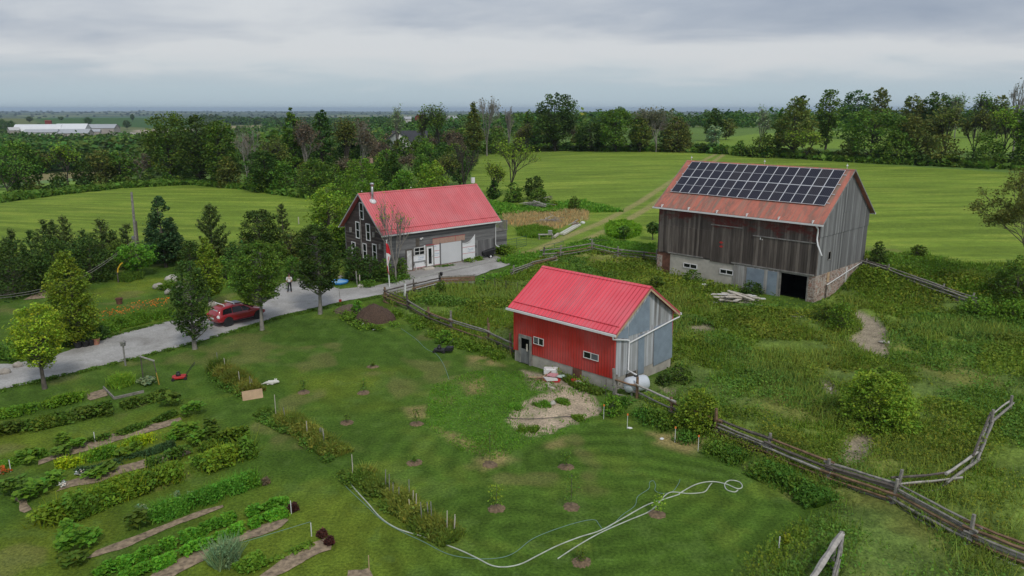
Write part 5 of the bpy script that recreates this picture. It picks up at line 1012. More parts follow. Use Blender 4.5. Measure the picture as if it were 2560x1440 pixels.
# undergrowth shrubs filling the hedgerows: one kind, copied
def hedge_fill(pts, n, seed, hr, wr, label, group, leaf='dark'):
    rng = np.random.default_rng(seed); P = np.array([G(*p) for p in pts]); protos = []
    seglen = np.linalg.norm(np.diff(P[:, :2], axis=0), axis=1); cum = np.concatenate([[0], np.cumsum(seglen)])
    for i in range(n):
        u = (i+rng.uniform(.1, .9))/n*cum[-1]; k = min(np.searchsorted(cum, u)-1, len(P)-2); k = max(k, 0); f = (u-cum[k])/seglen[k]; p = P[k]*(1-f)+P[k+1]*f
        x, y = p[0]+rng.normal()*1.2, p[1]+rng.normal()*1.5+1.5
        if len(protos) < 4:
            o = make_tree('hedgerow_shrub', x, y, 3.2, 4.2, 'bush', ['dark', 'mid', 'olive', 'dark'][len(protos)], seed*10+i, label, 'bush', group, bark='bark_dark'); protos.append(o)
        else:
            o = copy_tree(protos[rng.integers(0, 4)]); o.location = (x, y, gz(x, y)-.1)
        s = rng.uniform(*hr)/3.2; q = rng.uniform(*wr)/4.2; o.scale = (q, q, s); o.rotation_euler = (0, 0, rng.uniform(0, 6.28))
hedge_fill([(0, 492), (150, 480), (300, 464), (470, 456), (600, 468), (700, 480), (800, 490), (850, 500)], 34, 7, (1.6, 3.6), (3, 6), 'low shrub in the undergrowth along the foot of the left hedgerow', 'undergrowth shrubs of the left hedgerow')
hedge_fill([(1200, 384), (1350, 378), (1500, 378), (1700, 378), (1850, 388), (2100, 400), (2300, 412), (2600, 424)], 54, 8, (1.6, 3.6), (4, 7), 'low shrub in the undergrowth along the foot of the far hedgerow', 'undergrowth shrubs of the far hedgerow')
hedge_fill([(0, 700), (120, 690), (250, 672), (330, 660), (450, 655), (560, 660), (700, 655), (800, 640)], 18, 9, (1.5, 3.0), (2.5, 4.5), 'low shrub in the belt between the lawn and left hay field', 'shrubs between the lawn and the left hay field')
# trees and bushes filling the clump behind the house, and the mid-distance
def clump(n, seed, xr, yr, hr, label, group, ar=(.7, 1.1), kinds=(('round', 'mid'), ('round', 'dark'), ('egg', 'olive'), ('sparse', 'brown'), ('bush', 'mid'))):
    rng = np.random.default_rng(seed); protos = []; rx = lambda u, v: None
    for i in range(n):
        q = rng.uniform(*xr); D = rng.uniform(*yr); qx = (q-1280)/1937; y = D/math.sqrt(1+qx*qx); x = y*qx
        if inside(np.array([x]), np.array([y]), HAY_L)[0] or inside(np.array([x]), np.array([y]), HAY_R)[0]: continue
        if len(protos) < len(kinds):
            k, lf = kinds[len(protos)]; o = make_tree('tree', x, y, 10, 8.5, k, lf, seed*31+i, label, 'tree', group, trunk={'round': .12, 'egg': .12}.get(k), bark='bark_dark'); protos.append(o)
        else: o = copy_tree(protos[rng.integers(0, len(kinds))]); o.location = (x, y, gz(x, y)-.1)
        h = rng.uniform(*hr); a = rng.uniform(*ar); o.scale = (h*a/8.5, h*a/8.5, h/10); o.rotation_euler = (0, 0, rng.uniform(0, 6.28))
clump(42, 21, (640, 1180), (150, 245), (5, 9.5), 'tree in the thicket between the left hay field and white house', 'trees of the thicket behind the house')
clump(60, 22, (560, 1340), (245, 420), (6, 11), 'tree in the wooded ground beyond the white house', 'trees of the wooded ground beyond the white house')
clump(26, 23, (1230, 1740), (262, 310), (5, 9), 'tree in the belt behind the centre hedgerow', 'trees of the belt behind the centre hedgerow')
clump(12, 24, (2240, 2650), (345, 400), (6, 10), 'tree in the row beyond the upper right field', 'trees of the row beyond the upper right field')
# the wooded valley and far woods read as masses
def wood(name, polyq, n, hr, leaf, label, seed, nl=90, tint=(1, 1, 1)):
    """polyq: (px range, distance range); crowns of leaf clumps standing on the terrain"""
    rng = np.random.default_rng(seed); Ps = []; Ts = []; Ss = []
    for (x0, x1, d0, d1, m) in polyq:
        k = int(n*m); q = (rng.uniform(x0, x1, k)-1280)/1937; D = np.sqrt(rng.uniform(d0**2, d1**2, k)); y = D/np.sqrt(1+q*q); x = y*q
        bad = inside(x, y, HAY_L) | inside(x, y, HAY_R)
        for f, _ in FAR_FIELDS: bad |= inside(x, y, f)
        x, y, D = x[~bad], y[~bad], D[~bad]; k = len(x); z = terr(x, y); H = rng.uniform(*hr, k); Wd = H*rng.uniform(.7, 1.1, k)
        u = rng.normal(size=(k, nl, 3)); u /= np.linalg.norm(u, axis=2, keepdims=True); u[..., 2] = u[..., 2]*.9; rad = 1+.22*np.sin(u[..., :1]*7+rng.uniform(0, 6, (k, 1, 1)))*np.cos(u[..., 1:2]*6+rng.uniform(0, 6, (k, 1, 1)))
        P = np.stack([x, y, z+H*.52], 1)[:, None]+u*rad*np.stack([Wd/2, Wd/2, H*.5], 1)[:, None]*rng.uniform(.75, 1.05, (k, nl, 1)); t = rng.normal(1, .2, (k, 1, 1))*np.concatenate([rng.normal(1, .14, (k, 1, 1)), np.ones((k, 1, 1)), rng.normal(1, .1, (k, 1, 1))], 2)*np.ones((1, nl, 1))
        Ps.append(P.reshape(-1, 3)); Ts.append(t.reshape(-1, 3)); Ss.append(np.repeat(np.maximum(H*.16, D*.0019), nl))
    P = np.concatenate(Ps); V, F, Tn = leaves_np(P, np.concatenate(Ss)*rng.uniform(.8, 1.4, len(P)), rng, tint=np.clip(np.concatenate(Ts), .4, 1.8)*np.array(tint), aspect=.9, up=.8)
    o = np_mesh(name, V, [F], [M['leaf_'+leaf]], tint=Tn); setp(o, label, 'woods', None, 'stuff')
wood('valley_wood', [(-120, 700, 235, 880, 1.0), (-150, 60, 700, 1250, .12)], 1100, (8, 15), 'dark', 'dense green woods filling the valley before the white farm', 31, 110, (1.25, 1.15, 1.1))
wood('middle_wood', [(480, 1500, 420, 880, .5), (560, 960, 900, 2300, .4), (960, 1750, 950, 1500, .35), (1300, 2600, 520, 900, .45)], 1100, (8, 14), 'dark', 'dark woodland belts behind the middle-distance fields', 32, 80, (1.1, 1.1, 1.1))
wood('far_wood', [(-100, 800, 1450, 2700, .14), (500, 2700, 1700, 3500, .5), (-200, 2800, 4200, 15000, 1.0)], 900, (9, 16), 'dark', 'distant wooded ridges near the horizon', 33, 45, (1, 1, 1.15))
for i, (x, b, t, w, lb) in enumerate(((153, 302, 291, 16, 'small round tree in the field left of the white farm'), (222, 315, 294, 26, 'round double tree behind the white farm sheds'), (318, 324, 301, 24, 'spreading tree at the right end of the white farm'), (332, 304, 285, 12, 'narrow upright tree alone in the green field'), (75, 307, 292, 22, 'bushy tree above the white curved shed'), (72, 339, 321, 10, 'small dark conifer before the white curved shed'), (128, 339, 325, 13, 'dark conifer before the grey farm roofs'), (15, 335, 300, 60, 'tall dark trees at the left edge beside the farm'))):
    T('tree', x, b, t, w, 'round', 'dark', 700+i, lb, bark='bark_dark')
# ------------------------------------------------------------------ fences
M['rail_grey'] = mat('weathered_rail', (.27, .25, .22), .9, .4, 5, bmp=.5); M['rail_orange'] = mat('rusty_brown_rail', (.22, .135, .08), .9, .4, 4, bmp=.5); M['rail_dark'] = mat('dark_rail', (.12, .10, .085), .9, .4, 5, bmp=.5); M['rail_pale'] = mat('pale_rail', (.42, .39, .35), .9, .3, 4, bmp=.5)
RM = [M['rail_grey'], M['rail_orange'], M['rail_dark'], M['rail_pale']]
def rail(root, p, q, r, m, rng, name='rail'):
    p, q = np.array(p), np.array(q); n = 5; pts = []
    off = np.array([rng.uniform(-.03, .03), rng.uniform(-.03, .03), rng.uniform(-.05, .02)])
    for i in range(n+1): t = i/n; pts.append(tuple(p+(q-p)*t+off*math.sin(math.pi*t)+np.array([rng.uniform(-.012, .012), rng.uniform(-.012, .012), rng.uniform(-.015, .015)])))
    mb = MB(); mb.tube(pts, [r*rng.uniform(.8, 1.15) for _ in pts], 5); return mb.build(name, m, root)
def rail_fence(label, posts, seed, H=1.15, nr=6, ph=1.4, postr=.09, cols=(.45, .4, .1, .05), over=.35, first=True, r=.064, lean=.0, posts_px=True, skip=(), group=None, double=False, mats_=None, nrs=None):
    rng = random.Random(seed); P = [G(*p) if posts_px else np.array(p) for p in posts]; o = P[0]; root = empty('rail_fence', o, 0, label, 'fence', group); lp = [p-o for p in P]
    for i, p in enumerate(lp):
        if i in skip: continue
        hh = ph*rng.uniform(.85, 1.25); lx, ly = rng.uniform(-.09, .09)+lean, rng.uniform(-.09, .09); m = MB(); m.tube([tuple(p+[0, 0, -.2]), tuple(p+[lx*.5, ly*.5, hh*.5]), tuple(p+[lx, ly, hh])], [postr*1.1, postr, postr*.85], 6); m.build('post', rng.choices(RM, cols)[0] if mats_ is None else mats_, root)
    for i in range(len(lp)-1):
        a, b = lp[i], lp[i+1]; d = (b-a)/np.linalg.norm(b-a); s = np.array([-d[1], d[0], 0])
        for k in range(nrs[i] if nrs else nr):
            z0 = .12+(H-.12)*k/((nrs[i] if nrs else nr)-1)+rng.uniform(-.04, .04); z1 = z0+rng.uniform(-.07, .07); sd_ = (.10 if k % 2 else -.06)+rng.uniform(-.03, .03)
            rail(root, a-d*over*rng.uniform(.3, 1)+s*sd_+[0, 0, z0], b+d*over*rng.uniform(.3, 1)+s*sd_+[0, 0, z1], r*rng.uniform(.75, 1.2), rng.choices(RM, cols)[0], rng)
    return root
rail_fence('long split rail fence of brown and grey rails crossing the right foreground', [(1538, 990), (1592, 1005), (1680, 1049), (1790, 1097), (1918, 1150), (2068, 1213), (2233, 1268), (2420, 1372), (2600, 1445)], 1, H=1.05, nr=8, nrs=(3, 3, 7, 8, 8, 8, 8, 8), ph=1.45, cols=(.40, .42, .10, .08))
rail_fence('zigzag branch of pale rails bending right from the long rail fence', [(2240, 1240), (2372, 1224), (2436, 1176), (2474, 1080), (2522, 1038)], 2, H=.85, nr=4, ph=1.05, cols=(.45, .15, .05, .35), over=.6, skip=(1, 2))
rail_fence('paddock rail fence running from the drive down to the red shed', [(963, 757), (1021, 781), (1073, 812), (1128, 834), (1220, 864), (1278, 892)], 3, H=1.1, nr=5, ph=1.5, cols=(.4, .35, .2, .05))
rail_fence('dark low rail fence along the edge of the gravel drive', [(966, 752), (1035, 735), (1100, 718)], 4, H=.9, nr=5, ph=1.2, cols=(.4, .1, .45, .05))
rail_fence('zigzag grey rail fence between the house track and the barn', [(1359, 652), (1400, 648), (1479, 634), (1545, 648), (1610, 656), (1642, 660)], 5, H=1.1, nr=4, ph=1.35, cols=(.8, .05, .1, .05), over=.5)
rail_fence('collapsed heap of grey rails slanting beside the gravel end', [(1283, 692), (1330, 674), (1386, 660)], 6, H=.8, nr=7, ph=1.0, cols=(.6, .15, .15, .1), over=.5)
rail_fence('leaning grey rail fence right of the barn foundation', [(2163, 672), (2215, 688), (2281, 713), (2350, 738), (2425, 764)], 7, H=.8, nr=6, ph=1.0, cols=(.75, .02, .15, .08), over=.6, lean=.15)
rail_fence('short grey rail at the right edge below the bramble bushes', [(2535, 788), (2590, 800)], 8, H=.7, nr=2, ph=.9, skip=(0,))
def near_logs():
    o = G(2097, 1405); p1 = G(2030, 1500); p2 = G(2068, 1500); root = empty('rail_fence', o, 0, 'thick pale log and thin stacked rails meeting at a post, bottom of the picture', 'fence'); rng = random.Random(5)
    m = MB(); m.tube([(0, 0, -.2), (0, 0, 1.25)], .09, 7); m.build('post', M['rail_grey'], root); m = MB(); q = (G(2078, 1432)-o); m.tube([tuple(q+[0, 0, -.2]), tuple(q+[0, 0, 1.0])], .09, 7); m.build('post', M['rail_pale'], root)
    a = np.array([0, 0, 1.15]); rail(root, a, (p1-o)*1.2+[0, 0, .95], .13, M['rail_pale'], rng, 'log')
    for k in range(5): rail(root, np.array([.06, 0, .25+.22*k]), (p2-o)*1.2+[.15, 0, .25+.2*k], .045, M['rail_grey'], rng)
near_logs()
def board_panel():
    a, b = G(1104, 722), G(1186, 718); o = a; root = empty('board_fence', a, math.atan2(b[1]-a[1], b[0]-a[0]), 'panel of wide rusty brown boards between two posts by the drive', 'fence'); L = np.linalg.norm((b-a)[:2])
    for i, (z, m) in enumerate(((.12, 1), (.36, 0), (.62, 1), (.86, 1), (1.07, 0))): q = MB(); q.box(-.05, L+.05, -.03, .03, z, z+(.21 if i < 4 else .12)); q.build('board', RM[m], root)
    for x in (0, L): q = MB(); q.tube([(x, .1, -.2), (x, .1, 1.45 if x == 0 else 1.2)], .08, 7); q.build('post', M['rail_dark'], root)
    q = MB(); q.lathe([(.14, 0), (.15, .25), (.13, .28)], (.0, .1, 1.28), 10); q.build('post_cap', M['black'], root)
board_panel()
def wire_fence():
    P = [G(*p) for p in ((1190, 718), (1212, 716), (1237, 727), (1265, 733), (1293, 738))]; o = P[0]; root = empty('wire_fence', o, 0, 'thin wire fence on dark stakes above the red shed roof', 'fence')
    for p in P: q = MB(); q.tube([tuple(p-o+[0, 0, -.1]), tuple(p-o+[0, 0, 1.2])], .028, 5); q.build('stake', M['rail_dark'], root)
    for i in range(4):
        for z in (.3, .6, .9, 1.1): q = MB(); q.tube([tuple(P[i]-o+[0, 0, z]), tuple(P[i+1]-o+[0, 0, z])], .010, 4); q.build('wire', M['rail_dark'], root)
wire_fence()
M['gate_green'] = mat('green_gate_tube', (.05, .12, .09), .6, .2)
def gate(a, b, label, h=1.2):
    A, B = G(*a), G(*b); L = np.linalg.norm((B-A)[:2]); root = empty('tube_gate', A, math.atan2((B-A)[1], (B-A)[0]), label, 'gate')
    q = MB(); q.tube([(0, 0, .1), (0, 0, h), (L, 0, h), (L, 0, .1), (0, 0, .1)], .025, 5); q.build('gate_frame', M['gate_green'], root)
    for z in (.35, .6, .85): q = MB(); q.tube([(0, 0, z), (L, 0, z)], .018, 5); q.build('gate_bar', M['gate_green'], root)
    q = MB(); q.tube([(L/2, 0, .1), (L/2, 0, h)], .018, 5); q.build('gate_brace', M['gate_green'], root)
gate((1266, 626), (1316, 614), 'green tube gate beside the deck'); gate((1362, 640), (1408, 628), 'green tube gate behind the zigzag fence post')
# ------------------------------------------------------------------ car
def car():
    a, b = G(565, 819), G(640, 800); d = (b-a)[:2]; yaw = math.atan2(d[1], d[0]); wb = 2.62; s = np.linalg.norm(d)/wb; s = min(max(s, .95), 1.06)
    # near side faces the camera: right side of the car, nose to the right
    nrm = np.array([-math.sin(yaw), math.cos(yaw)]); org = a[:2]+nrm*.88*s+np.array([math.cos(yaw), math.sin(yaw)])*.28; root = empty('red_hatchback', (org[0], org[1], gz(*org)+.045), yaw, 'red hatchback parked on the gravel drive with white roof bars', 'car'); root.scale = (s, s, s)
    # x: rear axle 0, front axle 2.62
    st = [(-.86, .50, .72, .90, .72, .52, .0), (-.80, .34, .74, 1.02, .80, .60, .0), (-.66, .30, .84, 1.22, .84, .64, .1), (-.45, .30, .92, 1.40, .865, .62, .4), (-.1, .30, .93, 1.50, .875, .62, 1), (.5, .26, .92, 1.55, .88, .62, 1), (1.1, .24, .91, 1.53, .88, .62, 1), (1.55, .24, .90, 1.44, .88, .60, 1), (2.0, .24, .92, 1.22, .88, .62, .6), (2.38, .26, .95, 1.02, .875, .68, .2), (2.75, .28, .88, .94, .86, .66, 0), (3.15, .30, .74, .82, .80, .58, 0), (3.38, .34, .62, .70, .70, .46, 0), (3.46, .42, .52, .58, .58, .36, 0)]
    def sect(t): x, zb, zbelt, zr, w, wr, g = t; return [(x, -w*.92, zb), (x, -w, zb+.15), (x, -w*1.0, zbelt-.16), (x, -w*.965, zbelt), (x, -wr*1.02, zr-.06), (x, -wr*.85, zr), (x, 0, zr+.02), (x, wr*.85, zr), (x, wr*1.02, zr-.06), (x, w*.965, zbelt), (x, w, zbelt-.16), (x, w, zb+.15), (x, w*.92, zb)]
    vs = []; fs = []; n = 13
    for t in st: vs += sect(t)
    for i in range(len(st)-1):
        for k in range(n-1): fs.append((i*n+k, i*n+k+1, (i+1)*n+k+1, (i+1)*n+k))
        fs.append((i*n+n-1, i*n, (i+1)*n, (i+1)*n+n-1))
    fs.append(tuple(range(n))); fs.append(tuple((len(st)-1)*n+k for k in range(n-1, -1, -1)))
    q = MB(); q.add(vs, fs); body = q.build('body', M['car'], root, smooth=True); sb = body.modifiers.new('s', 'SUBSURF'); sb.levels = 1; sb.render_levels = 2
    def at(x, u, side):       # point on greenhouse side surface: u 0 belt..1 roof edge
        xs = [t[0] for t in st]; f = lambda j: float(np.interp(x, xs, [t[j] for t in st])); w, wr, zb_, zr = f(4), f(5), f(2), f(3); y = w*.965+(wr*1.02-w*.965)*u; return (x, side*(y*.985+.012), zb_+(zr-.06-zb_)*u)
    for side in (-1, 1):
        for nm, xa, xb, xc, xd in (('side_window', -.42, .38, -.28, .42), ('side_window', .44, 1.28, .48, 1.2), ('side_window', 1.34, 2.08, 1.26, 1.62)):
            ns = 5; V = []; Fq = []
            for i in range(ns):
                t = i/(ns-1); V.append(at(xa+(xb-xa)*t, .10, side)); V.append(at(xc+(xd-xc)*t, .82, side))
            V2 = [(x, y+side*.012, z) for x, y, z in V]; m_ = len(V); allv = V+V2
            for i in range(ns-1):
                k = i*2; Fq += [(k, k+1, k+3, k+2), (m_+k, m_+k+2, m_+k+3, m_+k+1)]
            q = MB(); q.add(allv, Fq); q.build(nm, M['glass'], root)
        q = MB(); q.cbox((1.95, side*.96, .98), (.16, .18, .13)); q.build('wing_mirror', M['car'], root, bevel=.03)
        q = MB(); q.cbox((3.12, side*.66, .70), (.40, .18, .12), Matrix.Rotation(-side*.45, 3, 'Z')@Matrix.Rotation(.25, 3, 'Y')); q.build('headlight', M['white'], root, bevel=.03)
        q = MB(); q.rock((-.72, side*.70, .80), (.22, .22, .30), 3); q.build('tail_light', M['white'] if side < 0 else M['redpaint'], root, smooth=True)
        q = MB(); q.tube([(-.2, side*.88, .25), (2.2, side*.88, .25)], .035, 5); q.build('sill', M['black'], root)
    q = MB(); q.add([(-.755, -.50, .92), (-.755, .50, .92), (-.55, .46, 1.28), (-.55, -.46, 1.28), (-.80, -.5, .93), (-.80, .5, .93), (-.60, .46, 1.30), (-.60, -.46, 1.30)], [(0, 1, 2, 3), (7, 6, 5, 4), (0, 3, 7, 4), (1, 5, 6, 2), (3, 2, 6, 7), (0, 4, 5, 1)]); q.build('rear_window', M['paleglass'], root)
    q = MB(); q.add([(2.36, -.66, 1.03), (2.36, .66, 1.03), (1.62, .56, 1.43), (1.62, -.56, 1.43), (2.38, -.66, 1.06), (2.38, .66, 1.06), (1.64, .56, 1.455), (1.64, -.56, 1.455)], [(3, 2, 1, 0), (4, 5, 6, 7), (0, 4, 7, 3), (1, 2, 6, 5), (2, 3, 7, 6), (0, 1, 5, 4)]); q.build('windscreen', M['glass'], root)
    q = MB(); q.cbox((1.12, 0, 1.565), (.75, .86, .03)); q.build('sunroof', M['glass_grey'], root, bevel=.01)
    for x in (-.12, .72):
        q = MB(); q.tube([(x, -.62, 1.56), (x, -.60, 1.66), (x, .60, 1.66), (x, .62, 1.56)], .035, 6); q.build('roof_bar', M['white'], root)
    q = MB(); q.cbox((-.87, 0, .66), (.04, .50, .14)); q.build('number_plate', M['trim'], root)
    for x in (0, wb):
        for side in (-1, 1):
            rot = Matrix.Rotation(R(90), 3, 'X'); q = MB(); q.lathe([(.20, -.10), (.31, -.10), (.33, -.05), (.33, .05), (.31, .10), (.20, .10)], (x, side*.80, .33), 20, rot=rot); wh = q.build('wheel', M['rubber'], root, smooth=False)
            q = MB(); q.lathe([(.0, -.08), (.20, -.085), (.2, .085), (0, .08)], (x, side*.805, .33), 14, rot=rot); q.build('rim', M['black'], wh)
            q = MB(); q.lathe([(.0, -.06), (.40, -.06), (.40, .06), (0, .06)], (x, side*.845, .35), 20, rot=rot); q.build('wheel_arch', M['black'], root)
M['paleglass'] = glass_dark('frosted_rear_glass', (.35, .42, .40), .25)
car()
# ------------------------------------------------------------------ people
def skin_fig(name, verts, edges, rad, m, root, sub=2):
    me = bpy.data.meshes.new(name); me.from_pydata(verts, edges, []); o = link(name, me, root, [m]); sk = o.modifiers.new('skin', 'SKIN'); me.skin_vertices  # layer made by the modifier
    for i, r in enumerate(rad): me.skin_vertices[0].data[i].radius = (r, r) if not isinstance(r, tuple) else r
    me.skin_vertices[0].data[0].use_root = True; ss = o.modifiers.new('sub', 'SUBSURF'); ss.levels = 1; ss.render_levels = sub; return o
M['skin'] = mat('skin', (.42, .25, .18), .6, .05); M['hair'] = mat('brown_hair', (.07, .045, .03), .8, .2); M['shirt'] = mat('white_shirt', (.72, .72, .72), .8, .06); M['trousers'] = mat('black_trousers', (.012, .012, .016), .85, .2)
def person():
    p = G(725, 731); root = empty('person', p+[0, 0, .04], R(-75), 'person in white shirt and black trousers standing on the gravel', 'person'); s = .96; root.scale = (s, s, s)
    V = [(0, 0, .95), (0, 0, 1.12), (.01, 0, 1.32), (.01, 0, 1.45), (.03, 0, 1.53), (.05, 0, 1.62), (.04, 0, 1.71), (-.01, .09, .9), (.03, .11, .5), (.0, .13, .09), (.16, .15, .04), (-.01, -.09, .9), (.06, -.12, .5), (.02, -.17, .09), (.17, -.22, .04),
         (0, .19, 1.40), (.06, .25, 1.14), (.24, .18, 1.08), (0, -.19, 1.40), (.05, -.25, 1.14), (.24, -.16, 1.10), (.30, .16, 1.08), (.30, -.13, 1.10)]
    E_ = [(0, 1), (1, 2), (2, 3), (3, 4), (4, 5), (5, 6), (0, 7), (7, 8), (8, 9), (9, 10), (0, 11), (11, 12), (12, 13), (13, 14), (3, 15), (15, 16), (16, 17), (3, 18), (18, 19), (19, 20), (17, 21), (20, 22)]
    rad = [(.13, .16), (.11, .14), (.12, .17), (.07, .1), .055, .10, .085, .085, .06, .045, .035, .085, .06, .045, .035, .06, .045, .035, .06, .045, .035, .03, .03]
    body = skin_fig('body', V, E_, rad, M['skin'], root)
    # clothing follows the same limbs, slightly wider
    V2 = [(0, 0, .98), (-.01, .09, .9), (.03, .11, .5), (.0, .13, .1), (-.01, -.09, .9), (.06, -.12, .5), (.02, -.17, .1), (.15, .15, .05), (.16, -.22, .05)]; skin_fig('trousers', V2, [(0, 1), (1, 2), (2, 3), (0, 4), (4, 5), (5, 6), (3, 7), (6, 8)], [(.15, .18), .105, .078, .065, .105, .078, .065, .05, .05], M['trousers'], root)
    V3 = [(0, 0, .93), (0, 0, 1.12), (.01, 0, 1.32), (.01, 0, 1.43), (0, .19, 1.40), (.05, .24, 1.18), (0, -.19, 1.40), (.04, -.24, 1.18)]; skin_fig('shirt', V3, [(0, 1), (1, 2), (2, 3), (3, 4), (4, 5), (3, 6), (6, 7)], [(.16, .18), (.13, .165), (.14, .19), (.085, .12), .078, .062, .078, .062], M['shirt'], root)
    q = MB(); q.rock((.025, 0, 1.68), (.25, .22, .24), 4, 12, 8); q.build('hair', M['hair'], root, smooth=True)
    for side in (-1, 1):
        q = MB(); b0 = Vector((.30, side*.145, 1.09))
        for k in range(5):
            a = (k-2)*.018; l = (.05, .07, .078, .07, .055)[k] if k else .05; dy = (k-2)*.02; q.tube([tuple(b0+Vector((.02, dy, 0))), tuple(b0+Vector((.02+l*.6, dy+a, -.008))), tuple(b0+Vector((.02+l, dy+a, -.035)))], [.011, .010, .007], 5)
        q.rock(tuple(b0), (.10, .085, .04), 2, 8, 5); q.build('hand', M['skin'], root, smooth=True)
    q = MB(); q.cbox((.145, .035, 1.655), (.012, .028, .014)); q.cbox((.145, -.035, 1.655), (.012, .028, .014)); q.build('eyes', M['black'], root)
    q = MB(); q.rock((.155, 0, 1.625), (.045, .03, .05), 1, 8, 5); q.build('nose', M['skin'], root, smooth=True)
person()
def dog():
    p = G(677, 961); root = empty('white_dog', p, R(4), 'white animal lying stretched on its side on the mown lawn', 'dog')
    M['fur'] = mat('white_fur', (.72, .70, .64), .95, .08, 12, bmp=.4)
    V = [(0, 0, .14), (.22, 0, .15), (.36, .02, .16), (.45, .03, .16), (.53, .02, .15), (-.2, 0, .14), (-.34, .02, .10), (-.48, .0, .05), (-.60, -.02, .04), (.26, .05, .26), (.25, .10, .36), (.33, .06, .25), (.36, .12, .34), (-.22, .10, .12), (-.26, .22, .08), (-.12, -.1, .1), (-.18, -.2, .05)]
    E_ = [(0, 1), (1, 2), (2, 3), (3, 4), (0, 5), (5, 6), (6, 7), (7, 8), (1, 9), (9, 10), (2, 11), (11, 12), (5, 13), (13, 14), (5, 15), (15, 16)]
    skin_fig('body', V, E_, [.13, .13, .09, .075, .045, .12, .06, .03, .02, .04, .025, .04, .025, .05, .025, .05, .025], M['fur'], root)
    for s in (-1, 1): q = MB(); q.add([(.42, .02+s*.06, .20), (.46, .02+s*.09, .19), (.40, .02+s*.12, .13), (.43, .02+s*.07, .17)], [(0, 1, 2), (0, 2, 3), (1, 3, 2), (0, 3, 1)]); q.build('ear', M['fur'], root)
dog()
# ------------------------------------------------------------------ flagpole, poles, posts
def flagpole():
    p = G(974, 718); root = empty('flagpole', p, 0, 'thin white flagpole with a limp red and white flag before the house', 'flagpole'); d = ray(967, 602); D = math.hypot(p[0], p[1]); H = HC+d[2]/math.hypot(d[0], d[1])*D-p[2]
    lx = -.12; q = MB(); q.tube([(0, 0, 0), (lx, 0, H)], [.05, .03], 7); q.lathe([(0, 0), (.06, .04), (0, .1)], (lx, 0, H), 8); q.build('pole', M['white'], root)
    f = MB(); n = 12; z1 = H-.15; z0 = H-3.0; cols = []
    vs = []; nx = 5
    for i in range(n+1):
        z = z1+(z0-z1)*i/n
        for k in range(nx): t = k/(nx-1); vs.append((lx*z/H-.08+.40*t*(.6+.4*math.sin(i*.5)), -.05-.10*math.sin(t*7+i*.25), z-.22*t))
    f.V = vs
    for i in range(n):
        for k in range(nx-1):
            f.F.append((i*nx+k, i*nx+k+1, (i+1)*nx+k+1, (i+1)*nx+k)); u = i/n; f.I.append(1 if (u < .28 or u > .74) or (.42 < u < .60 and 1 <= k <= 2) or (.36 < u < .66 and k == 2) else 0)
    o = f.build('flag', [M['white'], mat('flag_red', (.55, .02, .03), .7, .05)], root, smooth=True); sl = o.modifiers.new('sol', 'SOLIDIFY'); sl.thickness = .006
flagpole()
def upole():
    p = G(346, 668); root = empty('utility_pole', p, 0, 'tall leaning grey utility pole above the spreading tree', 'utility pole'); D = math.hypot(p[0], p[1]); d = ray(331, 480); H = HC+d[2]/math.hypot(d[0], d[1])*D-p[2]; dx = 4/FPX*D
    q = MB(); q.tube([(0, 0, -.2), (dx*.5, 0, H*.5), (dx*1.0, 0, H)], [.16, .14, .11], 9); q.build('pole', M['rail_grey'], root)
    q = MB(); q.tube([(.24, 0, -.1), (.24+dx*.55, 0, H*.62)], [.07, .06], 7); q.build('brace_pole', M['rail_dark'], root)
    q = MB(); q.cbox((dx*.36-.2, -.12, H*.40), (.22, .2, .34)); q.build('meter_box', M['steel'], root)
    a = Vector((dx*.36-.2, 0, H*.36)); e = G(-60, 905); 
    for k in range(2):
        b = Vector((e[0]-p[0]-k*.5, e[1]-p[1], e[2]-p[2]+4.2)); pts = [a+(b-a)*t+Vector((0, 0, -1.6*math.sin(math.pi*t)+.12*k)) for t in np.linspace(0, 1, 12)]; q = MB(); q.tube(pts, .022, 4); q.build('wire', M['rail_grey'], root)
upole()
def post(px, py, h, r, m, label, name='wooden_post', cat='post', lean=0, square=False, group=None, top=None):
    p = G(px, py); root = empty(name, p, 0, label, cat, group) if top else None; q = MB(); q.tube([(0, 0, -.1), (lean, 0, h)], r, 4 if square else 7); o = q.build('pole' if top else name, m, root)
    if not top: o.location = p; setp(o, label, cat, group)
    return root or o
r_ = post(314, 914, 1.35, .055, M['greywood'], 'birdhouse on a post at the edge of the gravel drive', 'birdhouse', 'birdhouse', top=1); q = MB(); q.box(-.12, .12, -.12, .12, 1.36, 1.60); q.prism([(-.16, 1.60), (.16, 1.60), (.16, 1.62), (0, 1.72), (-.16, 1.62)], -.16, .16); q.build('nest_box', M['greywood'], r_)
q = MB(); q.lathe([(0, 0), (.03, 0), (.03, .03), (0, .03)], (0, -.12, 1.48), 8, rot=Matrix.Rotation(R(90), 3, 'X')); q.build('entrance_hole', M['void'], r_)
post(1011, 752, 1.5, .09, M['white'], 'white painted post inside the paddock corner', lean=.12, square=True); post(1220, 858, 1.9, .05, M['rail_orange'], 'rusty tall post behind the paddock fence'); post(893, 712, 1.3, .06, M['greywood'], 'grey leaning post on the verge left of the flagpole', lean=-.05); post(900, 713, 1.0, .05, M['palewood'], 'short pale post beside the grey post on the verge')
post(1537, 990, 1.7, .11, M['greywood'], 'grey gatepost at the near corner of the red shed', lean=-.1); post(1514, 992, 1.1, .02, M['rail_dark'], 'thin dark stake before the shed foundation'); post(747, 560, 1.0, .07, M['palewood'], 'pale capped post at the field edge left of the house')
post(1035, 733, 1.3, .06, M['rail_dark'], 'dark post standing in the low drive fence', lean=-.02); post(1945, 1395, .9, .02, M['white'], 'thin white stake at the lawn edge, lower right')
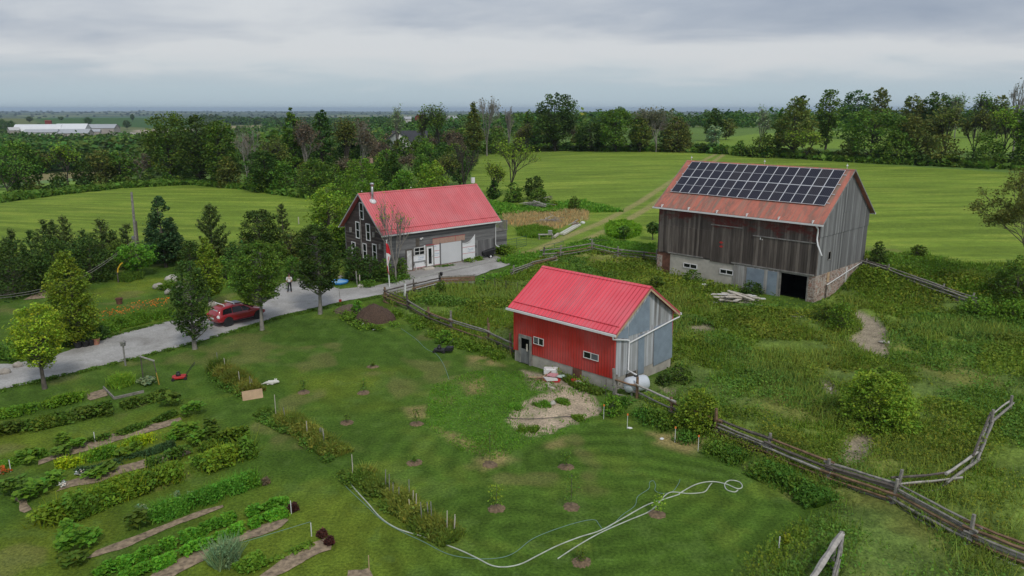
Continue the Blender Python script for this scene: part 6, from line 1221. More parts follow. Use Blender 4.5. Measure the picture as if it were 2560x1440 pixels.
for i, (x, y, lb) in enumerate(((1509, 1048, 'white stake with orange tip nearest the sandy patch'), (1568, 1072, 'white stake with orange tip beside a small rag'), (1687, 1106, 'white stake with orange tip, third from the shed'), (1745, 1128, 'white stake with orange tip, farthest from the shed'))):
    r_ = post(x, y, .75, .014, M['white'], lb, 'marker_stake', 'stake', top=1, group='orange-tipped survey stakes'); q = MB(); q.box(-.04, .04, -.015, .015, .76, .86); q.build('orange_tip', M['orange'], r_)
# yellow sleeve beside a stub post
p = G(296, 706); root = empty('guy_guard', p, 0, 'yellow plastic sleeve bent over a short dark post', 'cable guard'); q = MB(); q.tube([(0, 0, 0), (0, 0, 1.05)], .06, 6); q.build('post', M['rail_dark'], root); q = MB(); q.tube([(.05, 0, 1.0), (.12, 0, 1.35), (.38, 0, 1.75), (.62, 0, 1.95)], .065, 7); q.build('sleeve', M['yellow'], root)
def simple(name, label, cat, px, py, fn, m, yaw=0, smooth=False, group=None, bevel=0, lift=0):
    p = G(px, py); q = MB(); fn(q); o = q.build(name, m, None, smooth, bevel); o.location = p+np.array([0, 0, lift]); o.rotation_euler = (0, 0, yaw); return setp(o, label, cat, group)
def rockf(sx, sy, sz, seed): return lambda q: q.rock((0, 0, sz*.38), (sx, sy, sz), seed, 12, 8)
for i, (x, y, sx, sy, sz, mm, lb) in enumerate(((396, 722, .9, .7, .6, 'concrete', 'grey layered rock left of the narrow dark tree'), (430, 706, 1.1, .8, .8, 'concrete_pale', 'pale pointed boulder behind the flower clump'), (420, 735, .9, .6, .5, 'concrete', 'low grey rock in front of the flower clump'), (448, 722, .8, .7, .5, 'stone', 'brownish boulder half behind the narrow dark tree'), (503, 722, .9, .6, .6, 'concrete_pale', 'pale boulder seen between two drive trees'), (532, 768, .85, .7, .6, 'stone', 'tan boulder on the lawn just behind the car'),
      (853, 698, .6, .4, .4, 'stone', 'small tan rock behind the blue pool'), (902, 718, .7, .4, .3, 'concrete_pale', 'pale rock at the foot of the verge posts'), (745, 701, .6, .4, .3, 'concrete_pale', 'pale rock at the gravel edge behind the person'), (2156, 1042, .9, .7, .5, 'concrete', 'grey rock below the large yellow-green bush'), (2072, 975, .4, .3, .2, 'concrete_pale', 'small pale rock on the eroded patch'), (1382, 1012, .5, .35, .25, 'concrete_pale', 'pale rock on the bare sandy patch'), (2215, 860, .9, .5, .25, 'concrete_pale', 'pale rock beside the eroded bank'), (10, 935, .7, .5, .4, 'stone', 'tan rock at the left end of the gravel'), (45, 918, .6, .5, .4, 'stone', 'rock under the yellow-green maple by the gravel'))):
    simple('boulder', lb, 'rock', x, y, rockf(sx, sy, sz, i+2), M[mm], i, True, 'boulders and rocks of the yard')
# pool, pots, tank, heaps
p = G(848, 708); root = empty('paddling_pool', p, 0, 'small blue paddling pool on the verge beside the drive', 'paddling pool'); q = MB(); q.lathe([(.0, .02), (.78, .02), (.80, .2), (.86, .24), (.88, .2), (.84, .0)], n=24); q.build('basin', M['blue'], root, smooth=True); q = MB(); q.lathe([(0, .10), (.775, .10), (.775, .12), (0, .12)], n=24); q.build('water', M['paleblue'], root)
POT = [(.16, 0), (.22, .34), (.24, .36), (.24, .40), (.20, .40), (.19, .34), (0, .33)]
def pot(px, py, m, plant, lb, s=1., seed=1):
    p = G(px, py); root = empty('plant_pot', p, 0, lb, 'plant pot'); q = MB(); q.lathe([(r*s, z*s) for r, z in POT], n=14); q.build('pot', M[m], root)
    if plant: rng = np.random.default_rng(seed); P = rng.normal(size=(160, 3))*[.2*s, .2*s, .13*s]+[0, 0, .62*s]; V, F, T_ = leaves_np(P, .13, rng); np_mesh('foliage', V, [F], [M['leaf_'+plant]], root, tint=T_)
pot(241, 862, 'terracotta', 'fresh', 'terracotta pot at the right end of the pots by the drive', 1.2); pot(229, 864, 'black', 'mid', 'dark pot next to the terracotta pot', 1.2, 2); pot(214, 867, 'black', 'mid', 'black nursery pot in the middle of the pots by the drive', 1.3, 3); pot(196, 870, 'black', 'yellow', 'black nursery pot with yellow-green plant by the drive', 1.3, 4); pot(299, 760, 'brownpatch', None, 'brown empty urn standing alone on the lawn', 1.3)
def heap(name, label, cat, px, py, sx, sy, h, m, seed, yaw=0):
    rng = np.random.default_rng(seed); n = 40; u = np.linspace(-1, 1, n); X, Y = np.meshgrid(u, u); Rr = np.hypot(X, Y); z = h*np.clip(1-Rr**1.6, 0, 1)**.8*(.75+.5*fbm(X*2+seed, Y*2, .6, 3, seed))+.30*(fbm(X*8, Y*8, 1, 4, seed+2)-.5)*(Rr < .97)*min(h, 1)-.1*(Rr > .95)-.2*(Rr > 1.05)
    V = np.stack([X*sx/2, Y*sy/2, z], -1).reshape(-1, 3); i = np.arange((n-1)**2); a = (i//(n-1))*n+i % (n-1); o = np_mesh(name, V, [np.stack([a, a+1, a+n+1, a+n], 1)], [m], smooth=True); o.location = G(px, py); o.rotation_euler = (0, 0, yaw); return setp(o, label, cat)
M['mulch'] = mat('dark_mulch', (.10, .062, .042), .95, .5, 14, bmp=.9); M['mulch2'] = mat('brown_soil_heap', (.15, .115, .08), .95, .4, 9, bmp=.9)
heap('mulch_heap', 'dark brown mulch heap beside the paddock fence corner', 'heap', 938, 800, 3.4, 2.6, 1.25, M['mulch'], 3, .3); heap('dirt_heap', 'low grey dirt heap beside the red shovel', 'heap', 872, 778, 2.6, 2.0, .55, M['mulch2'], 5)
def tank():
    p = G(1590, 992); root = empty('white_tank', p, R(25), 'white cylindrical tank on legs under the shed downspout', 'tank'); q = MB(); prof = [(0, -.78), (.25, -.76), (.42, -.66), (.47, -.5), (.47, .5), (.42, .66), (.25, .76), (0, .78)]; q.lathe(prof, (0, 0, .82), 24, rot=Matrix.Rotation(R(90), 3, 'Y')); q.build('vessel', M['tankwhite'], root, smooth=True)
    q = MB(); q.lathe([(.14, 0), (.14, .08), (0, .08)], (-.05, 0, 1.26), 12); q.build('filler_cap', M['black'], root)
    for x in (-.5, .5):
        for y in (-.28, .28): q = MB(); q.box(x-.05, x+.05, y-.04, y+.04, -.1, .55); q.build('leg', M['steel'], root)
    q = MB(); q.box(-.5, .5, -.35, .35, -.12, .05); q.build('base_slab', M['concrete_pale'], root)
M['tankwhite'] = mat('tank_paint', (.58, .62, .66), .5, .06, 2, bmp=.03); tank()
def shovel():
    p = G(851, 757); root = empty('shovel', p, 0, 'shovel with a red blade stuck in the dirt heap edge', 'shovel'); q = MB(); q.tube([(0, 0, .25), (-.08, 0, 1.35)], .02, 6); q.tube([(-.14, 0, 1.36), (-.02, 0, 1.36)], .02, 5); q.build('handle', M['greywood'], root); q = MB(); q.prism([(-.12, .3), (.12, .3), (.11, .08), (0, -.05), (-.11, .08)], -.015, .015); q.build('blade', M['redpaint'], root)
shovel()
def mower(px, py, yaw, deckm, label, bag=False):
    p = G(px, py); root = empty('lawn_mower', p, yaw, label, 'lawn mower'); q = MB(); q.prism([(-.40, -.22), (-.3, -.27), (.3, -.27), (.42, -.15), (.42, .15), (.3, .27), (-.3, .27), (-.40, .22)], .10, .24, 'z'); q.build('deck', deckm, root, bevel=.02)
    q = MB(); q.lathe([(.15, 0), (.15, .12), (.10, .2), (.10, .26), (0, .27)], (.05, 0, .24), 12); q.build('engine', M['black'], root)
    for x in (-.36, .36):
        for y in (-.3, .3): w = MB(); w.lathe([(0, -.03), (.10, -.03), (.10, .03), (0, .03)], (x, y, .10), 12, rot=Matrix.Rotation(R(90), 3, 'X')); w.build('wheel', M['rubber'], root)
    q = MB(); q.tube([(-.34, -.22, .2), (-.95, -.22, .95), (-.95, .22, .95), (-.34, .22, .2)], .018, 5); q.build('handle', M['black'], root)
    if bag: q = MB(); q.add([(-.42, -.24, .14), (-.42, .24, .14), (-.42, .24, .42), (-.42, -.24, .42), (-.95, -.22, .16), (-.95, .22, .16), (-.95, .22, .46), (-.95, -.22, .46)], [(0, 1, 2, 3), (7, 6, 5, 4), (0, 4, 5, 1), (1, 5, 6, 2), (2, 6, 7, 3), (3, 7, 4, 0)]); q.build('grass_bag', M['black'], root, bevel=.04)
mower(449, 948, R(200), M['redpaint'], 'red lawn mower on the grass path by the garden'); mower(1100, 880, R(170), M['black'], 'black lawn mower with grass bag below the paddock fence', True)
def cart():
    p = G(1220, 644); root = empty('garden_cart', p, R(25), 'black tipping garden cart with white wheel hubs by the house', 'cart'); q = MB(); q.add([(-.65, -.4, .3), (.55, -.4, .45), (.55, .4, .45), (-.65, .4, .3), (-.85, -.5, .75), (.8, -.5, 1.05), (.8, .5, 1.05), (-.85, .5, .75)], [(3, 2, 1, 0), (0, 1, 5, 4), (1, 2, 6, 5), (2, 3, 7, 6), (3, 0, 4, 7), (4, 5, 6, 7)]); q.build('tub', M['black'], root, bevel=.04)
    for x, y in ((.1, -.5), (.1, .5)): w = MB(); w.lathe([(.09, -.06), (.22, -.06), (.22, .06), (.09, .06)], (x, y, .22), 14, rot=Matrix.Rotation(R(90), 3, 'X')); wh = w.build('wheel', M['rubber'], root); w = MB(); w.lathe([(0, -.07), (.11, -.07), (.11, .07), (0, .07)], (x, y, .22), 12, rot=Matrix.Rotation(R(90), 3, 'X')); w.build('hub', M['white'], wh)
    q = MB(); q.tube([(.7, 0, .4), (1.3, 0, .12)], .025, 5); q.build('drawbar', M['black'], root)
cart()
simple('step_slab', 'cream slab lying before the white entry door', 'slab', 1071, 674, lambda q: q.prism([(-.6, -.3), (.5, -.38), (.68, .1), (.5, .38), (-.55, .32)], .02, .22, 'z'), M['palewood'], R(40), bevel=.03)
def sawhorse():
    p = G(1050, 676); root = empty('trestle', p, R(42), 'low grey trestle leaning before the house wrap', 'trestle'); q = MB(); q.beam((-.7, 0, .95), (.7, 0, .95), .07, .07); q.build('beam', M['steel'], root)
    for x in (-.65, .65):
        for y in (-.35, .2): q = MB(); q.beam((x, 0, .92), (x*1.1, y, 0), .04, .04); q.build('leg', M['greywood'], root)
sawhorse()
def path_tube(name, label, cat, pts, r, m, sm=6, world=False, lift=0):
    P = [G(*p) if not world else np.array(p) for p in pts]; out = []
    for i in range(len(P)-1):
        p0, p1, p2, p3 = P[max(i-1, 0)], P[i], P[i+1], P[min(i+2, len(P)-1)]
        for k in range(sm): t = k/sm; c = .5*((2*p1)+(-p0+p2)*t+(2*p0-5*p1+4*p2-p3)*t*t+(-p0+3*p1-3*p2+p3)*t**3); out.append((c[0], c[1], gz(c[0], c[1])+r*.9+lift))
    out.append((P[-1][0], P[-1][1], P[-1][2]+r*.9+lift)); q = MB(); q.tube(out, r, 6); o = q.build(name, m, None, True); return setp(o, label, cat)
z2 = lambda a, ox: [(ox+x/2.571, 880+y/2.571) for x, y in a]
M['hosewhite'] = mat('pale_hose', (.50, .54, .45), .6, .25); M['hosegreen'] = mat('grey_green_hose', (.16, .27, .22), .6, .1)
path_tube('white_hose', 'thick white hose curving across the mown lawn to a loop', 'hose', z2([(60, 795), (110, 870), (200, 970), (290, 1070), (400, 1140), (560, 1190), (780, 1270), (900, 1325), (1000, 1375), (1090, 1385), (1190, 1365), (1300, 1310), (1420, 1250), (1560, 1195), (1700, 1150), (1830, 1080), (1990, 990), (2090, 955), (2200, 920)], 840)+z2([(0, 910), (100, 855), (200, 836), (290, 850), (370, 882), (400, 868), (380, 838), (320, 828), (287, 852), (300, 888), (350, 903), (372, 890)], 1700), .027, M['hosewhite'])
path_tube('white_pipe', 'second white hose lying straight beside the long curving one', 'hose', z2([(1425, 1332), (1550, 1250), (1700, 1165), (1880, 1085), (2000, 1035), (2060, 990), (2110, 930), (2150, 905), (2200, 905)], 840)+z2([(40, 912), (100, 911), (160, 900), (190, 862), (205, 845)], 1700), .025, M['hosewhite'])
path_tube('green_hose', 'thin grey-green hose wandering beside the white hoses', 'hose', z2([(40, 800), (60, 860), (190, 985), (300, 1085), (430, 1160), (560, 1220), (720, 1300), (900, 1330), (1050, 1325), (1150, 1290), (1260, 1205), (1400, 1145), (1560, 1095), (1660, 1080), (1690, 1110), (1720, 1140), (1780, 1110), (1840, 1050), (1920, 990), (1940, 930), (2010, 880), (2015, 840), (2040, 830), (2055, 860), (2050, 890), (2090, 910), (2160, 900), (2200, 850), (2211, 820)], 840), .014, M['hosegreen'])
path_tube('green_hose', 'thin green hose trailing from the mulch heap over the lawn', 'hose', [(1003, 822), (1040, 848), (1065, 872), (1090, 885), (1108, 910), (1118, 935), (1125, 955), (1135, 975)], .016, M['hosegreen'])
path_tube('black_pipe', 'dark pipe lying across the bare sandy patch', 'pipe', [(1262, 1047), (1320, 1050), (1380, 1047), (1420, 1044), (1460, 1048)], .018, M['black'], lift=.05)
path_tube('chalk_line', 'thin white rope along the garage apron', 'rope', [(1035, 699), (1065, 691), (1100, 681), (1150, 671), (1200, 661), (1235, 650), (1262, 645)], .022, M['hosewhite'], lift=.05)
# ------------------------------------------------------------------ board and rubble piles
def pile(label, px, py, n, L, spread, m, seed, yaw, h=.5, name='board_pile', cat='wood pile', w=.16, t=.05, part='board', tilt=.12):
    p = G(px, py); rng = random.Random(seed); root = empty(name, p, yaw, label, cat)
    for i in range(n):
        z = h*i/n+.05; a = rng.gauss(0, .45); l = L*rng.uniform(.5, 1.1); c = Vector((rng.gauss(0, spread), rng.gauss(0, spread*.5), z)); d = Vector((math.cos(a), math.sin(a), rng.gauss(0, tilt)))*l/2; q = MB(); q.beam(c-d, c+d, w*rng.uniform(.5, 1.3), t); q.build(part, m[rng.randrange(len(m))], root)
pale = [M['palewood'], M['trim'], M['greywood']]
pile('pile of white weathered boards in the weeds before the barn', 1838, 766, 34, 3.2, .45, [M['trim'], M['palewood'], M['trim'], M['palewood']], 4, R(-10), 1.1, tilt=.10, w=.26, t=.07)
pile('large heap of grey weathered boards beyond the tan grass', 1335, 523, 26, 3.6, .8, [M['rail_grey'], M['rail_pale']], 5, R(-35), 1.1, w=.2); pile('second heap of broken pale boards behind the grey heap', 1362, 505, 16, 2.2, .7, [M['rail_pale'], M['rail_dark']], 6, R(10), .9, tilt=.35)
pile('flat stack of pale planks near the house ridge end', 1258, 521, 7, 3.6, .3, [M['palewood'], M['rail_pale']], 7, R(5), .35, tilt=.02); pile('grey brush and sticks heap inside the tan grass', 1378, 560, 30, 2.6, .7, [M['rail_grey'], M['rail_pale']], 8, R(20), .7, w=.06, part='stick', name='brush_pile', tilt=.3)
pile('small pile of pale sticks at the left of the tan grass', 1332, 572, 10, 1.4, .4, [M['rail_pale']], 9, R(10), .3, w=.07, part='stick', name='brush_pile'); pile('scrap timber with a rusty piece at the end of the white beams', 1437, 566, 8, 1.6, .25, [M['rail_dark'], M['rail_orange'], M['rail_pale']], 10, R(50), .6, name='scrap_pile', tilt=.4)
for k, (a, b, lb) in enumerate((((1402, 588), (1440, 566), 'long white beam lying along the tan grass edge'), ((1409, 589), (1450, 565), 'second long white beam beside the first'), ((1386, 596), (1396, 588), 'short white beam end near the lower end of the long beams'))):
    A, B = G(*a), G(*b); q = MB(); q.beam((0, 0, .2), tuple(B-A+[0, 0, .2]), .30, .22); o = q.build('white_beam', M['palewood'] if k == 2 else mat('painted_beam', (.62, .62, .52), .7, .2), None); o.location = A; setp(o, lb, 'beam', 'white beams beside the tan grass')
simple('white_bag', 'white bag at the upper end of the long beams', 'bag', 1457, 560, rockf(.6, .4, .4, 3), M['trim'], 0, True)
p = G(1364, 598); root = empty('workbench', p, R(5), 'small grey bench with a box on it beside the long beams', 'bench'); q = MB(); q.box(-.9, .9, -.25, .25, .55, .63); q.build('bench_top', M['rail_pale'], root)
for x in (-.8, .8): q = MB(); q.box(x-.05, x+.05, -.2, .2, 0, .546); q.build('leg', M['rail_grey'], root)
q = MB(); q.box(-.25, .25, -.2, .2, 0, .45); o = q.build('metal_box', M['steel'], None, bevel=.02); o.location = p+np.array([.55, .05, .635]); setp(o, 'grey box standing on the small bench', 'box')
for px, py, yaw, lb in ((1478, 607, 20, 'black board trough holding pale sticks, left of the pair'), (1503, 609, 22, 'black board trough, right of the pair')):
    p = G(px, py); root = empty('board_trough', p, R(yaw), lb, 'trough', 'black troughs beside the field track')
    for nm, c, s in (('side_board', (0, -.35, .22), (1.8, .05, .4)), ('side_board', (0, .35, .22), (1.8, .05, .4)), ('end_board', (-.87, 0, .22), (.05, .64, .36)), ('end_board', (.87, 0, .22), (.05, .64, .36))): q = MB(); q.cbox(c, s); q.build(nm, M['black'], root)
pile('pale sticks lying in the left black trough', 1484, 606, 6, 1.3, .12, [M['trim'], M['palewood']], 12, R(30), .4, w=.1, part='stick', name='stick_bundle')
simple('concrete_slab', 'pale concrete slab before the open barn doorway', 'slab', 1972, 787, lambda q: q.prism([(-1.2, -.8), (1.1, -.9), (1.4, .6), (-.9, .8)], -.05, .14, 'z'), M['concrete_pale'], R(-40), bevel=.03)
p = G(1760, 728); root = empty('white_barrel', p, 0, 'white lidded tub in the weeds before the block wall', 'tub'); q = MB(); q.lathe([(.22, 0), (.27, .6), (.25, .62)], n=14); q.build('tub', M['trim'], root); q = MB(); q.lathe([(.29, .62), (.29, .68), (0, .70)], n=14); q.build('lid', M['white'], root)
def rubbish():
    p = G(1375, 945); o = p
    simple('white_cushion', 'white box with a grey top on the rubbish heap', 'box', 1377, 938, lambda q: (q.box(-.45, .45, -.25, .25, .1, .5)), M['white'], R(-5), bevel=.05)
    simple('white_sheet', 'white panel with red edges, lowest on the rubbish heap', 'panel', 1374, 953, lambda q: (q.prism([(-.4, .3), (-.2, -.35), (.5, -.25), (.45, .05)], .12, .2, 'z')), M['trim'], 0); simple('pink_sheet', 'pinkish panel lying on the white one', 'panel', 1381, 948, lambda q: q.prism([(-.35, -.05), (.15, -.3), (.4, .15), (-.1, .3)], .24, .32, 'z'), mat('pink_sheet', (.65, .3, .33), .6, .1), 0)
    simple('red_sheet', 'red panel under the pinkish one', 'panel', 1377, 951, lambda q: q.prism([(-.55, .1), (-.3, -.38), (.52, -.42), (.62, .0), (.1, .3)], .02, .1, 'z'), M['redpaint'], 0); simple('plastic_sheet', 'pale greenish plastic sheet in the grass right of the rubbish', 'sheet', 1403, 948, lambda q: q.rock((0, 0, .2), (.7, .5, .16), 3), mat('pale_plastic', (.5, .62, .58), .4, .1), .4)
    simple('paper_scrap', 'pale board scrap below the rubbish heap', 'scrap', 1372, 962, lambda q: q.box(-.15, .15, -.25, .25, .02, .06), M['palewood'], .4); simple('paper_scrap', 'lowest pale scrap near the sandy patch', 'scrap', 1378, 970, lambda q: q.prism([(-.2, .2), (0, -.2), (.2, -.2), (.1, .1)], .02, .06, 'z'), M['palewood'], .2)
    pile('thin brown laths beside the rubbish heap', 1360, 950, 9, 1.1, .25, [M['rawwood'], M['rail_orange']], 21, R(30), .2, w=.05, part='lath', name='lath_pile')
    simple('fuel_can', 'red fuel can by the shed foundation hatch', 'fuel can', 1434, 961, lambda q: (q.box(-.15, .15, -.12, .12, 0, .34), q.tube([(0, 0, .34), (.05, 0, .42)], .03, 6)), M['redpaint'], .3, bevel=.03); simple('white_sack', 'whitish sack beside the red fuel can', 'sack', 1447, 963, rockf(.5, .4, .35, 8), M['palewood'], 0, True)
rubbish()
simple('white_rag', 'small white rag beside the second orange-tipped stake', 'rag', 1574, 1071, rockf(.28, .2, .08, 4), M['white'], 0, True); simple('white_rag', 'small white rag near the lawn edge below the green bush', 'rag', 1655, 1098, rockf(.25, .2, .08, 5), M['white'], 0, True)
simple('broken_slabs', 'broken pale slabs at the lower end of the collapsed rails', 'slabs', 1270, 692, lambda q: (q.box(-.9, .5, -.4, .4, 0, .15)), M['concrete_pale'], .5, bevel=.03)
simple('white_stick', 'white stick in the grass below the mulch heap', 'stick', 937, 826, lambda q: q.beam((-.15, 0, .05), (.2, 0, .15), .06, .04), M['white'], 0); simple('white_sign_stub', 'small white tag left of the mulch heap', 'tag', 905, 817, lambda q: q.beam((-.1, 0, .05), (.12, 0, .3), .06, .04), M['white'], 0)
# boards closing the flower strip
simple('plywood_board', 'tan plywood board at the lower end of the first flower strip', 'board', 632, 997, lambda q: q.cbox((0, 0, .26), (1.15, .04, .55), Matrix.Rotation(-.35, 3, 'X')), M['rawwood'], R(28)); simple('plywood_board', 'tan plywood board at the upper end of the first flower strip', 'board', 563, 928, lambda q: q.cbox((0, 0, .2), (.7, .04, .4), Matrix.Rotation(-.35, 3, 'X')), M['rawwood'], R(28))
# raised bed frame, trellis
def bedframe():
    P = [G(*p) for p in ((259, 972), (286, 999), (360, 982))]; o = P[0]; root = empty('raised_bed', o, 0, 'raised bed edged with grey planks holding tall grass', 'raised bed')
    for a, b in ((0, 1), (1, 2)): q = MB(); q.beam(tuple(P[a]-o+[0, 0, .09]), tuple(P[b]-o+[0, 0, .09]), .06, .16); q.build('plank', M['rail_grey'], root)
bedframe()
def trellis():
    a, b = G(358, 948), G(398, 962); L = np.linalg.norm((b-a)[:2]); root = empty('trellis', a, math.atan2((b-a)[1], (b-a)[0]), 'leaning wooden trellis frame with netting beside the raised bed', 'trellis'); q = MB(); q.beam((-.1, 0, 1.5), (L*.85, 0, 1.5), .07, .07); q.build('top_bar', M['rail_pale'], root)
    q = MB(); q.beam((0, 0, 0), (0, 0, 1.5), .05, .05); q.build('upright', M['rail_dark'], root); q = MB(); q.beam((L, 0, 0), (L*.9, 0, .75), .04, .04); q.build('upright', mat('dull_yellow_post', (.45, .28, .04), .7, .2), root); q = MB(); q.beam((L*.9, 0, .76), (L*.8, 0, 1.5), .045, .045); q.build('upright', M['rail_dark'], root)
    q = MB()
    for i in range(9): x = L*.8*(i+1)/10; q.tube([(x, 0, .05), (x, 0, 1.47)], .006, 3)
    for i in range(8): z = .1+1.3*i/8; q.tube([(0, 0, z), (L*.9, 0, z)], .006, 3)
    q.build('netting', M['rail_dark'], root)
trellis()
# ------------------------------------------------------------------ garden rows and flower strips
def crop(name, label, cat, pts, wid, h, leaf, n, ls, seed, up=.6, clump=.5, tints=None, blade=0, bsize=.07, prof=1.0, kind=None, gap=.25, group=None, extra=None):
    """a row of plants grown along a measured line: leaf clumps through its volume, heights uneven from plant to plant"""
    if pts[0][1] > 960 and pts[0][0] < 1150 and seed < 113: wid *= .62; h *= .72
    rng = np.random.default_rng(seed); P = np.array([G(*p) for p in pts]); sg = np.linalg.norm(np.diff(P[:, :2], axis=0), axis=1); cum = np.concatenate([[0], np.cumsum(sg)]); Lt = cum[-1]
    npl = max(3, int(Lt/clump)); c = np.sort(rng.uniform(0, Lt, npl)); ph = rng.uniform(.6, 1.15, npl); side = rng.uniform(-.5, .5, npl)*wid*.6; keep = rng.uniform(0, 1, npl) > gap*.3
    k = rng.integers(0, npl, n); u = np.clip(c[k]+rng.normal(size=n)*clump*.55, 0, Lt); v = side[k]+rng.normal(size=n)*wid*.24; v = np.clip(v, -wid*.6, wid*.6)
    j = np.clip(np.searchsorted(cum, u)-1, 0, len(P)-2); f = (u-cum[j])/sg[j]; B = P[j]*(1-f[:, None])+P[j+1]*f[:, None]; d = (P[j+1]-P[j])/sg[j][:, None]; X = B[:, 0]-d[:, 1]*v; Y = B[:, 1]+d[:, 0]*v
    hh = h*ph[k]*np.sqrt(np.clip(1-(v/(wid*.66))**2, .05, 1))**prof; Z = terr(X, Y)+hh*rng.uniform(.15, 1, n)**.6; Q = np.stack([X, Y, Z], 1); base = .75+.5*fbm(X, Y, .8, 2, seed)
    T0 = base[:, None]*(np.ones((n, 3)) if tints is None else np.array(tints)[rng.integers(0, len(tints), npl)][k]); V, F, T_ = leaves_np(Q, ls*rng.uniform(.6, 1.35, n), rng, up=up, tint=T0)
    Vs, Fs, Ts = [V], [F], [T_]
    if blade:
        m = int(blade); k2 = rng.integers(0, n, m); Pb = np.stack([X[k2], Y[k2], terr(X[k2], Y[k2])], 1); V2, F2, T2 = leaves_np(Pb, bsize, rng, blade=hh[k2]*rng.uniform(.7, 1.2, m), tint=T0[k2]*(1 if extra is None else np.array(extra))); Vs.append(V2); Fs.append(F2+len(V)); Ts.append(T2)
    o = np_mesh(name, np.concatenate(Vs), [np.concatenate(Fs)], [M['leaf_'+leaf]], tint=np.concatenate(Ts)); setp(o, label, cat, group, kind); return o
def Z1(pts): return [(x/2.571, 880+y/2.571) for x, y in pts]
crop('potato_row', 'long dark leafy potato row at the upper left of the garden', 'crop row', Z1([(-40, 545), (150, 505), (350, 455), (560, 420), (720, 390)]), 1.9, .85, 'mid', 6500, .17, 1, clump=.45, tints=[(.8, 1, .9), (1, 1, 1), (1.1, 1.05, .8)])
crop('herb_row', 'pale feathery green row above the dark potato row', 'crop row', Z1([(-40, 420), (150, 390), (350, 340), (580, 290)]), 1.7, .6, 'fresh', 4200, .15, 2, tints=[(.9, 1, .9), (1.1, 1.1, .8)], blade=1200)
crop('bean_bush_row', 'short bushy green row beside the raised bed', 'crop row', Z1([(790, 365), (900, 335), (1000, 305), (1080, 270)]), 1.3, .7, 'mid', 2600, .16, 3, clump=.4)
crop('bush_bean_row', 'low dark bean row on the strip of pale soil', 'crop row', Z1([(555, 598), (700, 560), (850, 510), (1000, 455), (1120, 400)]), .85, .42, 'mid', 3600, .13, 4, tints=[(.85, 1, .9)], clump=.3)
crop('carrot_row', 'feathery bright green row at the left edge of the garden', 'crop row', Z1([(-40, 730), (60, 720), (180, 690), (290, 650)]), 1.2, .4, 'fresh', 2200, .11, 5, blade=1600)
crop('dill_row', 'thin yellow flowering dill row in the middle of the garden', 'crop row', Z1([(360, 760), (520, 715), (700, 670), (860, 610), (1000, 565), (1140, 560)]), .9, .75, 'lime', 2400, .12, 6, tints=[(1.0, 1, .7), (1.7, 1.25, .5), (.7, .9, .9)], blade=900)
crop('onion_row', 'dark narrow onion row above the raspberry hedge', 'crop row', Z1([(500, 700+90), (640, 760), (800, 700), (950, 660), (1110, 600)]), .8, .45, 'blue', 2400, .1, 7, blade=1500)
crop('raspberry_row', 'tall yellow-green raspberry hedge, thickest row of the garden', 'crop row', Z1([(210, 1180), (400, 1075), (600, 985), (800, 910), (1000, 845), (1200, 780), (1400, 720), (1600, 650)]), 2.2, 1.25, 'lime', 15000, .17, 8, clump=.5, tints=[(.75, .9, .8), (.95, 1, .8), (.6, .8, .9), (.9, .95, .8)], blade=2500, extra=(1.1, .9, .8))
crop('raspberry_row', 'darker raspberry canes behind the upper end of the thick hedge', 'crop row', Z1([(960, 760), (1120, 700), (1300, 640), (1480, 590), (1600, 560)]), 1.4, 1.0, 'mid', 4200, .16, 9, tints=[(.9, 1, 1), (1.2, 1.1, .8)])
crop('asparagus_row', 'airy fern-like asparagus row with grey tips at its end', 'crop row', Z1([(960, 1090), (1120, 1035), (1300, 970), (1480, 905), (1640, 840)]), 1.3, .85, 'fresh', 5200, .11, 10, blade=3000, bsize=.04, tints=[(.8, .95, 1), (1, 1, 1)])
crop('bean_row', 'left one of two bright bean rows at the bottom of the garden', 'crop row', Z1([(600, 1455), (820, 1370), (1000, 1290), (1200, 1205), (1400, 1120), (1600, 1050), (1850, 975)]), .8, .55, 'fresh', 11000, .14, 11, clump=.16, tints=[(.95, 1.05, .9)], gap=0, group='pair of bean rows')
crop('bean_row', 'right one of two bright bean rows at the bottom of the garden', 'crop row', Z1([(780, 1470), (1000, 1395), (1200, 1300), (1400, 1215), (1600, 1130), (1860, 1035)]), .75, .5, 'fresh', 10000, .14, 12, clump=.16, tints=[(1.0, 1.1, .85)], gap=0, group='pair of bean rows')
crop('seedling_row', 'sparse seedlings along the bare bed at the bottom', 'crop row', Z1([(1650, 1400), (1780, 1340), (1900, 1290), (2000, 1240)]), .7, .25, 'fresh', 500, .12, 13, kind='stuff')
crop('silver_shrub', 'pale feathery silver-green plant at the bottom edge', 'plant', Z1([(1390, 1400), (1500, 1340)]), 1.3, 1.15, 'silver', 2600, .09, 14, clump=.3, blade=1500, bsize=.04); crop('tomato_plant', 'leafy green plants right of the silvery plant', 'plant', Z1([(1530, 1420), (1680, 1350)]), 1.2, .7, 'fresh', 2200, .13, 15)
for i, (x, y, lb) in enumerate(((1885, 1020, 'dark red leafy plant at the end of the bean rows'), (2065, 1185, 'dark red leafy plant at the corner of the bare bed'), (2120, 1240, 'dark red leafy plant lowest at the bare bed'), (1700, 850, 'dry grey-brown plant at the end of the asparagus row'), (180*2.571, -180, ''))):
    if lb: crop('red_plant' if 'red' in lb else 'dry_plant', lb, 'plant', Z1([(x-12, y+8), (x+14, y-8)]), .45, .42, 'red' if 'red' in lb else 'brown', 420, .15, 30+i, clump=.2, blade=120)
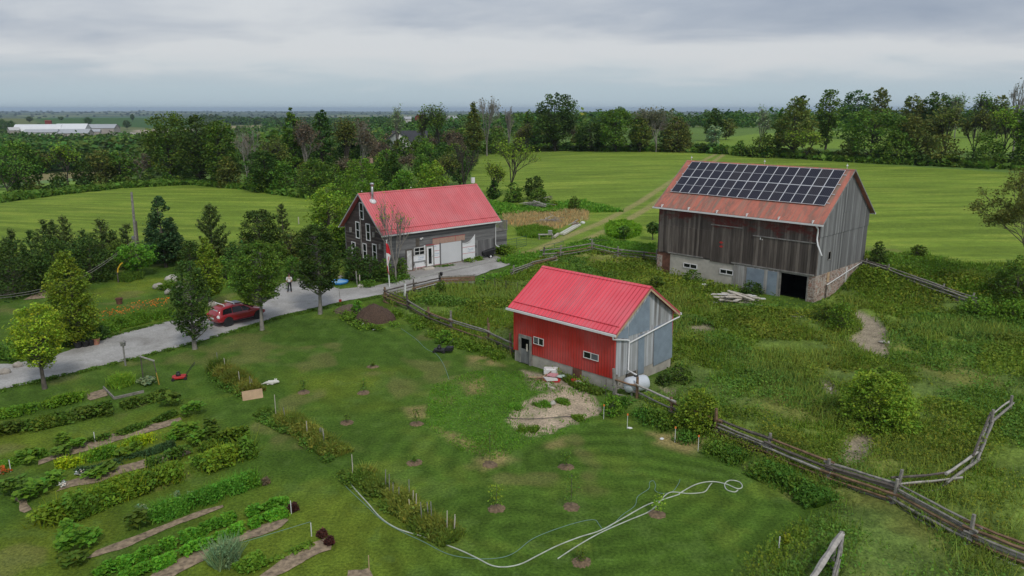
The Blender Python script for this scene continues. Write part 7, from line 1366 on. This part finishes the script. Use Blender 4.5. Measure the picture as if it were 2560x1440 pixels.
def bigleaf(px, py, H, Wd, seed, label, leaf='fresh', ls=.27, n=150, stems=5, name='sunflower_plant', group='broad-leaved sunflower plants of the garden'):
    H *= .72; Wd *= .85; rng = np.random.default_rng(seed); p = G(px, py); root = empty(name, p, 0, label, 'plant', group); segs = []; P = []
    for s in range(stems):
        b = np.array([rng.normal()*Wd*.26, rng.normal()*Wd*.26, 0]); h = H*rng.uniform(.65, 1.05); t = b+np.array([rng.normal()*.08, rng.normal()*.08, h]); segs.append([*b, *t, .02, .01])
        for k in range(n//stems): u = rng.uniform(.25, 1)**.7; a = rng.uniform(0, 6.28); l = rng.uniform(.12, .34)*(1.25-u*.5); q = b+(t-b)*u; e = q+np.array([math.cos(a)*l, math.sin(a)*l, .04]); P.append(e)
    tv, tf = tubes_np(segs, 4); np_mesh('stem', tv, [tf], [M['leaf_mid']], root, tint=np.ones((len(tv), 3)))
    V, F, T_ = leaves_np(np.array(P), ls*rng.uniform(.6, 1.2, len(P)), rng, up=1.5, aspect=.85, tvar=.2); np_mesh('foliage', V, [F], [M['leaf_'+leaf]], root, tint=T_)
for i, (x, y, H, Wd, lb) in enumerate(((1110, 350, 1.1, 1.1, 'broad-leaved plant at the end of the low bean row, left of a pair'), (1225, 400, 1.0, .9, 'broad-leaved plant at the end of the low bean row, right of a pair'), (1190, 560, 1.2, 1.3, 'big-leaved plant at the upper end of the dill row'), (1380, 560, 1.5, 1.3, 'tallest big-leaved plant above the raspberry hedge'), (1290, 590, 1.0, 1.1, 'big-leaved plant between two taller ones above the raspberry hedge'),
     (215, 690, .8, .9, 'broad-leaved plant near the left edge before the dark potato row'), (385, 670, .6, .9, 'low broad-leaved plant on the pale soil strip'), (490, 625, .7, .9, 'broad-leaved plant at the lower end of the low bean row'), (415, 600, 1.0, .6, 'thin tall plant behind the low broad-leaved ones'), (700, 775, .7, .8, 'broad-leaved plant on soil below the dill row, right one'), (620, 810, .7, .9, 'broad-leaved plant on soil below the dill row, left one'),
     (835, 665, .8, .9, 'broad-leaved plant inside the dill row'), (140, 900, 1.1, 1.0, 'leftmost leafy plant of the cluster at the lower left bed'), (290, 890, 1.1, 1.1, 'leafy plant with pale flowers in the lower left bed'), (200, 950, .9, 1.0, 'leafy plant at the soil end of the lower left bed'), (855, 1150, 1.1, .9, 'single broad-leaved plant between raspberry hedge and bean rows'),
     (430, 1290, 1.5, 1.2, 'largest pale-leaved sunflower at the bottom left'), (570, 1260, .9, 1.0, 'leafy plant right of the largest sunflower'), (440, 1380, .6, .9, 'low bright leaves below the largest sunflower'), (960, 205, .5, 1.2, 'squash plant with large leaves in the raised bed'))):
    xx, yy = Z1([(x, y)])[0]; bigleaf(xx, yy, H, Wd, 50+i, lb, 'silver' if 'squash' in lb else ('fresh' if i % 3 else 'mid'), n=int(110*Wd*H)+40)
for i, pts in enumerate(([(500, 800), (540, 780)], [(170, 890), (230, 880)], [(390, 880), (420, 860)], [(880, 1010), (990, 1040)], [(1100, 950), (1150, 930)], [(1210, 940), (1280, 930)])):
    crop('pale_weed', ['white-flowered weed in the bed below the dill row', 'pale flowers among the lower left bed', 'white-flowered weed right of the lower left bed', 'pale sprawling branch below the raspberry hedge', 'pale sprig beside the asparagus row, left one', 'pale sprig beside the asparagus row, right one'][i], 'plant', Z1(pts), .5, .4, 'silver' if i > 2 else 'white', 90, .09, 80+i, clump=.2)
crop('bed_grass', 'tall yellow-green grass filling the raised bed', 'grass', Z1([(700, 240), (780, 215), (860, 190)]), 1.6, .9, 'lime', 900, .12, 90, blade=3200, bsize=.05, clump=.3, kind='stuff')
# flower strips with tall dry grass
ST = [([(545, 925), (575, 945), (605, 968), (632, 985)], 1.9, 'first'), ([(660, 1030), (710, 1050), (760, 1080), (805, 1110), (850, 1140)], 1.9, 'second'), ([(868, 1175), (930, 1210), (990, 1255), (1050, 1300), (1100, 1330), (1135, 1352)], 1.9, 'third')]
for i, (pts, w, nm) in enumerate(ST):
    crop('flower_strip', nm+' strip of tall dry grass and flowers crossing the lawn', 'flower bed', pts, w*(1.0 if i else .7), .75, 'olive', 3000+900*i, .12, 100+i, blade=6500+2500*i, bsize=.045, clump=.35, tints=[(1.1, 1.25, 1.0), (1.45, 1.4, 1.1), (1.8, 1.65, 1.4), (.75, 1.1, .7), (1.1, 1.3, .9)], group='flower strips of the lawn')
    crop('strip_foliage', 'dark green growth along the foot of the '+nm+' flower strip', 'plants', [(x-14, y+12) for x, y in pts], 1.3, .4, 'mid', 2600, .12, 110+i, kind='stuff')
rng = np.random.default_rng(9); k = 0
for pts, w, nm in ST:
    P = np.array([G(*p) for p in pts])
    for j in range({'first': 5, 'second': 7, 'third': 16}[nm]):
        t = rng.uniform(0, len(P)-1.01); a = P[int(t)]; b = P[int(t)+1]; q = a+(b-a)*(t % 1); h = rng.uniform(.7, 1.15); m = MB(); m.tube([(0, 0, 0), (rng.normal()*.04, rng.normal()*.04, h)], .02, 5); o = m.build('plant_stake', M['palewood'] if j % 2 else M['greywood'], None); o.location = (q[0]+rng.normal()*.3, q[1]+rng.normal()*.3, q[2]); setp(o, 'thin pale stake in the '+nm+' flower strip', 'stake', 'stakes in the %s flower strip' % nm); k += 1
for pts, nm, n in ((Z1([(780, 740), (1000, 640), (1160, 600), (1290, 610)]), 'lily', 0),): pass
crop('daylily_foliage', 'row of arching green daylily leaves along the far edge of the drive', 'flower bed', [(225, 838), (290, 815), (350, 800), (400, 792), (430, 786)], 2.2, .7, 'fresh', 4200, .15, 120, blade=4200, bsize=.06)
crop('daylily_flowers', 'band of orange daylily blossoms behind the drive', 'flowers', [(228, 815), (270, 800), (310, 790), (350, 780), (400, 771), (432, 764)], 1.2, .95, 'orange', 330, .14, 121, kind='stuff', prof=.3)
crop('edge_grass', 'ragged grass along the lawn edge of the gravel drive', 'grass', [(0, 978), (170, 938), (330, 900), (500, 855), (560, 838), (700, 794), (850, 761), (950, 742)], .7, .16, 'mid', 4200, .10, 140, kind='stuff', blade=5000, bsize=.05, clump=.3)
crop('edge_grass', 'ragged grass along the far edge of the gravel drive', 'grass', [(250, 850), (330, 826), (420, 804), (520, 788), (640, 764), (690, 735)], .6, .18, 'mid', 2200, .11, 141, kind='stuff', blade=2500, bsize=.05, clump=.3)
for i, (pa, pb) in enumerate((((1345, 1018), (1362, 1012)), ((1400, 1010), (1412, 1005)), ((1440, 1052), (1470, 1046)), ((1300, 1075), (1340, 1082)), ((1285, 1025), (1300, 1018)))): crop('sand_weeds', 'small weed tufts breaking the bare sandy patch', 'weeds', [pa, pb], .9, .3, 'fresh', 220, .10, 150+i, kind='stuff', blade=260, bsize=.05, clump=.3)
crop('poppy_flowers', 'few red-orange blossoms at the left garden edge', 'flowers', Z1([(-10, 770), (30, 790)]), .5, .35, 'orange', 60, .14, 122, kind='stuff')
crop('verge_plants', 'leafy perennials between pots and daylilies', 'plants', [(120, 870), (170, 858), (225, 850), (260, 838)], 1.8, .8, 'dark', 2600, .16, 123, kind='stuff'); crop('verge_plants', 'green plants below the boulders by the drive trees', 'plants', [(425, 740), (470, 745), (520, 730)], 1.6, .6, 'mid', 1600, .15, 124, kind='stuff')
crop('boulder_plants', 'green flower clump between the boulders', 'plants', [(408, 728), (430, 722)], 1.5, .9, 'fresh', 900, .14, 125, kind='stuff'); crop('left_plants', 'mixed plants at the left end of the gravel', 'plants', [(-20, 900), (30, 885), (60, 870)], 3.0, .9, 'mid', 2600, .16, 126, kind='stuff')
crop('pole_grass', 'tuft of long grass beside the yellow sleeve', 'grass', [(305, 705), (330, 698), (350, 695)], 1.4, .7, 'mid', 900, .13, 127, blade=900, kind='stuff')
# ground leaves round the house front and fence feet
crop('house_weeds', 'weeds growing along the gravel before the garage', 'weeds', [(1085, 668), (1110, 667), (1140, 661)], .8, .15, 'mid', 500, .13, 128, kind='stuff'); crop('corner_weeds', 'weeds at the right corner of the garage front', 'weeds', [(1158, 658), (1180, 652), (1200, 648)], 1.2, .35, 'fresh', 900, .15, 129, kind='stuff')
crop('gravel_edge_bushes', 'flowering weeds between the house corner and tube gate', 'weeds', [(1215, 635), (1245, 636), (1280, 632), (1300, 628)], 2.4, .9, 'mid', 2600, .18, 130, kind='stuff', tints=[(1, 1, 1), (1.5, 1.3, .9)]); crop('verge_foliage', 'low planting in front of the house bushes by the drive', 'weeds', [(900, 715), (940, 712), (990, 704), (1020, 695)], 1.8, .5, 'mid', 2200, .15, 131, kind='stuff')
crop('fence_weeds', 'strip of dark weeds on the lawn side of the long rail fence', 'weeds', [(1560, 1010), (1620, 1045), (1700, 1085), (1800, 1130), (1900, 1175), (2000, 1225), (2060, 1265)], 1.6, .55, 'mid', 7000, .14, 132, blade=2500, kind='stuff', tints=[(.8, 1, 1), (1, 1, .9)])
crop('fence_weeds', 'strip of weeds below the paddock fence', 'weeds', [(975, 780), (1030, 800), (1070, 830), (1130, 856), (1200, 876), (1260, 900)], 1.3, .45, 'fresh', 4500, .14, 133, blade=1500, kind='stuff')
crop('heap_weeds', 'weeds around the mulch and dirt heaps', 'weeds', [(850, 775), (880, 800), (930, 825), (990, 812)], 1.3, .4, 'fresh', 1500, .15, 134, kind='stuff')
# mulched saplings
sap = None
for i, (x, y, h, lb) in enumerate(((932, 917, .3, 'mulch ring, topmost of those left of the red shed'), (909, 982, .9, 'mulch ring below the topmost one'), (867, 1057, .5, 'mulch ring left of the sapling column'), (1041, 1060, .9, 'mulch ring with a dark sapling near the lush grass'), (1036, 1157, .35, 'round mulch ring with tiny leaves below the dark sapling'), (1225, 1162, 1.9, 'mulch ring with a tall slender sapling near the lush grass'),
    (1415, 1168, .8, 'mulch ring with a bushy sapling under the sandy patch'), (1241, 1272, 1.1, 'mulch ring with a light sapling in the middle of the lawn'), (1428, 1268, 1.6, 'mulch ring with a thin faint sapling in the lower lawn'), (1643, 1286, .9, 'mulch ring with a yellow-green sapling on the white hose'), (1453, 1405, .5, 'mulch ring lowest in the picture'), (760, 981, .8, 'mulch ring with a sapling right of the white animal'))):
    p = G(x, y); root = empty('mulched_sapling', p, i, lb, 'sapling', 'mulch rings with saplings on the mown lawn'); rng = np.random.default_rng(200+i); n = 22; u = np.linspace(-1, 1, n); X, Y = np.meshgrid(u, u); Rr = np.hypot(X, Y); zz = .07*np.clip(1-Rr**2, -.5, 1)+.05*(fbm(X*5+i, Y*5, 1, 2, i)-.5)-.12*(Rr > .62+.5*fbm(X*2+i, Y*2, .35, 3, i)); a = np.arange((n-1)**2); a = (a//(n-1))*n+a % (n-1)
    np_mesh('mulch', np.stack([X*.46, Y*.42, zz], -1).reshape(-1, 3), [np.stack([a, a+1, a+n+1, a+n], 1)], [M['soilring']] if 'soilring' in M else [M['soil_dark']], root, smooth=True)
    m = int(60+90*h); P = np.stack([rng.normal(size=m)*.14*h**.5, rng.normal(size=m)*.14*h**.5, h*rng.uniform(.25, 1, m)], 1); V, F, T_ = leaves_np(P, .09*rng.uniform(.6, 1.3, m), rng); np_mesh('foliage', V, [F], [M['leaf_'+('lime' if 'yellow' in lb or 'light' in lb else 'mid')]], root, tint=T_); q = MB(); q.tube([(0, 0, 0), (.01, 0, h*.95)], .012, 4); q.build('stem', M['bark'], root)
# strings and stakes in the garden
path_tube('garden_string', 'thin green string stretched above the bottom bed', 'string', Z1([(1340, 1370), (1680, 1265), (2000, 1165)]), .012, M['hosegreen'], lift=.5)
for i, (x, y, lb) in enumerate(((612, 585, 'small white stake in the low bean row'), (2003, 1185, 'white stake at the end of the green string'), (1873, 1040, 'white stake beside the dark red plant'), (215, 1420, 'brown stake at the bottom edge'), (70, 770, 'small stake by the left orange blossoms'))):
    xx, yy = Z1([(x, y)])[0]; 
    if i == 3: xx, yy = 923, 1425
    post(xx, yy, .6, .018, M['white'] if i != 3 else M['rawwood'], lb, 'garden_stake', 'stake')
# ------------------------------------------------------------------ far buildings
def gable_house(name, label, cat, px, py, dist, L, Wd, he, hr, yaw, wall, roof, z=None, wins=0, ridge='x', cs=None):
    d = ray(px, py); d2 = d[:2]/np.linalg.norm(d[:2]); x, y = d2*dist; zz = HC+d[2]/math.hypot(d[0], d[1])*dist if z is None else z; root = empty(name, (x, y, zz), yaw, label, cat); q = MB(); q.prism([(-Wd/2, -3), (Wd/2, -3), (Wd/2, he), (0, hr-.1), (-Wd/2, he)], -L/2, L/2, 'x'); q.build('wall', wall, root)
    r = MB(); e = .5; t = .25; sl = (hr-he)/(Wd/2)
    for s in (-1, 1): r.add([(-L/2-e, s*(Wd/2+e), he-sl*e+.02), (L/2+e, s*(Wd/2+e), he-sl*e+.02), (L/2+e, 0, hr+.02), (-L/2-e, 0, hr+.02), (-L/2-e, s*(Wd/2+e), he-sl*e+t), (L/2+e, s*(Wd/2+e), he-sl*e+t), (L/2+e, 0, hr+t), (-L/2-e, 0, hr+t)], [(0, 1, 2, 3), (7, 6, 5, 4), (0, 4, 5, 1), (1, 5, 6, 2), (2, 6, 7, 3), (3, 7, 4, 0)])
    r.build('roof', roof, root)
    for i in range(wins): w = MB(); x0 = -L/2+L*(i+.5)/wins; w.box(x0-.6, x0+.6, -Wd/2-.06, -Wd/2-.01, .9, 2.2); w.build('window', M['glass'], root)
    return root
M['palewall'] = mat('pale_wall', (.55, .55, .53), .8, .08, .5, bmp=0); M['greyroof'] = mat('grey_metal_roof', (.42, .44, .46), .6, .06, .3, bmp=0); M['whiteroof'] = mat('white_metal_roof', (.75, .77, .78), .5, .04, .3, bmp=0); M['darkroof'] = mat('dark_shingles', (.05, .052, .06), .85, .15, 1, bmp=0); M['tanwall'] = mat('tan_wall', (.42, .38, .34), .8, .1, .5, bmp=0); M['farred'] = mat('far_red_wall', (.25, .05, .04), .8, .1, .5, bmp=0)
def hoop():
    D = 1080; d = ray(102, 334); d2 = d[:2]/np.linalg.norm(d[:2]); x, y = d2*D; zz = HC+d[2]/math.hypot(d[0], d[1])*D; root = empty('hoop_barn', (x, y, zz), R(14), 'long white curved-roof barn, leftmost of the far farm', 'barn'); q = MB(); q.prism([(11*math.cos(t), 11.0*math.sin(t)**.8) for t in np.linspace(0.001, math.pi-.001, 14)], -25, 25, 'x'); q.build('shell', M['whiteroof'], root); q = MB(); q.box(-25.2, -25.05, -3, 3, -2, 4.5); q.build('door', M['greyroof'], root)
hoop()
gable_house('farm_shed', 'low grey-roofed shed in front of the white curved barn', 'barn', 107, 338, 1040, 34, 14, 3.5, 6.5, R(12), M['palewall'], M['greyroof'], wins=4); gable_house('farm_barn', 'large pale-roofed barn in the middle of the far farm', 'barn', 184, 335, 1070, 34, 26, 5, 12, R(10), M['palewall'], M['whiteroof'], wins=5); gable_house('farm_barn', 'wide lower barn in front of the large pale-roofed barn', 'barn', 182, 340, 1035, 40, 20, 3.5, 7.8, R(10), M['tanwall'], M['greyroof'], wins=6)
gable_house('farm_barn', 'grey-roofed barn at the right of the far farm', 'barn', 258, 330, 1100, 34, 22, 5, 9.5, R(8), M['tanwall'], M['greyroof'], wins=3); gable_house('farm_shed', 'small tan shed at the right end of the far farm', 'barn', 236, 337, 1060, 14, 12, 4, 6.5, R(20), M['tanwall'], M['greyroof']); gable_house('farm_shed', 'red shed in the field above the far farm', 'barn', 121, 306, 1500, 9, 5, 2, 3.2, R(10), M['farred'], M['farred']); gable_house('farmhouse', 'small pale house at the left edge of the far farm', 'house', 36, 334, 1060, 11, 9, 4, 7, R(50), M['tanwall'], M['palewall'])
gable_house('white_house', 'white gabled house with dark roof among the trees', 'house', 996, 380, 275, 11, 9, 3.6, 7.4, R(98), M['white'], M['darkroof'], wins=0)
gable_house('house_wing', 'dark-roofed wing right of the white gable among the trees', 'house', 1026, 378, 284, 12, 11, 3.4, 7.2, R(5), M['palewall'], M['darkroof'], wins=4); gable_house('brick_annex', 'pinkish low building left of the white house in the trees', 'house', 921, 384, 262, 7, 5, 2.2, 3.4, R(5), M['osb'], M['osb'])
gable_house('red_barn', 'distant red barn on the skyline meadow', 'barn', 1052, 303, 820, 9, 8, 4.5, 7.5, R(60), M['farred'], M['greyroof']); gable_house('small_house', 'distant white house left of the red barn', 'house', 1019, 304, 820, 7, 6, 3, 5, R(20), M['palewall'], M['greyroof']); gable_house('small_house', 'distant pale house, left of the pair by the spruce', 'house', 1122, 304, 840, 5, 6, 3.5, 5.5, R(20), M['white'], M['greyroof']); gable_house('small_house', 'distant pale house, right of the pair by the spruce', 'house', 1135, 305, 830, 8, 7, 3, 6, R(60), M['tanwall'], M['greyroof'])
gable_house('far_barn', 'tiny white barn on the far right ridge', 'barn', 2104, 286, 4200, 45, 20, 5, 9, R(0), M['white'], M['whiteroof'])

# ------------------------------------------------------------------ air
def haze():
    m = bpy.data.materials.new('haze'); m.use_nodes = True; nt = m.node_tree; nt.nodes.clear(); o = nt.nodes.new('ShaderNodeOutputMaterial'); v = nt.nodes.new('ShaderNodeVolumePrincipled')
    v.inputs['Color'].default_value = (.64, .81, 1.0, 1); v.inputs['Density'].default_value = HAZE; v.inputs['Anisotropy'].default_value = .1; nt.links.new(v.outputs[0], o.inputs['Volume'])
    q = MB(); q.box(-27000, 27000, -300, 27500, -160, 60); ob = q.build('haze', m); setp(ob, 'thin blue air softening the far hills', 'haze', None, 'stuff')
HAZE = 6e-5
haze()
